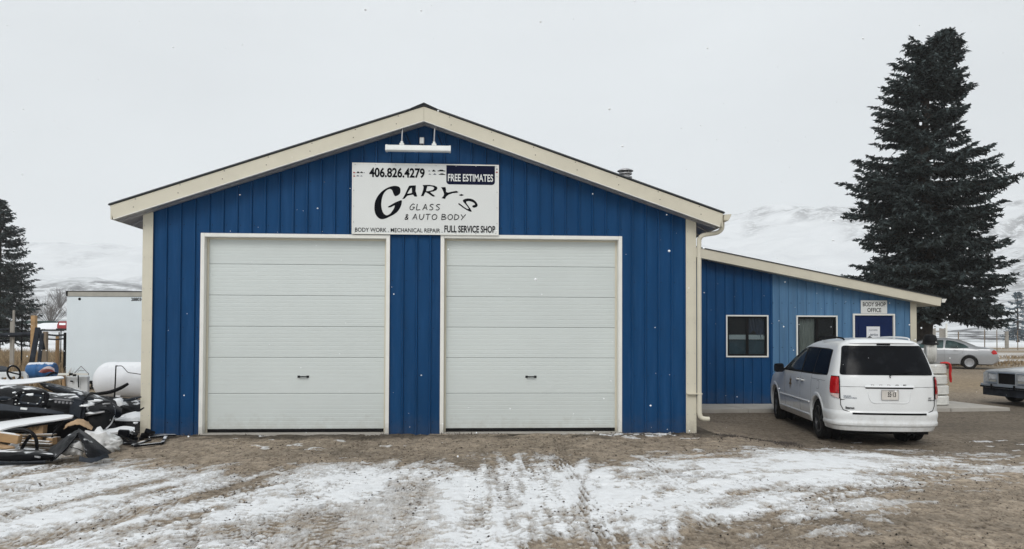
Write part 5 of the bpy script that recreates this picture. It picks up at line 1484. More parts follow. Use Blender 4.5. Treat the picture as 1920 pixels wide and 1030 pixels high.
for s in (-1, 1):
    win_r = rounded([(-0.02, 0.99), (0.20, 1.15), (0.62, 1.30), (0.92, 1.335), (0.98, 0.955), (0.45, 0.95)], 0.06)
    patch_side('rear_door_window', win_r, M['tint'], sedan, s, 0.004, 10, 16, ssurf)
    patch_side('front_door_window', rounded([(1.04, 0.955), (1.02, 1.34), (1.45, 1.335), (1.80, 1.25), (2.32, 0.98), (2.34, 0.945)], 0.04), M['tint'], sedan, s, 0.004, 10, 16, ssurf)
    mb = MB(); mb.tube([(s * ssurf(y, 0.70, 0.003), y, 0.70) for y in np.linspace(0.42, 2.35, 14)], 0.016, 6, flat=0.8); mb.build('side_moulding', M['silver2'], sedan)
    mb = MB(); mb.tube([(s * ssurf(1.00, z, 0.001), 1.00, z) for z in np.linspace(0.25, 0.94, 10)], 0.006, 5); mb.tube([(s * ssurf(0.34 - 0.25 * (z - 0.5), z, 0.001), 0.34 - 0.25 * (z - 0.5), z) for z in np.linspace(0.72, 0.94, 6)], 0.006, 5)
    mb.tube([(s * ssurf(y, 0.845, 0.001), y, 0.845 ) for y in np.linspace(0.1, 2.4, 12)], 0.006, 5)
    mb.build('door_seams', M['seamgrey'], sedan)
    for yy in (0.55, 1.45):
        mb = MB(); mb.tube([(s * ssurf(yy, 0.86, 0.0), yy - 0.08, 0.86), (s * ssurf(yy, 0.86, 0.022), yy - 0.05, 0.86), (s * ssurf(yy, 0.86, 0.022), yy + 0.05, 0.86), (s * ssurf(yy, 0.86, 0.0), yy + 0.08, 0.86)], 0.016, 6); mb.build('door_handle', M['silver2'], sedan, True)
    patch_side('tail_lamp', rounded([(-1.09, 0.70), (-1.10, 0.86), (-0.93, 0.90), (-0.84, 0.78), (-0.92, 0.69)], 0.02), M['redlens'], sedan, s, 0.008, 6, 8, ssurf)
    mb = MB(); mb.box((s * 0.98, 2.22, 1.0), (0.20, 0.10, 0.13)); mb.build('mirror', M['silver'], sedan, bevel=0.03)
    for ya in (0.0, 2.755): wheel('wheel', sedan, (s * 0.80, ya, 0.315), 0.315, 0.205, 0.19, M['silverrim'], 9, s, 0.034)
    # dark arch edge, bumper lower strip
    mb = MB(); mb.tube([(s * ssurf(min(max(0.36 * math.cos(a_), -1.1), 3.5), 0.315 + 0.36 * math.sin(a_), 0.004), 0.36 * math.cos(a_), 0.315 + 0.36 * math.sin(a_)) for a_ in np.linspace(0, PI, 20)], 0.012, 6); mb.build('arch_edge', M['silver'], sedan, True)
def glass_strip(root, name, pts, mat):
    vs = []; fs = []
    for (y, z, w) in pts:
        for x in np.linspace(-w, w, 9): vs.append((x, y, z + 0.02 * (1 - (x / 0.75) ** 2)))
    for k in range(len(pts) - 1):
        for i in range(8): fs.append((k * 9 + i, k * 9 + i + 1, (k + 1) * 9 + i + 1, (k + 1) * 9 + i))
    MB().add(vs, fs).build(name, mat, root, True, 60)
glass_strip(sedan, 'rear_window', [(-0.28, 1.065, 0.62), (0.20, 1.277, 0.585), (0.48, 1.378, 0.545)], M['tint'])
glass_strip(sedan, 'windscreen', [(2.62, 1.022, 0.66), (2.10, 1.267, 0.595), (1.74, 1.397, 0.545)], M['tint'])
mb = MB(); mb.tube([(-0.70, -0.62, 0.99), (-0.70, -0.64, 1.75)], 0.006, 5); mb.build('aerial', M['seam'], sedan)
MB().bbox((-0.70, -1.165, 0.40), (0.70, -1.10, 0.56)).build('rear_bumper', M['silver'], sedan, bevel=0.02)

# old square saloon at the right edge
old_st = [(-1.2, 0.70, 0.78, 0.70), (-1.18, 0.90, 0.82, 0.74), (-0.5, 0.96, 0.86, 0.76), (-0.25, 0.98, 0.86, 0.74), (0.25, 1.34, 0.87, 0.62), (1.5, 1.37, 0.87, 0.62), (2.15, 0.98, 0.87, 0.74), (2.3, 0.955, 0.87, 0.78), (3.45, 0.875, 0.85, 0.78), (3.56, 0.845, 0.84, 0.77), (3.585, 0.70, 0.83, 0.77), (3.60, 0.50, 0.80, 0.75)]
car3, cb, csurf = saloon('old_saloon', 'pale grey square old saloon car with chrome bumper, cut off at picture edge', (22.55, 6.02, -0.10), R(96), old_st, 0.80, M['silver2'], 2.68, 0.30, boxy=True)
FY = 3.615
mb = MB()
for a_, b_ in (((-0.27, 0.50), (0.27, 0.53)), ((-0.27, 0.80), (0.27, 0.835)), ((-0.295, 0.50), (-0.27, 0.835)), ((0.27, 0.50), (0.295, 0.835))): mb.bbox((a_[0], FY - 0.06, a_[1]), (b_[0], FY + 0.03, b_[1]))
gr = mb.build('grille', M['chrome'], car3, bevel=0.004)
MB().bbox((-0.27, FY - 0.05, 0.53), (0.27, FY - 0.004, 0.80)).build('grille_back', M['black'], gr)
for i in range(13):
    x = -0.25 + i * 0.0417
    MB().bbox((x - 0.006, FY - 0.003, 0.531), (x + 0.006, FY + 0.012, 0.799)).build('grille_bar', M['seam'], gr)
for s in (-1, 1):
    mb = MB()
    for a_, b_ in (((0.31, 0.545), (0.62, 0.565)), ((0.31, 0.79), (0.62, 0.815)), ((0.31, 0.565), (0.325, 0.79)), ((0.605, 0.565), (0.62, 0.79))): mb.bbox((s * a_[0], FY - 0.05, a_[1]), (s * b_[0], FY + 0.012, b_[1]))
    hl_ = mb.build('headlamp', M['chrome'], car3)
    MB().bbox((s * 0.327, FY - 0.045, 0.627), (s * 0.603, FY + 0.0, 0.788)).build('lens', M['lampglass'], hl_, bevel=0.006)
    MB().bbox((s * 0.327, FY - 0.045, 0.567), (s * 0.603, FY + 0.002, 0.620)).build('signal_lens', M['alu'], hl_, bevel=0.004)
    mb = MB(); mb.prism([(s * 0.635, FY + 0.0), (s * 0.835, FY - 0.045), (s * 0.865, FY - 0.28), (s * 0.80, FY - 0.28), (s * 0.635, FY - 0.1)], 0.56, 0.80, 'Z'); mb.build('corner_lamp', M['lampglass'], car3, bevel=0.006)
    for ya in (0.0, 2.68): wheel('wheel', car3, (s * 0.76, ya, 0.30), 0.30, 0.195, 0.20, M['silverrim'], 12, s, 0.03)
    patch_side('side_window', rounded([(0.0, 0.99), (0.30, 1.27), (1.40, 1.285), (1.90, 0.99)], 0.03), M['tint'], car3, s, 0.004, 8, 12, csurf)
    mb = MB(); mb.tube([(s * csurf(y, 0.55, 0.004), y, 0.55) for y in np.linspace(-1.0, 3.4, 20)], 0.018, 6, flat=0.6); mb.build('side_moulding', M['seam'], car3)
mb = MB(); pts = [(-0.90, FY - 0.55), (-0.89, FY - 0.02), (-0.80, FY + 0.07), (-0.4, FY + 0.125), (0, FY + 0.14), (0.4, FY + 0.125), (0.80, FY + 0.07), (0.89, FY - 0.02), (0.90, FY - 0.55)]
def ribbon(mb, pts, za, zb, dep):
    n_ = len(pts); vs = []
    for i, (x, y) in enumerate(pts):
        a_ = np.array(pts[max(i - 1, 0)]); b_ = np.array(pts[min(i + 1, n_ - 1)]); d = (b_ - a_) / np.linalg.norm(b_ - a_); nrm = np.array([d[1], -d[0]])
        for o_, z in ((0, za), (0, zb), (dep, zb), (dep, za)): vs.append((x + nrm[0] * o_, y + nrm[1] * o_, z))
    fs = [(i * 4 + j, (i + 1) * 4 + j, (i + 1) * 4 + (j + 1) % 4, i * 4 + (j + 1) % 4) for i in range(n_ - 1) for j in range(4)] + [(0, 1, 2, 3), ((n_ - 1) * 4 + 3, (n_ - 1) * 4 + 2, (n_ - 1) * 4 + 1, (n_ - 1) * 4)]
    return mb.add(vs, fs)
ribbon(mb, pts, 0.42, 0.515, 0.06); bp_ = mb.build('bumper', M['chrome'], car3, bevel=0.008)
mb = MB(); ribbon(mb, [(p[0] * 1.0, p[1] + 0.012) for p in pts], 0.425, 0.462, 0.025); mb.build('bumper_strip', M['seam'], bp_)
mb = MB(); ribbon(mb, [(p[0] * 0.97, p[1] - 0.05) for p in pts], 0.22, 0.418, 0.05); mb.build('valance', M['darkboard'], car3)
for s in (-1, 1): MB().box((s * 0.36, FY + 0.14, 0.455), (0.055, 0.03, 0.13)).build('bumper_guard', M['seam'], bp_, bevel=0.01)
glass_strip(car3, 'windscreen', [(2.15, 0.995, 0.70), (1.52, 1.375, 0.58)], M['tint'])
mb = MB()
for x in (-0.42, 0.42): mb.tube([(x, 2.35, 0.97), (x * 0.95, 3.0, 0.925), (x * 0.9, 3.5, 0.882)], 0.008, 5)
mb.build('hood_crease', M['silver2'], car3)

# ------------------------------------------------------------------ painted tyres on the walk
TX, TY = 16.76, 5.25
def white_tyre(name, label, loc, rot=(0, 0, 0), group=None, mat='tyrewhite'):
    root = thing(name, label, 'tyre', loc, 0, group)
    root.rotation_euler = rot
    pr = []
    r1, r0, h = 0.34, 0.205, 0.118
    out_ = [(r0, -h * 0.8), (r0 + 0.03, -h * 0.95), (r1 - 0.05, -h), (r1 - 0.015, -h * 0.85)]
    for zc in (-0.6, -0.2, 0.2, 0.6): out_ += [(r1 - 0.012, (zc - 0.17) * h), (r1, (zc - 0.15) * h), (r1, (zc + 0.15) * h), (r1 - 0.012, (zc + 0.17) * h)]
    out_ += [(r1 - 0.015, h * 0.85), (r1 - 0.05, h), (r0 + 0.03, h * 0.95), (r0, h * 0.8), (r0 - 0.02, h * 0.6), (r1 - 0.05, h * 0.5), (r1 - 0.05, -h * 0.5), (r0 - 0.02, -h * 0.6)]
    mb = MB().lathe(out_, n=44, closed=True)
    mb.build('casing', M[mat], root, True, 40)
    return root
for i, (dx, dy, txt) in enumerate([(0.0, 0.0, 'white painted tyre at the bottom of the stack by the office corner'), (0.012, 0.02, 'white painted tyre second from the ground in the stack'), (-0.035, 0.0, 'white painted tyre third from the ground in the stack'), (-0.045, 0.015, 'white painted tyre topmost of the four lying flat in the stack')]):
    white_tyre('tyre', txt, (TX + dx, TY + dy, -0.04 + 0.121 + i * 0.252), (0, R(1.0 * (i % 2)), i * 0.7), 'white painted tyres stacked by the office')
white_tyre('tyre', 'white painted tyre standing on edge on top of the stack', (TX - 0.06, TY, 0.98 + 0.335), (0, R(90), -R(28)), 'white painted tyres stacked by the office')
cap_ = thing('hat', 'black rounded cover resting over the top of the upright tyre', 'cover', (TX - 0.07, TY, 1.47), -R(28))
mb = MB(); mb.lathe([(0.0, 0.225), (0.06, 0.22), (0.125, 0.185), (0.15, 0.10), (0.155, 0.02), (0.185, -0.02), (0.175, -0.035), (0.14, -0.02)], n=20)
mb.v = [(v[0] * 1.06, v[1] * 2.25, v[2]) for v in mb.v]
mb.build('crown', M['black'], cap_, True)
strap_ = thing('red_strap', 'bright red plastic strip draped over the side of the tyre stack', 'strap', (TX, TY, 0.98))
mb = MB(); mb.tube([(-0.02, -0.335, 0.015), (0.12, -0.31, 0.02), (0.24, -0.26, 0.0), (0.285, -0.235, -0.06), (0.30, -0.22, -0.16), (0.29, -0.225, -0.26), (0.315, -0.20, -0.36), (0.33, -0.19, -0.46)], [0.02, 0.028, 0.035, 0.045, 0.046, 0.038, 0.044, 0.03], 10, smooth_n=4, flat=0.7); mb.build('band', M['redplastic'], strap_, True)

# ------------------------------------------------------------------ spruces
def spruce(name, label, loc, height, Rf, cf, mat, n_branch=330, z0=1.6, trunk_r=0.42, seed=1, leaf=0.17, twigs=16, group=None, per=9, lean=0.0):
    rg = np.random.default_rng(seed)
    root = thing(name, label, 'tree', loc, 0, group)
    axis = lambda z: np.array([cf(z), 0.0])
    # trunk
    mb = MB(); zz = np.linspace(-0.3, height * 0.97, 18)
    mb.tube([(axis(z)[0] if z > 0.5 else cf(0.5), 0.0, z) for z in zz], [max(trunk_r * (1 - z / height) ** 0.85 + 0.015, 0.02) * (1.35 if z < 0.1 else 1) for z in zz], 12)
    mb.build('trunk', M['bark'], root, True, 60)
    brv = MB(); Q = []
    zs_ = np.sort(z0 + (height - z0) * rg.random(n_branch) ** 1.25)
    for bi, z in enumerate(zs_):
        az = rg.random() * 2 * PI
        Rr = Rf(z) * (0.62 + 0.46 * rg.random() ** 0.8)
        Rr *= 0.74 + 0.50 * float(vnoise(np.array([az * 1.6]), np.array([z * 0.75]), seed)[0])
        if rg.random() < 0.07: Rr *= 1.15
        d = np.array([math.cos(az), math.sin(az)])
        t_ = (z - z0) / (height - z0)
        droop = (0.34 * (1 - t_) - 0.30 * t_ ** 2) + rg.normal(0, 0.06)
        nseg = 6
        base = np.array([cf(z), 0.0, z])
        pts = []
        for k in range(nseg + 1):
            u = k / nseg
            pts.append(base + np.array([d[0] * Rr * u, d[1] * Rr * u, -droop * Rr * (u ** 1.2) + 0.16 * Rr * max(u - 0.55, 0) ** 1.2 * 2]))
        pts = np.array(pts)
        brv.tube(pts, [0.012 + 0.05 * (Rr / 4), 0.008], 4, cap=False)
        tot = Rr
        ntw = int(twigs * (0.4 + Rr / 2.6))
        for k in range(ntw):
            u = 0.16 + 0.84 * (k + rg.random()) / ntw
            p = np.array([np.interp(u * nseg, np.arange(nseg + 1), pts[:, c]) for c in range(3)])
            sgn = 1 if rg.random() < 0.5 else -1
            tl = (0.22 + 0.50 * (1 - u) * Rr / 3 + 0.10 * rg.random()) * (0.8 + 0.5 * rg.random())
            fw = 0.55 + 0.4 * rg.random()
            tdir = np.array([d[0] * fw - sgn * d[1] * (1 - 0.3 * u), d[1] * fw + sgn * d[0] * (1 - 0.3 * u), -0.25 - 0.55 * rg.random() + 0.35 * t_])
            if u > 0.93: tdir = np.array([d[0], d[1], 0.15])
            tdir /= np.linalg.norm(tdir)
            Q.append((p, tdir, tl))
    P = np.array([q_[0] for q_ in Q]); D = np.array([q_[1] for q_ in Q]); TL = np.array([q_[2] for q_ in Q])
    n = len(P)
    # needle sprays along each twig
    U = (np.arange(per)[None, :] + rg.random((n, per))) / per
    C = P[:, None] + D[:, None] * (TL[:, None] * U)[..., None] + rg.normal(0, 0.035, (n, per, 3))
    LD = D[:, None] * 0.9 + rg.normal(0, 0.50, (n, per, 3)); LD[..., 2] -= 0.12
    LD /= np.linalg.norm(LD, axis=-1, keepdims=True)
    SD = np.cross(LD, rg.normal(0, 1, (n, per, 3))); SD /= np.linalg.norm(SD, axis=-1, keepdims=True) + 1e-9
    ln = leaf * (0.6 + 0.8 * rg.random((n, per, 1))); wd = ln * 0.17
    A = C - LD * ln * 0.4; B = C + SD * wd; E = C + LD * ln * 0.65; G = C - SD * wd
    V = np.stack([A, B, E, G], 2).reshape(-1, 3)
    nq = n * per
    me = bpy.data.meshes.new('crown')
    me.vertices.add(nq * 4); me.vertices.foreach_set('co', V.astype(np.float32).ravel())
    me.loops.add(nq * 4); me.loops.foreach_set('vertex_index', np.arange(nq * 4, dtype=np.int32))
    me.polygons.add(nq); me.polygons.foreach_set('loop_start', np.arange(0, nq * 4, 4, dtype=np.int32))
    me.update(calc_edges=True)
    cr = link_mesh('crown', me, mat, root)
    tag(brv.build('branches', M['bark'], root), kind='stuff')
    return root
bigR = lambda z: 0.83 * np.interp(z, [1.0, 2.2, 4.5, 6.5, 7.6, 8.7, 10.0, 10.7, 11.3, 12.2, 14.5, 16.0, 16.6, 17.2], [3.1, 3.9, 4.2, 3.85, 3.85, 4.4, 4.0, 3.6, 2.75, 2.45, 2.1, 1.6, 0.45, 0.08])
bigc = lambda z: np.interp(z, [0, 1, 4, 8, 12, 15, 17.2], [-0.75, -0.75, -0.45, -0.55, -0.55, -0.3, 0.7])
spruce('spruce_tree', 'tall dark spruce tree rising behind the office annex', (28.85, 24.0, -0.05), 17.2, bigR, bigc, M['needles'], 610, 3.1, 0.42, 5, 0.23, 20, per=10)
lr = lambda z: np.interp(z, [1.0, 2.5, 5, 7, 9, 11, 12.1], [2.9, 3.2, 2.75, 2.4, 1.5, 0.85, 0.1])
spruce('spruce_tree', 'dark spruce tree at the left edge beyond the pole fence', (-32.3, 50.0, 0.0), 12.3, lr, lambda z: np.interp(z, [0, 12], [0, 0.2]), M['needles'], 320, 1.2, 0.28, 9, 0.24, 14, per=7)
fr_ = lambda z: np.interp(z, [0.4, 1.5, 4, 6.5, 8.6], [2.2, 2.6, 2.1, 1.2, 0.1])
spruce('spruce_tree', 'small spruce tinted haze blue-grey far off beyond the right fence', (99.5, 112.0, 0.9), 8.6, fr_, lambda z: 0.0, M['hazespruce'], 110, 0.6, 0.2, 12, 0.36, 9, per=5)

# ------------------------------------------------------------------ trailer and propane tank at the left
tr_ = thing('box_trailer', 'plain white box trailer behind the junk pile, number near its top corner', 'trailer', (-6.63, 10.5, 0.0))
MB().bbox((0, 0.0, 0.22), (2.42, 6.5, 2.735)).build('box', M['trailer'], tr_, bevel=0.012)
MB().bbox((-0.005, -0.015, 2.7375), (2.425, 6.5, 2.885)).build('top_rail', M['alu'], tr_, bevel=0.006)
mb = MB(); mb.bbox((-0.02, -0.03, 2.886), (2.44, 6.52, 2.905)); mb.bbox((-0.015, -0.022, 2.745), (0.03, -0.0155, 2.885)); mb.bbox((2.39, -0.022, 2.745), (2.43, -0.0155, 2.885)); mb.build('roof_edge', M['seam'], tr_)
MB().bbox((0.02, -0.012, 2.76), (0.20, 0.0, 2.87)).build('marker_lamp', M['seam'], tr_) if False else None
for xx in (0.37, 2.30):
    MB().lathe([(0, -0.016), (0.018, -0.016), (0.026, -0.004), (0.042, -0.004), (0.042, 0)], (xx, 0, 2.66), 'Y', 16).build('round_fastener', M['seam'], tr_)
link_mesh('lettering', text_mesh('288034', 0.36, 0.10, 0.03), M['signink'], tr_, (2.05, -0.003, 2.61))
MB().bbox((0.05, 0.1, 0.12), (2.37, 6.4, 0.218)).build('chassis', M['black'], tr_)
for s in (0.28, 2.14):
    for yy in (4.6, 5.5): wheel('wheel', tr_, (s, yy, 0.42), 0.42, 0.28, 0.25, M['silverrim'], 8, -1 if s < 1 else 1)
mb = MB()
for s in (0.35, 2.05): mb.bbox((s - 0.05, 0.9, -0.1), (s + 0.05, 1.0, 0.40))
mb.build('landing_leg', M['galv'], tr_)

tk_ = thing('propane_tank', 'large white horizontal gas tank with domed end beside the workshop', 'tank', (-4.56, 7.95, -0.12))
TRd, TLn = 0.50, 3.2
pr = [(TRd * math.sin(a_), 0.40 * (1 - math.cos(a_))) for a_ in np.linspace(0, PI / 2, 14)] + [(TRd, x) for x in np.linspace(0.6, TLn - 0.6, 8)] + [(TRd * math.cos(a_), TLn - 0.40 + 0.40 * math.sin(a_)) for a_ in np.linspace(0, PI / 2, 14)]
MB().lathe(pr, (0, 0, 0.50), 'X', 48).build('shell', M['tank'], tk_, True, 60)
mb = MB(); mb.lathe([(TRd - 0.01, 0.615), (TRd + 0.003, 0.618), (TRd + 0.003, 0.632), (TRd - 0.01, 0.635)], (0, 0, 0.50), 'X', 48); mb.build('weld_seam', M['tank'], tk_, True)
for x in (0.75, TLn - 0.75): MB().bbox((x - 0.06, -0.35, -0.06), (x + 0.06, 0.35, 0.2)).build('leg', M['tank'], tk_)
mb = MB(); mb.lathe([(0.22, -0.04), (0.22, 0.10), (0.19, 0.20), (0.12, 0.26), (0, 0.285)], (1.52, 0, 0.985), 'Z', 28); lid = mb.build('valve_dome', M['tank'], tk_, True, 60)
MB().box((1.42, -0.205, 1.035), (0.035, 0.03, 0.035)).build('latch', M['seam'], lid)
mb = MB(); mb.prism(rounded([(1.10, 0.95), (1.10, 1.30), (1.50, 1.30), (1.52, 1.2), (1.52, 0.95)], 0.06), 0.24, 0.30, 'Y'); mb.build('raised_cover', M['alu'], tk_, bevel=0.01)
hose = thing('gas_pipe', 'thin black standpipe with a cable sagging across the white tank', 'pipe', (-3.72, 7.2, -0.1))
mb = MB(); mb.tube([(0, 0, 0), (0.02, 0, 0.5), (0.03, 0, 0.88), (0.045, 0.0, 0.905), (0.07, 0, 0.905)], [0.022, 0.018, 0.016, 0.016, 0.016], 8, smooth_n=3); mb.build('standpipe', M['black'], hose, True)
mb = MB(); mb.tube([(0.07, 0, 0.905), (0.18, 0, 0.90), (0.26, 0, 0.82), (0.34, 0, 0.74), (0.50, 0, 0.715), (0.62, 0.05, 0.69), (1.0, 0.1, 0.66)], 0.010, 6, smooth_n=4); mb.build('cable', M['black'], hose, True)
# ------------------------------------------------------------------ scrap heap left of the workshop
# survey helper: bearing and rise of a point (in 1/1920 units of the survey picture) at distance y -> metres
_Ms = np.array((Matrix.Rotation(-R(3.3), 3, 'Z') @ Matrix.Rotation(R(91.2), 3, 'X') @ Matrix.Rotation(R(0.2), 3, 'Z')))
_C = np.array([5.329, -12.801, 1.6543])
def P(u, v, y):
    d = _Ms @ np.array([(u - 960) / 1420.0, -(v - 597.255) / 1420.0, -1.0])
    return tuple(_C + d * ((y - _C[1]) / d[1]))
def PP(pts, y=None):
    return [P(*p) if len(p) == 3 else P(p[0], p[1], y) for p in pts]
def heap(name, label, cat, group=None):
    return thing(name, label, cat, (0, 0, 0), 0, group)
def blob(name, c, s, mat, parent, seed=1, amp=0.25, sub=3):
    bm = bmesh.new(); bmesh.ops.create_icosphere(bm, subdivisions=sub, radius=1.0)
    co = np.array([v.co[:] for v in bm.verts])
    n = (np.abs(fbm(co[:, 0] * 2.6 + seed, co[:, 1] * 2.2 + co[:, 2] * 3.1, 4, seed, 0.65) - 0.5) * 4 - 0.6)
    for v, k in zip(bm.verts, n):
        v.co = Vector((v.co.x * s[0], v.co.y * s[1], v.co.z * s[2])) * (1 + amp * k) + Vector(c)
    me = bpy.data.meshes.new(name); bm.to_mesh(me); bm.free()
    for p in me.polygons: p.use_smooth = True
    return link_mesh(name, me, mat, parent)

t1 = heap('bumper_cover', 'long black bumper cover lying flat along the front of the scrap heap', 'bumper')
sheet('skin', [PP([(-60, 845, -2.1), (20, 844, -2.15), (70, 846, -2.2), (96, 851, -2.25)]), PP([(-60, 849, -2.45), (20, 850, -2.5), (70, 852, -2.5), (100, 855, -2.45)]), PP([(-60, 862, -2.5), (20, 865, -2.52), (70, 864, -2.5), (96, 861, -2.42)])], M['blackplastic'], t1, 4, 0.012)
sheet('lower_lip', [PP([(-60, 863, -2.56), (20, 866, -2.58), (85, 864, -2.55)]), PP([(-60, 869, -2.50), (20, 871, -2.52), (85, 868, -2.5)])], M['greyplastic'], t1, 4, 0.01)
MB().bar(P(28, 847, -2.42), P(75, 858, -2.55), 0.02, 0.02).build('bright_rod', M['galv'], t1)
t1 = heap('wheel_liner', 'black arched plastic wheel liner propped like a tent on the ground', 'car part')
sheet('right_flap', [PP([(146, 805, -2.0), (165, 817, -2.05), (186, 834, -2.1), (207, 851, -2.1)]), PP([(147, 811, -2.25), (163, 829, -2.35), (176, 844, -2.45), (192, 857, -2.45)]), PP([(150, 820, -2.3), (158, 838, -2.45), (160, 853, -2.6), (172, 866, -2.65)])], M['blackplastic'], t1, 5, 0.014, 0.003, 3)
sheet('left_flap', [PP([(149, 804, -1.95), (126, 817, -2.0), (100, 837, -2.1), (74, 858, -2.2)]), PP([(147, 810, -2.1), (126, 824, -2.15), (104, 845, -2.25), (84, 861, -2.35)]), PP([(144, 816, -2.2), (126, 838, -2.3), (112, 853, -2.4), (96, 864, -2.5)])], M['blackplastic'], t1, 5, 0.014, 0.004, 6)
sheet('back_flap', [PP([(149, 804, -1.96), (170, 818, -1.9), (200, 842, -1.85)]), PP([(149, 806, -1.7), (172, 820, -1.6), (204, 846, -1.6)])], M['blackplastic'], t1, 4, 0.012)
sheet('torn_flange', [PP([(150, 856, -2.62), (168, 860, -2.65), (185, 856, -2.6), (200, 851, -2.45)]), PP([(148, 864, -2.66), (167, 868, -2.7), (186, 864, -2.62), (204, 858, -2.45)])], M['greyplastic'], t1, 4, 0.008, 0.004, 4)
t1 = heap('plastic_bag', 'white crumpled plastic bag tucked under the black arched liner', 'bag')
blob('film', P(142, 841, -2.15), (0.14, 0.10, 0.11), M['plasticfilm'], t1, 4, 0.5)
mb = MB(); mb.tube([P(131, 838, -2.27), P(146, 842, -2.29), P(157, 847, -2.27)], 0.006, 6); mb.build('tie', M['black'], t1)
t1 = heap('plastic_wrap', 'big heap of white crumpled plastic wrap beside the arched liner', 'plastic wrap')
blob('film', P(188, 826, -1.3), (0.27, 0.2, 0.17), M['plasticfilm'], t1, 9, 0.6)
blob('fold', P(208, 836, -1.35), (0.15, 0.12, 0.10), M['plasticfilm'], t1, 14, 0.8)
t1 = heap('bent_hoop', 'black bent tube hoop standing up from the scrap near the pallet', 'tube')
mb = MB(); mb.tube(PP([(14, 809), (38, 806), (55, 809), (65, 818), (69, 832), (69, 850)], -1.8), 0.024, 8, smooth_n=4)
mb.build('hoop', M['blackclean'], t1, True)
mb = MB(); mb.tube(PP([(37, 850), (46, 832), (57, 817)], -1.85), 0.022, 8, smooth_n=3); mb.build('brace', M['blackclean'], t1, True)
mb = MB(); mb.tube([P(117, 791, -1.1), P(105, 806, -1.3), P(98, 818, -1.4), P(96, 834, -1.45)], 0.014, 6, smooth_n=3); mb.build('rod', M['blackclean'], t1)
t1 = heap('car_hood', 'long white car hood with snow lying across the scrap heap', 'hood')
sheet('skin', [PP([(-60, 802, -0.7), (10, 792, -0.7), (70, 784, -0.7), (118, 780, -0.75), (138, 781, -0.9)]), PP([(-60, 812, -1.1), (10, 798, -1.1), (65, 789, -1.1), (110, 785, -1.05), (137, 783, -1.0)]), PP([(-60, 832, -1.45), (8, 807, -1.45), (58, 797, -1.4), (100, 791, -1.25), (135, 785, -1.1)])], M['snowy'], t1, 5, 0.02)
mb = MB(); mb.tube(PP([(-60, 836, -1.46), (8, 810, -1.46), (58, 799, -1.41), (100, 793, -1.26)]), 0.018, 6, smooth_n=4); mb.build('folded_edge', M['blackplastic'], t1)
t1 = heap('cardboard_box', 'brown cardboard box with dark print under the white hood', 'box')
c = P(73, 803, -1.25); mbx = MB().box((c[0], c[1], c[2]), (0.17, 0.16, 0.165), (0, R(4), R(8))).build('carton', M['card'], t1, bevel=0.004)
for dx, dz, w, h in ((-0.03, 0.035, 0.04, 0.05), (0.025, 0.03, 0.05, 0.03), (-0.035, -0.01, 0.03, 0.03), (0.02, -0.005, 0.03, 0.02)):
    MB().box((c[0] + dx, c[1] - 0.085 + dx * 0.14, c[2] + dz), (w, 0.004, h), (0, R(4), R(8))).build('print_mark', M['decal'], mbx)
t1 = heap('carton_piece', 'small pale carton behind the printed cardboard box', 'box')
c = P(57, 800, -1.05); MB().box(c, (0.15, 0.12, 0.12), (0, R(-6), R(-12))).build('carton', M['kraft'], t1, bevel=0.004)
t1 = heap('wooden_pallet', 'broken wooden pallet under the scrap with snow on its boards', 'pallet')
for a_, b_, w, h in (((36, 816, -1.35), (104, 815, -1.35), 0.09, 0.022), ((36, 822, -1.3), (112, 824, -1.25), 0.06, 0.07), ((30, 831, -1.5), (96, 834, -1.5), 0.10, 0.022), ((30, 839, -1.45), (100, 842, -1.45), 0.09, 0.022), ((40, 826, -1.6), (95, 829, -1.6), 0.09, 0.02)):
    MB().bar(P(*a_), P(*b_), w, h).build('plank', M['wood'], t1, bevel=0.003)
for u in (40, 70, 97):
    c = P(u, 827, -1.4); MB().box(c, (0.09, 0.13, 0.10)).build('block', M['woodtan'], t1, bevel=0.003)
t1 = heap('timber_block', 'thick tan timber offcut with snow on top at the left', 'timber')
MB().bar(P(-20, 816, -1.95), P(38, 824, -1.9), 0.13, 0.12).build('beam', M['woodtan'], t1, bevel=0.006)
t1 = heap('timber_scrap', 'snowy reddish wood scrap at the lower left of the heap', 'timber')
MB().bar(P(-20, 836, -2.0), P(20, 845, -2.05), 0.16, 0.08).build('beam', M['kraft'], t1, bevel=0.006)
blob('snow_lump', P(45, 846, -1.7), (0.26, 0.12, 0.045), M['flake'], t1, 22, 0.4)
blob('snow_lump', P(26, 838, -1.75), (0.07, 0.07, 0.06), M['flake'], t1, 25, 0.4)
t1 = heap('crumpled_card', 'crumpled tan card sheet lying over the heap behind the liner', 'cardboard')
sheet('sheet', [PP([(120, 804, -1.4), (135, 796, -1.4), (152, 796, -1.45), (163, 802, -1.5), (172, 806, -1.4)]), PP([(124, 796, -1.1), (138, 789, -1.15), (152, 786, -1.1), (165, 792, -1.1), (174, 801, -1.1)]), PP([(122, 800, -0.8), (138, 792, -0.8), (150, 788, -0.8), (164, 796, -0.8), (173, 806, -0.8)])], M['kraft'], t1, 4, 0.01, 0.006, 5)
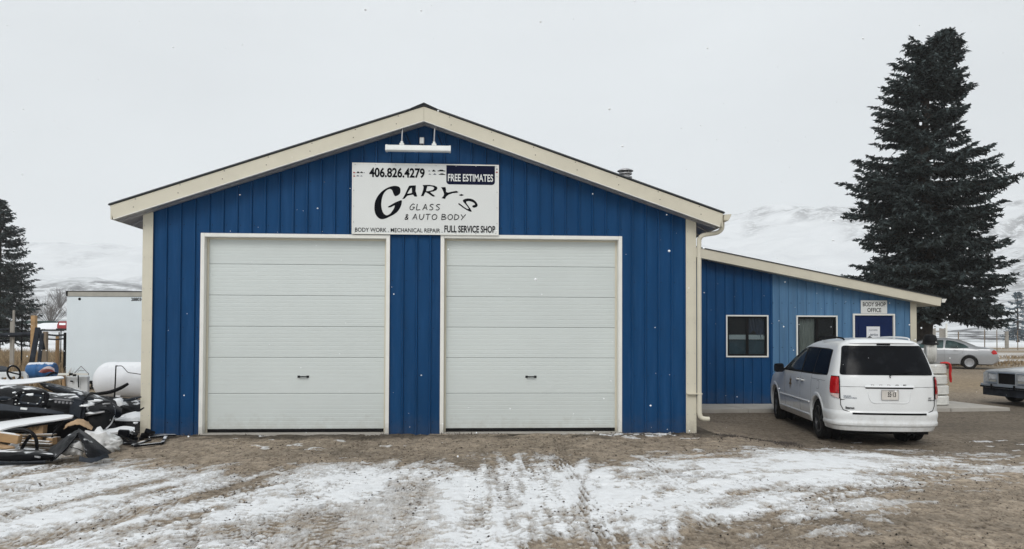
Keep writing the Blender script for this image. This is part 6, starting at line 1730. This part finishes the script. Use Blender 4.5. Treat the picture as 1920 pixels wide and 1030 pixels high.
# dashboard
t1 = heap('dashboard', 'black car dashboard with an empty screen opening and switch row', 'dashboard')
sheet('skin', [PP([(-70, 726, 0.1), (0, 724, 0.1), (60, 727, 0.1), (100, 738, 0.05), (150, 742, 0.0)]), PP([(-70, 733, -0.3), (0, 730, -0.3), (60, 733, -0.3), (100, 745, -0.3), (152, 748, -0.25)]), PP([(-70, 752, -0.52), (0, 752, -0.50), (60, 752, -0.50), (104, 756, -0.5), (150, 764, -0.42)]),
              PP([(-70, 768, -0.60), (0, 766, -0.62), (60, 770, -0.62), (104, 774, -0.6), (150, 783, -0.45)]), PP([(-70, 785, -0.55), (0, 784, -0.55), (60, 786, -0.55), (110, 788, -0.5), (150, 796, -0.4)])], M['blackplastic'], t1, 5, 0.02)
ring_ = rounded([(27, 759), (35, 735), (90, 738), (80, 764)], 9, 4)
bz = MB(); bz.tube([P(u, v, -0.66) for u, v in ring_] + [P(*ring_[0], -0.66)], 0.040, 8); bzo = bz.build('screen_bezel', M['blackclean'], t1, True)
ring2 = rounded([(36, 755), (41, 740), (80, 742), (72, 759)], 6, 4)
bz = MB(); bz.tube([P(u, v, -0.69) for u, v in ring2] + [P(*ring2[0], -0.69)], 0.016, 6); bz.build('inner_lip', M['greyplastic'], bzo, True)
for (u, v) in ((44, 736), (62, 729), (31, 742), (30, 751), (36, 757), (53, 756), (70, 757), (76, 746), (81, 738), (81, 754), (29, 758), (85, 766)):
    c = P(u, v, -0.715); MB().box(c, (0.018, 0.012, 0.012)).build('clip', M['lampwhite'], bzo)
for i in range(5):
    c = P(105 + i * 7, 753.5 + i * 0.7, -0.60); MB().box(c, (0.030, 0.03, 0.034)).build('switch', M['seamgrey'], t1, bevel=0.004)
MB().bar(P(99, 748, -0.56), P(134, 751, -0.53), 0.02, 0.02).build('vent_slot', M['seamgrey'], t1)
c = P(146, 768, -0.50); MB().box(c, (0.22, 0.14, 0.33), (0, R(8), R(6))).build('end_pad', M['greyplastic'], t1, bevel=0.04)
sheet('lower_trim', [PP([(-70, 759, -0.70), (0, 758, -0.72), (40, 764, -0.72), (80, 766, -0.72), (120, 775, -0.66)]), PP([(-70, 772, -0.74), (0, 770, -0.76), (40, 773, -0.76), (80, 775, -0.75), (120, 778, -0.68)])], M['greyplastic'], t1, 4, 0.02)
MB().bar(P(39, 766, -0.76), P(51, 767, -0.76), 0.02, 0.03).build('label_plate', M['lampwhite'], t1)
t1 = heap('pointed_fairing', 'long pointed white car body panel on top of the heap', 'car part')
sheet('skin', [PP([(-60, 714, 0.8), (30, 713, 0.8), (80, 709, 0.8), (112, 707, 0.7), (120, 709, 0.5)]), PP([(-60, 720, 0.4), (30, 718, 0.4), (80, 713, 0.4), (112, 709, 0.45), (120, 710, 0.45)]), PP([(-60, 725, 0.2), (30, 722, 0.2), (80, 717, 0.2), (108, 712, 0.3), (119, 711, 0.4)])], M['snowy'], t1, 5, 0.015)
t1 = heap('grille_panel', 'white panel with three square openings standing behind the pointed panel', 'car part')
Yp = 0.95
o_ = [P(u, v, Yp) for u, v in [(-40, 720), (-40, 699), (44, 697), (50, 704), (53, 718)]]
hs = [[P(u, v, Yp) for u, v in h] for h in ([(3, 716), (3, 708), (12, 708), (12, 716)], [(20, 715), (20, 707), (28, 706), (30, 715)], [(36, 714), (37, 706), (43, 706), (46, 714)], [(-14, 717), (-14, 709), (-5, 709), (-5, 717)])]
flat_poly('plate', [(p[0], p[2]) for p in o_], [[(p[0], p[2]) for p in h] for h in hs], M['whitepanel'], t1, Yp, 0.05)
t1 = heap('steering_wheel', 'steering wheel with snow on its rim standing on the heap', 'steering wheel')
c = P(26, 700, 0.8); bm_ = MB()
bm_.tube([(c[0] + 0.045 * math.cos(a_), c[1] + 0.11 * math.cos(a_), c[2] + 0.125 * math.sin(a_) - 0.03 * math.cos(a_)) for a_ in np.linspace(0, 2 * PI, 30)], 0.017, 8); ri = bm_.build('rim', M['blackplastic'], t1, True)
MB().tube([(c[0] - 0.044, c[1] - 0.10, c[2] + 0.03), c, (c[0] + 0.044, c[1] + 0.10, c[2] - 0.03)], 0.014, 6).build('spoke', M['blackclean'], t1)
t1 = heap('black_tub', 'black plastic tub cut off at the left edge above the white panel', 'tub')
sheet('shell', [PP([(-40, 688, 1.2), (0, 688, 1.2), (14, 691, 1.2)]), PP([(-40, 694, 1.0), (0, 696, 1.0), (11, 697, 1.05)]), PP([(-40, 700, 1.1), (0, 701, 1.1), (8, 700, 1.1)])], M['greyplastic'], t1, 4, 0.02)
t1 = heap('black_strip', 'black curved rubber strip lying over the white panel beside the blue drum', 'strip')
mb = MB(); mb.tube([P(82, 711, 1.3), P(90, 704, 1.4), (P(99, 699.5, 1.5)), P(108, 700, 1.5)], [0.03, 0.035, 0.03, 0.015], 8, smooth_n=4, flat=0.5); mb.build('rubber', M['black'], t1, True)
t1 = heap('black_bumper', 'black bumper slanting down across the back of the heap to the right', 'bumper')
sheet('skin', [PP([(72, 717, 0.5), (110, 724, 0.5), (150, 734, 0.5), (190, 746, 0.55), (228, 768, 0.7)]), PP([(76, 722, 0.2), (115, 732, 0.2), (155, 742, 0.2), (192, 754, 0.3), (226, 776, 0.5)]), PP([(84, 728, 0.12), (120, 744, 0.1), (160, 756, 0.1), (196, 768, 0.2), (226, 790, 0.4)])], M['blackplastic'], t1, 5, 0.02)
sheet('blue_grey_face', [PP([(86, 721, 0.05), (110, 727, 0.05), (128, 733, 0.05)]), PP([(92, 725, 0.0), (112, 731, 0.0), (130, 736, 0.0)])], M['greyplastic'], t1, 4, 0.01)
blob('snow_lump', P(121, 742, -0.02), (0.20, 0.10, 0.035), M['flake'], t1, 31, 0.4)
t1 = heap('door_trim', 'black car door trim panel with a bright edge strip, right side of heap', 'car part')
sheet('panel', [PP([(150, 752, -0.1), (175, 752, -0.05), (200, 755, 0.0), (214, 762, 0.05)]), PP([(152, 775, -0.35), (175, 778, -0.35), (200, 778, -0.3), (214, 775, -0.15)]), PP([(158, 805, -0.42), (178, 808, -0.42), (198, 804, -0.36), (210, 790, -0.2)])], M['blackplastic'], t1, 5, 0.02)
mb = MB(); mb.tube(PP([(213, 762, 0.0), (215, 772, -0.1), (213, 784, -0.22), (208, 795, -0.32), (199, 804, -0.40)]), 0.011, 8, smooth_n=4); mb.build('edge_strip', M['chrome'], t1, True)
mb = MB(); mb.tube(PP([(154, 772, -0.40), (156, 779, -0.42), (172, 777, -0.42), (196, 772, -0.38)]), 0.014, 6, smooth_n=4); mb.build('armrest_edge', M['galv'], t1, True)
sheet('armrest', [PP([(155, 770, -0.36), (170, 774, -0.36), (190, 772, -0.34)]), PP([(156, 777, -0.42), (170, 777, -0.42), (192, 773, -0.38)])], M['seamgrey'], t1, 4, 0.01)
for (u, v, w) in ((176, 752, 0.16), (195, 757, 0.10), (163, 763, 0.05)): blob('snow_lump', P(u, v, -0.06), (w, 0.06, 0.035), M['flake'], t1, int(u), 0.4)
t1 = heap('silver_bumper', 'silver grey bumper cover lying against the workshop corner', 'bumper')
sheet('skin', [PP([(214, 786, 0.6), (235, 778, 0.6), (256, 773, 0.65), (270, 774, 0.7)]), PP([(215, 788, 0.3), (236, 784, 0.3), (256, 781, 0.35), (270, 781, 0.4)]), PP([(216, 790, 0.25), (238, 791, 0.22), (258, 791, 0.25), (272, 790, 0.3)])], M['whitepanel'], t1, 5, 0.015)
sheet('lower_half', [PP([(214, 792, 0.2), (238, 793, 0.2), (270, 793, 0.25)]), PP([(216, 806, 0.15), (238, 808, 0.15), (270, 808, 0.2)])], M['blackplastic'], t1, 4, 0.015)
t1 = heap('white_bumper_piece', 'small white curved bumper piece on top of the black bumper', 'car part')
sheet('skin', [PP([(212, 750, 0.9), (224, 748, 0.9), (234, 753, 0.9)]), PP([(218, 754, 0.75), (226, 753, 0.75), (235, 757, 0.78)]), PP([(222, 765, 0.7), (228, 761, 0.7), (234, 760, 0.72)])], M['whitepanel'], t1, 4, 0.012)
t1 = heap('black_hose', 'black rubber hose arching up in front of the white tank', 'hose')
mb = MB(); mb.tube(PP([(160, 746, 1.3), (172, 740, 1.3), (190, 738, 1.3), (208, 735, 1.3), (226, 728, 1.3), (240, 720, 1.3)]), [0.022, 0.024, 0.03, 0.034, 0.032, 0.026], 8, smooth_n=4); mb.build('tube', M['black'], t1, True)
t1 = heap('foam_panel', 'white snowy foam panel lying low beside the workshop corner', 'panel')
sheet('slab', [PP([(190, 812, -0.3), (215, 810, -0.3), (232, 806, -0.25), (252, 808, -0.25)]), PP([(196, 819, -0.6), (216, 818, -0.6), (236, 815, -0.6), (250, 818, -0.55)])], M['snowy'], t1, 4, 0.06)
c = P(232, 813, -0.75); MB().box(c, (0.15, 0.10, 0.11), (0, R(5), R(10))).build('black_block', M['blackclean'], t1, bevel=0.01)
rg = random.Random(4)
for nm, lab, seg in (('trim_strip', 'black trim strip lying flat at the foot of the blue wall', [((232, 830, -1.0), (262, 838, -1.05)), ]),
                     ('trim_strip', 'black trim strip crossing others at the workshop corner', [((248, 836, -1.15), (282, 824, -0.7))]),
                     ('trim_frame', 'flat black plastic frame piece by the corner trim', [((250, 838, -1.2), (304, 833, -1.0)), ((304, 833, -1.0), (312, 820, -0.35)), ((262, 822, -0.5), (312, 820, -0.35))]),
                     ('trim_strip', 'thin black strip lying furthest right along the blue wall', [((268, 818, -0.25), (330, 822, -0.30))])):
    t1 = heap(nm, lab, 'car part', )
    for a_, b_ in seg:
        a2, b2 = list(P(*a_)), list(P(*b_))
        a2[2] = max(gz(a2[0], a2[1]) + 0.02, 0 * a2[2] + gz(a2[0], a2[1]) + 0.03); b2[2] = gz(b2[0], b2[1]) + 0.03
        MB().bar(a2, b2, 0.05, 0.03).build('strip', M['blackplastic'], t1, bevel=0.006)
t1 = heap('engine_scrap', 'dark jumble of small black car parts at the workshop corner', 'car part')
for i in range(9):
    u, v = rg.uniform(240, 285), rg.uniform(808, 826); c = P(u, v, rg.uniform(-0.6, -0.2))
    MB().box(c, (rg.uniform(0.05, 0.16), rg.uniform(0.04, 0.10), rg.uniform(0.03, 0.09)), (rg.uniform(-.5, .5), rg.uniform(-.5, .5), rg.uniform(0, 3))).build('fragment', M['blackplastic'], t1, bevel=0.008)
t1 = heap('coiled_wire', 'black tangled wiring loom lying at the right of the heap', 'wire')
mb = MB(); cc = P(228, 822, -0.8)
mb.tube([(cc[0] + rg.uniform(-0.22, 0.3), cc[1] + rg.uniform(-0.2, 0.15), cc[2] + rg.uniform(-0.06, 0.06)) for _ in range(16)], 0.010, 6, smooth_n=5); mb.build('loom', M['black'], t1, True)
t1 = heap('black_fender', 'black fender filling the middle of the heap under the dashboard', 'car part')
sheet('skin', [PP([(-60, 786, -0.3), (40, 786, -0.3), (110, 784, -0.3), (160, 790, -0.2), (215, 795, 0.0)]), PP([(-60, 800, -0.5), (40, 800, -0.5), (110, 795, -0.5), (160, 805, -0.45), (218, 806, -0.1)]), PP([(-60, 826, -0.5), (40, 826, -0.5), (110, 822, -0.5), (165, 822, -0.5), (222, 822, -0.2)])], M['blackclean'], t1, 4, 0.02)
t1 = heap('black_hood', 'black hood leaning at the back of the heap below the tank', 'hood')
sheet('skin', [PP([(150, 742, 1.2), (190, 744, 1.2), (230, 748, 1.2), (268, 752, 1.2)]), PP([(150, 765, 0.9), (190, 766, 0.9), (230, 768, 0.9), (268, 770, 0.95)]), PP([(150, 800, 0.8), (190, 800, 0.8), (230, 800, 0.8), (268, 800, 0.85)])], M['blackplastic'], t1, 4, 0.02)
rg = random.Random(21)
for i in range(22):
    u, v = rg.uniform(-5, 262), rg.uniform(742, 806)
    y = rg.uniform(-0.75, -0.35) + (0.35 if u > 205 else 0)
    c = Vector(P(u, v, y)); l = rg.uniform(0.12, 0.40); a_ = rg.uniform(-0.5, 0.5)
    d = Vector((math.cos(a_), rg.uniform(-0.3, 0.3), math.sin(a_)))
    mk = rg.choice(('blackplastic', 'blackplastic', 'greyplastic', 'blackclean', 'galv'))
    t1 = heap('plastic_scrap', {'galv': 'bent bright metal strip lying loose on the black scrap', 'greyplastic': 'bent blue-grey plastic strip lying loose on the heap', 'blackclean': 'bent glossy black strip without snow lying on the heap'}.get(mk, 'bent black plastic scrap strip dusted with snow on the heap'), 'car part', 'loose strips on the scrap heap')
    mb = MB(); mb.tube([c - d * l / 2, c + Vector((0, -0.02, rg.uniform(-0.03, 0.05))), c + d * l / 2], [0.012, rg.uniform(0.018, 0.04), 0.010], 6, smooth_n=3, flat=rg.choice((0.25, 0.4, 1.0)))
    mb.build('strip', M[mk], t1, True)
for i in range(12):
    u, v = rg.uniform(10, 262), rg.uniform(735, 800)
    c = P(u, v, rg.uniform(-0.7, -0.45) + (0.4 if u > 205 else 0))
    t1 = heap('snow_clump', 'small clump of snow caught among the black scrap', 'snow', 'snow clumps on the heap')
    blob('clump', c, (rg.uniform(0.03, 0.10), 0.04, rg.uniform(0.012, 0.025)), M['flake'], t1, 60 + i, 0.6, 2)
# things behind the heap
t1 = heap('leaning_board', 'dark weathered board leaning to the right behind the heap', 'board', 'dark boards leaning together behind the heap')
MB().bar(P(54, 712, 4.2), P(71, 615, 4.9), 0.10, 0.05).build('plank', M['darkboard'], t1, bevel=0.006)
t1 = heap('leaning_board', 'shorter dark board leaning against the taller one above the blue drum', 'board', 'dark boards leaning together behind the heap')
MB().bar(P(70, 712, 4.0), P(79, 626, 4.8), 0.075, 0.05).build('plank', M['darkboard'], t1, bevel=0.006)
t1 = heap('leaning_board', 'short dark board end hanging at the right of the leaning pair', 'board', 'dark boards leaning together behind the heap')
MB().bar(P(81, 655, 4.6), P(74, 620, 5.0), 0.08, 0.04).build('plank', M['darkboard'], t1, bevel=0.006)
dc = P(80, 695, 3.6)
t1 = thing('blue_drum', 'blue plastic drum lying on its side under the leaning boards', 'drum', dc, R(4))
t1.scale = (0.70, 0.70, 0.70)
MB().lathe([(0.0, -0.40), (0.20, -0.40), (0.235, -0.37), (0.245, -0.12), (0.255, -0.10), (0.245, -0.08), (0.245, 0.08), (0.255, 0.10), (0.245, 0.12), (0.235, 0.33), (0.20, 0.36), (0.0, 0.36)], (0, 0, 0), 'X', 28).build('shell', M['bluedrum'], t1, True)
t1 = thing('red_fender', 'faded red curved fender piece lying on the blue drum', 'car part', (0, 0, 0))
sheet('skin', [PP([(73, 698, 3.2), (82, 691, 3.2), (92, 688, 3.2), (101, 692, 3.2)]), PP([(76, 699, 3.0), (84, 694, 3.0), (93, 692, 3.0), (102, 697, 3.05)]), PP([(84, 699, 3.0), (90, 698, 3.0), (96, 697, 3.0), (102, 700, 3.0)])], M['redcloth'], t1, 4, 0.012)
t1 = heap('wire_stand', 'white metal frame with triangular grey wire top in front of the trailer', 'metal frame')
for a_, b_ in (((139, 701), (152, 687)), ((152, 687), (166, 701)), ((147, 695.5), (158, 695.5))): MB().bar(P(*a_, 6.2), P(*b_, 6.2), 0.012, 0.012).build('wire', M['seamgrey'], t1)
MB().bar(P(98, 702, 6.2), P(166, 702, 6.2), 0.05, 0.05).build('rail', M['white'], t1)
for u, w in ((133, 0.06), (140, 0.05)): MB().box(P(u, 702 if u < 135 else 704, 6.15), (w, 0.07, 0.05)).build('clamp', M['black'], t1)
mb = MB(); a_, b_ = P(122, 706, 6.4), P(166, 745, 6.4); mb.bbox((a_[0], 6.35, b_[2]), (b_[0], 6.45, a_[2])); mb.build('white_panel', M['whitepanel'], t1, bevel=0.01)
MB().bar(P(146.5, 704, 6.3), P(147.5, 727, 6.3), 0.02, 0.02).build('strut', M['black'], t1)
MB().bar(P(132, 715, 6.3), P(136, 715.5, 6.3), 0.04, 0.03).build('bracket', M['black'], t1)
MB().bar(P(119, 703, 6.3), P(120.5, 730, 6.3), 0.06, 0.06).build('post', M['card'], t1)

# ------------------------------------------------------------------ pole fence and posts at the left
def post(name, label, u, v0, y, w, mat, group=None, cat='post', lean=0.0):
    a_ = P(u, v0, y); z0 = gz(a_[0], y) - 0.2
    o = thing(name, label, cat, (a_[0], y, z0), 0, group)
    MB().box((0, 0, (a_[2] - z0) / 2), (w, w, a_[2] - z0), taper=0.95).build('shaft', mat, o, bevel=0.01)
    return o
post('fence_post', 'tall tan wooden post with a cut top behind the boards', 64, 592, 16.5, 0.17, M['woodtan'], 'wooden posts of the pole fence')
post('fence_post', 'grey brown square post right of the leaning boards', 85.5, 622, 14.5, 0.14, M['wood'], 'wooden posts of the pole fence')
post('fence_post', 'pale weathered fence post with a thin pole fixed beside it', 22.5, 603, 17.0, 0.10, M['woodgrey'], 'wooden posts of the pole fence')
post('thin_pole', 'tall thin pale pole standing against the fence post', 26, 582, 16.8, 0.07, M['woodgrey'], None, 'pole')
post('dark_pole', 'thin dark pole between the pale pole and the tan post', 41.5, 598, 18.0, 0.05, M['seam'], None, 'pole')
post('steel_post', 'rusty brown steel post in the dry grass', 107.5, 631, 15.0, 0.09, M['card'])
post('thin_post', 'thin brown stake beside the rusty post', 111, 623, 16.0, 0.04, M['bark'])
post('thin_post', 'slim dark stake with bent top near the trailer', 114.5, 618, 17.0, 0.035, M['seam'])
post('dark_post', 'dark square post close to the trailer edge', 123, 624, 14.0, 0.10, M['seam'])
fr_l = thing('pole_fence', 'snow topped pole fence rails crossing the dry field', 'fence', (0, 0, 0))
for a_, b_, r_ in (((-80, 629, 16.9), (76, 626.5, 16.6), 0.085), ((-80, 641, 17.0), (22, 639, 17.0), 0.045), ((-80, 618, 17.2), (22, 618, 17.2), 0.04), ((90, 628, 14.6), (123, 628, 14.1), 0.03), ((88, 636, 14.6), (123, 635, 14.1), 0.025)):
    mb = MB(); mb.tube([P(*a_), tuple((np.array(P(*a_)) + np.array(P(*b_))) / 2 + np.array([0, 0, -0.03])), P(*b_)], r_, 8); mb.build('rail', M['darkboard'], fr_l, True)
# things far off at the left
ft = thing('flatbed_trailer', 'far low trailer under a dark green cover beyond the fence', 'trailer', P(76, 618, 95), 0)
MB().prism(rounded([(-2.7, 0.8), (-2.4, 1.15), (2.5, 1.15), (2.75, 0.75)], 0.2), -0.9, 0.9, 'Y').build('cover', M['greenroof'], ft)
MB().bbox((-2.5, -0.8, 0.40), (2.5, 0.8, 0.55)).build('bed', M['seam'], ft)
for x in (-2.0, -0.7, 1.6): MB().bbox((x - 0.06, -0.75, 0.55), (x + 0.06, -0.65, 0.82)).build('stake', M['seam'], ft)
for x in (-1.4, -0.6): MB().lathe([(0.30, -0.1), (0.33, -0.08), (0.33, 0.08), (0.30, 0.1), (0.0, 0.1)], (x, -0.82, 0.33), 'Y', 16).build('wheel', M['black'], ft)
sc_ = thing('snowed_car', 'far car shape completely covered with snow', 'car', P(100, 621, 92), 0)
MB().prism(rounded([(-1.9, 0.15), (-1.9, 0.75), (-1.0, 1.05), (1.0, 1.1), (1.5, 0.75), (2.0, 0.65), (2.0, 0.15)], 0.2), -0.8, 0.8, 'Y').build('body', M['flake'], sc_, bevel=0.08)
MB().bbox((-1.7, -0.83, 0.0), (1.8, -0.7, 0.2)).build('sill', M['seam'], sc_)
rt_ = thing('red_truck', 'far red truck with snow on it next to the trailer edge', 'truck', P(121.5, 620, 90), 0)
MB().prism(rounded([(-0.6, 0.25), (-0.6, 0.75), (-0.35, 1.2), (0.7, 1.2), (0.7, 0.25)], 0.1), -0.8, 0.8, 'Y').build('cab', M['redpaint'], rt_, bevel=0.04)
MB().bbox((-0.3, -0.82, 0.70), (0.5, -0.805, 0.98)).build('window', M['flake'], rt_)
MB().bbox((-0.7, -0.82, 0.0), (0.8, -0.7, 0.25)).build('running_gear', M['black'], rt_)
# bare shrubs
def shrub(label, c, h, w, n, seed, group=None):
    rg = np.random.default_rng(seed); o = thing('bare_shrub', label, 'shrub', c, 0, group); mb = MB()
    for _ in range(n):
        az = rg.random() * 2 * PI; sp = w * rg.random(); hh_ = h * (0.5 + 0.5 * rg.random())
        p0 = np.array([0.1 * math.cos(az), 0.1 * math.sin(az), 0]); p1 = np.array([sp * 0.6 * math.cos(az), sp * 0.6 * math.sin(az), hh_ * 0.6]); p2 = np.array([sp * math.cos(az + 0.3), sp * math.sin(az + 0.3), hh_])
        mb.tube([p0, p1, p2], [0.03 * h / 3, 0.02 * h / 3, 0.01 * h / 3], 3, cap=False)
        for q_ in range(3):
            f_ = 0.4 + 0.5 * rg.random(); b0 = p0 + (p2 - p0) * f_; mb.tube([b0, b0 + np.array([rg.normal(0, w * 0.25), rg.normal(0, w * 0.25), h * 0.25])], [0.015 * h / 3, 0.006 * h / 3], 3, cap=False)
    mb.build('stems', M['twig'], o)
for i, (u, v, y, h, w, lab) in enumerate([(95, 606, 170, 7.0, 5.0, 'large leafless shrub on the grey bank above the green trailer'), (60, 600, 190, 5.0, 4.0, 'leafless shrub on the grey bank near the spruce'), (112, 575, 260, 7.0, 5.0, 'small leafless shrub high on the grey bank')]):
    c = P(u, v, y); shrub(lab, (c[0], c[1], c[2] - 0.6), h, w, 46, 40 + i)

# ------------------------------------------------------------------ right hand background
pf = thing('board_fence', 'short run of pale upright board fence behind the silver sedan', 'fence', (0, 0, 0))
yb = 44.0
for i in range(11):
    if i in (4, 5): continue
    u = 1744 + i * 3.1; a_ = P(u, 615.5 + (i % 3) * 0.5, yb)
    MB().bbox((a_[0] - 0.06, yb, 0.0), (a_[0] + 0.06, yb + 0.03, a_[2])).build('picket', M['woodgrey'], pf)
a_, b_ = P(1742, 622, yb), P(1778, 622, yb); MB().bbox((a_[0], yb + 0.032, a_[2] - 0.05), (b_[0], yb + 0.08, a_[2] + 0.05)).build('rail', M['woodgrey'], pf)
post('white_pole', 'thin white pole at the end of the board fence', 1774.5, 607, 43.5, 0.10, M['white'], None, 'pole')
for i, (u, v, y, w, lab) in enumerate([(1797, 622, 60, 0.09, 'thin fence stake under the low spruce branches'), (1846, 618, 62, 0.07, 'thin fence stake standing behind the sedan boot'), (1869, 619, 64, 0.07, 'thin fence stake right of the sedan'), (1908, 620, 66, 0.07, 'thin fence stake closest to the picture edge')]):
    post('fence_stake', lab, u, v, y, w, M['wood'], 'stakes of the right wire fence')
post('corner_post', 'stout grey timber post in the far wire fence', 1887.5, 621.5, 75, 0.32, M['woodgrey'])
wf = thing('wire_fence', 'thin wire fence strung across the snowy field', 'fence', (0, 0, 0))
for v in (622.5, 627, 631):
    mb = MB(); mb.tube([P(1700, v, 62), P(1797, v, 60), P(1887, v + 0.5, 75), P(1990, v, 80)], 0.018, 4); mb.build('wire', M['seam'], wf)

# ------------------------------------------------------------------ dry grass, litter, stones
def blades(name, label, xy, h, w, mat, seed=1, lean=0.35):
    rg = np.random.default_rng(seed); n = len(xy)
    z = ground_z(xy[:, 0], xy[:, 1])
    az = rg.random(n) * 2 * PI; hh_ = h * (0.5 + 0.7 * rg.random(n)); ww = w * (0.6 + 0.8 * rg.random(n))
    lx, ly = rg.normal(0, lean, n) * hh_, rg.normal(0, lean, n) * hh_
    a = np.stack([xy[:, 0] - np.cos(az) * ww, xy[:, 1] - np.sin(az) * ww, z - 0.02], -1)
    b = np.stack([xy[:, 0] + np.cos(az) * ww, xy[:, 1] + np.sin(az) * ww, z - 0.02], -1)
    m1 = np.stack([xy[:, 0] + lx * 0.4 + np.cos(az) * ww * .7, xy[:, 1] + ly * 0.4 + np.sin(az) * ww * .7, z + hh_ * 0.6], -1)
    m0 = np.stack([xy[:, 0] + lx * 0.4 - np.cos(az) * ww * .7, xy[:, 1] + ly * 0.4 - np.sin(az) * ww * .7, z + hh_ * 0.6], -1)
    t_ = np.stack([xy[:, 0] + lx, xy[:, 1] + ly, z + hh_], -1)
    V = np.stack([a, b, m1, m0, t_], 1).reshape(-1, 3)
    base = np.arange(n) * 5
    F = [(i, i + 1, i + 2, i + 3) for i in base] + [(i + 3, i + 2, i + 4) for i in base]
    return tag(link_mesh(name, mesh(name, V, F), mat), kind='stuff', label=label)
rg = np.random.default_rng(3)
n = 15000
yy = 9 + 32 * rg.random(n) ** 1.2; dd = yy + 12.8
uu = rg.uniform(-120, 132, n)
xx = 5.33 + dd * np.tan(np.arctan((uu - 960) / 1420) + R(3.3))
keep = fbm(xx * 0.5, yy * 0.5, 3, 8) > 0.42
blades('dry_grass', 'tall dry grass in the field left of the trailer', np.stack([xx, yy], -1)[keep], 0.62, 0.014, M['drygrass'], 4)
n = 5000
dd = np.where(rg.random(n) < 0.6, rg.uniform(36.5, 41.5, n), rg.uniform(47.5, 51.5, n)); uu = rg.uniform(1690, 2000, n)
xx = 5.33 + dd * np.tan(np.arctan((uu - 960) / 1420) + R(3.3)); yy = dd - 12.8
keep = (fbm(xx * 0.6, yy * 0.6, 3, 9) > 0.45) & (np.hypot(xx - 27, yy - 22.5) > 2.6)
blades('dry_grass', 'low dry grass along the track right of the sedan', np.stack([xx, yy], -1)[keep], 0.22, 0.02, M['drygrass'], 5, 0.6)
n = 900
xx = rg.uniform(9.3, 10.9, n) ; yy = -0.05 - np.abs(rg.normal(0, 0.35, n)); keep = fbm(xx * 3, yy * 3, 3, 12) > 0.5
blades('dead_weeds', 'dead dark weeds at the foot of the downspout', np.stack([xx, yy], -1)[keep], 0.035, 0.010, M['twig'], 6, 1.6)
n = 260
xx = rg.uniform(0.2, 9.2, n); yy = -0.06 - np.abs(rg.normal(0, 0.06, n))
blades('wall_weeds', 'sparse dead weeds along the workshop wall', np.stack([xx, yy], -1)[(fbm(xx * 2, yy, 2, 13) > 0.55)], 0.045, 0.006, M['twig'], 7, 1.0)
n = 9500
sx_ = rg.uniform(-2.8, 14.5, n); sy_ = -7.3 + 7.2 * rg.random(n)
keep = fbm(sx_ * 1.2, sy_ * 1.2, 3, 14) > 0.40
sx_, sy_ = sx_[keep], sy_[keep]; n = len(sx_)
sr = 0.004 + 0.011 * rg.random(n) ** 2.2
oct_ = np.array([(1, 0, 0), (0, 1, 0), (-1, 0, 0), (0, -1, 0), (0, 0, 0.7), (0, 0, -0.6)], float)
of = [(0, 1, 4), (1, 2, 4), (2, 3, 4), (3, 0, 4), (1, 0, 5), (2, 1, 5), (3, 2, 5), (0, 3, 5)]
V = (oct_[None] * (0.7 + 0.6 * rg.random((n, 6, 1))) * sr[:, None, None]) + np.stack([sx_, sy_, ground_z(sx_, sy_) + sr * 0.3], -1)[:, None]
F = [(a_ + 6 * i, b_ + 6 * i, c_ + 6 * i) for i in range(n) for a_, b_, c_ in of]
tag(link_mesh('gravel', mesh('gravel', V.reshape(-1, 3), F), M['stone']), kind='stuff', label='loose gravel stones scattered over the yard')

# ------------------------------------------------------------------ falling snow
n = 1300
ffx = rg.uniform(-4, 18, n); ffy = rg.uniform(-10.5, 4, n); ffz = rg.uniform(0.3, 7.5, n)
dist = np.hypot(ffx - 5.33, ffy + 12.8)
keep = ~((ffy > -0.4) & (ffx > -0.6) & (ffx < 9.8)) & (dist > 2.5)
ffx, ffy, ffz = ffx[keep], ffy[keep], ffz[keep]; n = len(ffx)
fr2 = 0.0035 + 0.0095 * rg.random(n) ** 2.5
V = oct_[None] * np.array([1, 1, 1.5]) * fr2[:, None, None] * (0.8 + 0.4 * rg.random((n, 6, 1))) + np.stack([ffx, ffy, ffz], -1)[:, None]
F = [(a_ + 6 * i, b_ + 6 * i, c_ + 6 * i) for i in range(n) for a_, b_, c_ in of]
tag(link_mesh('falling_snow', mesh('falling_snow', V.reshape(-1, 3), F), M['flake']), kind='stuff', label='small snowflakes falling through the air')
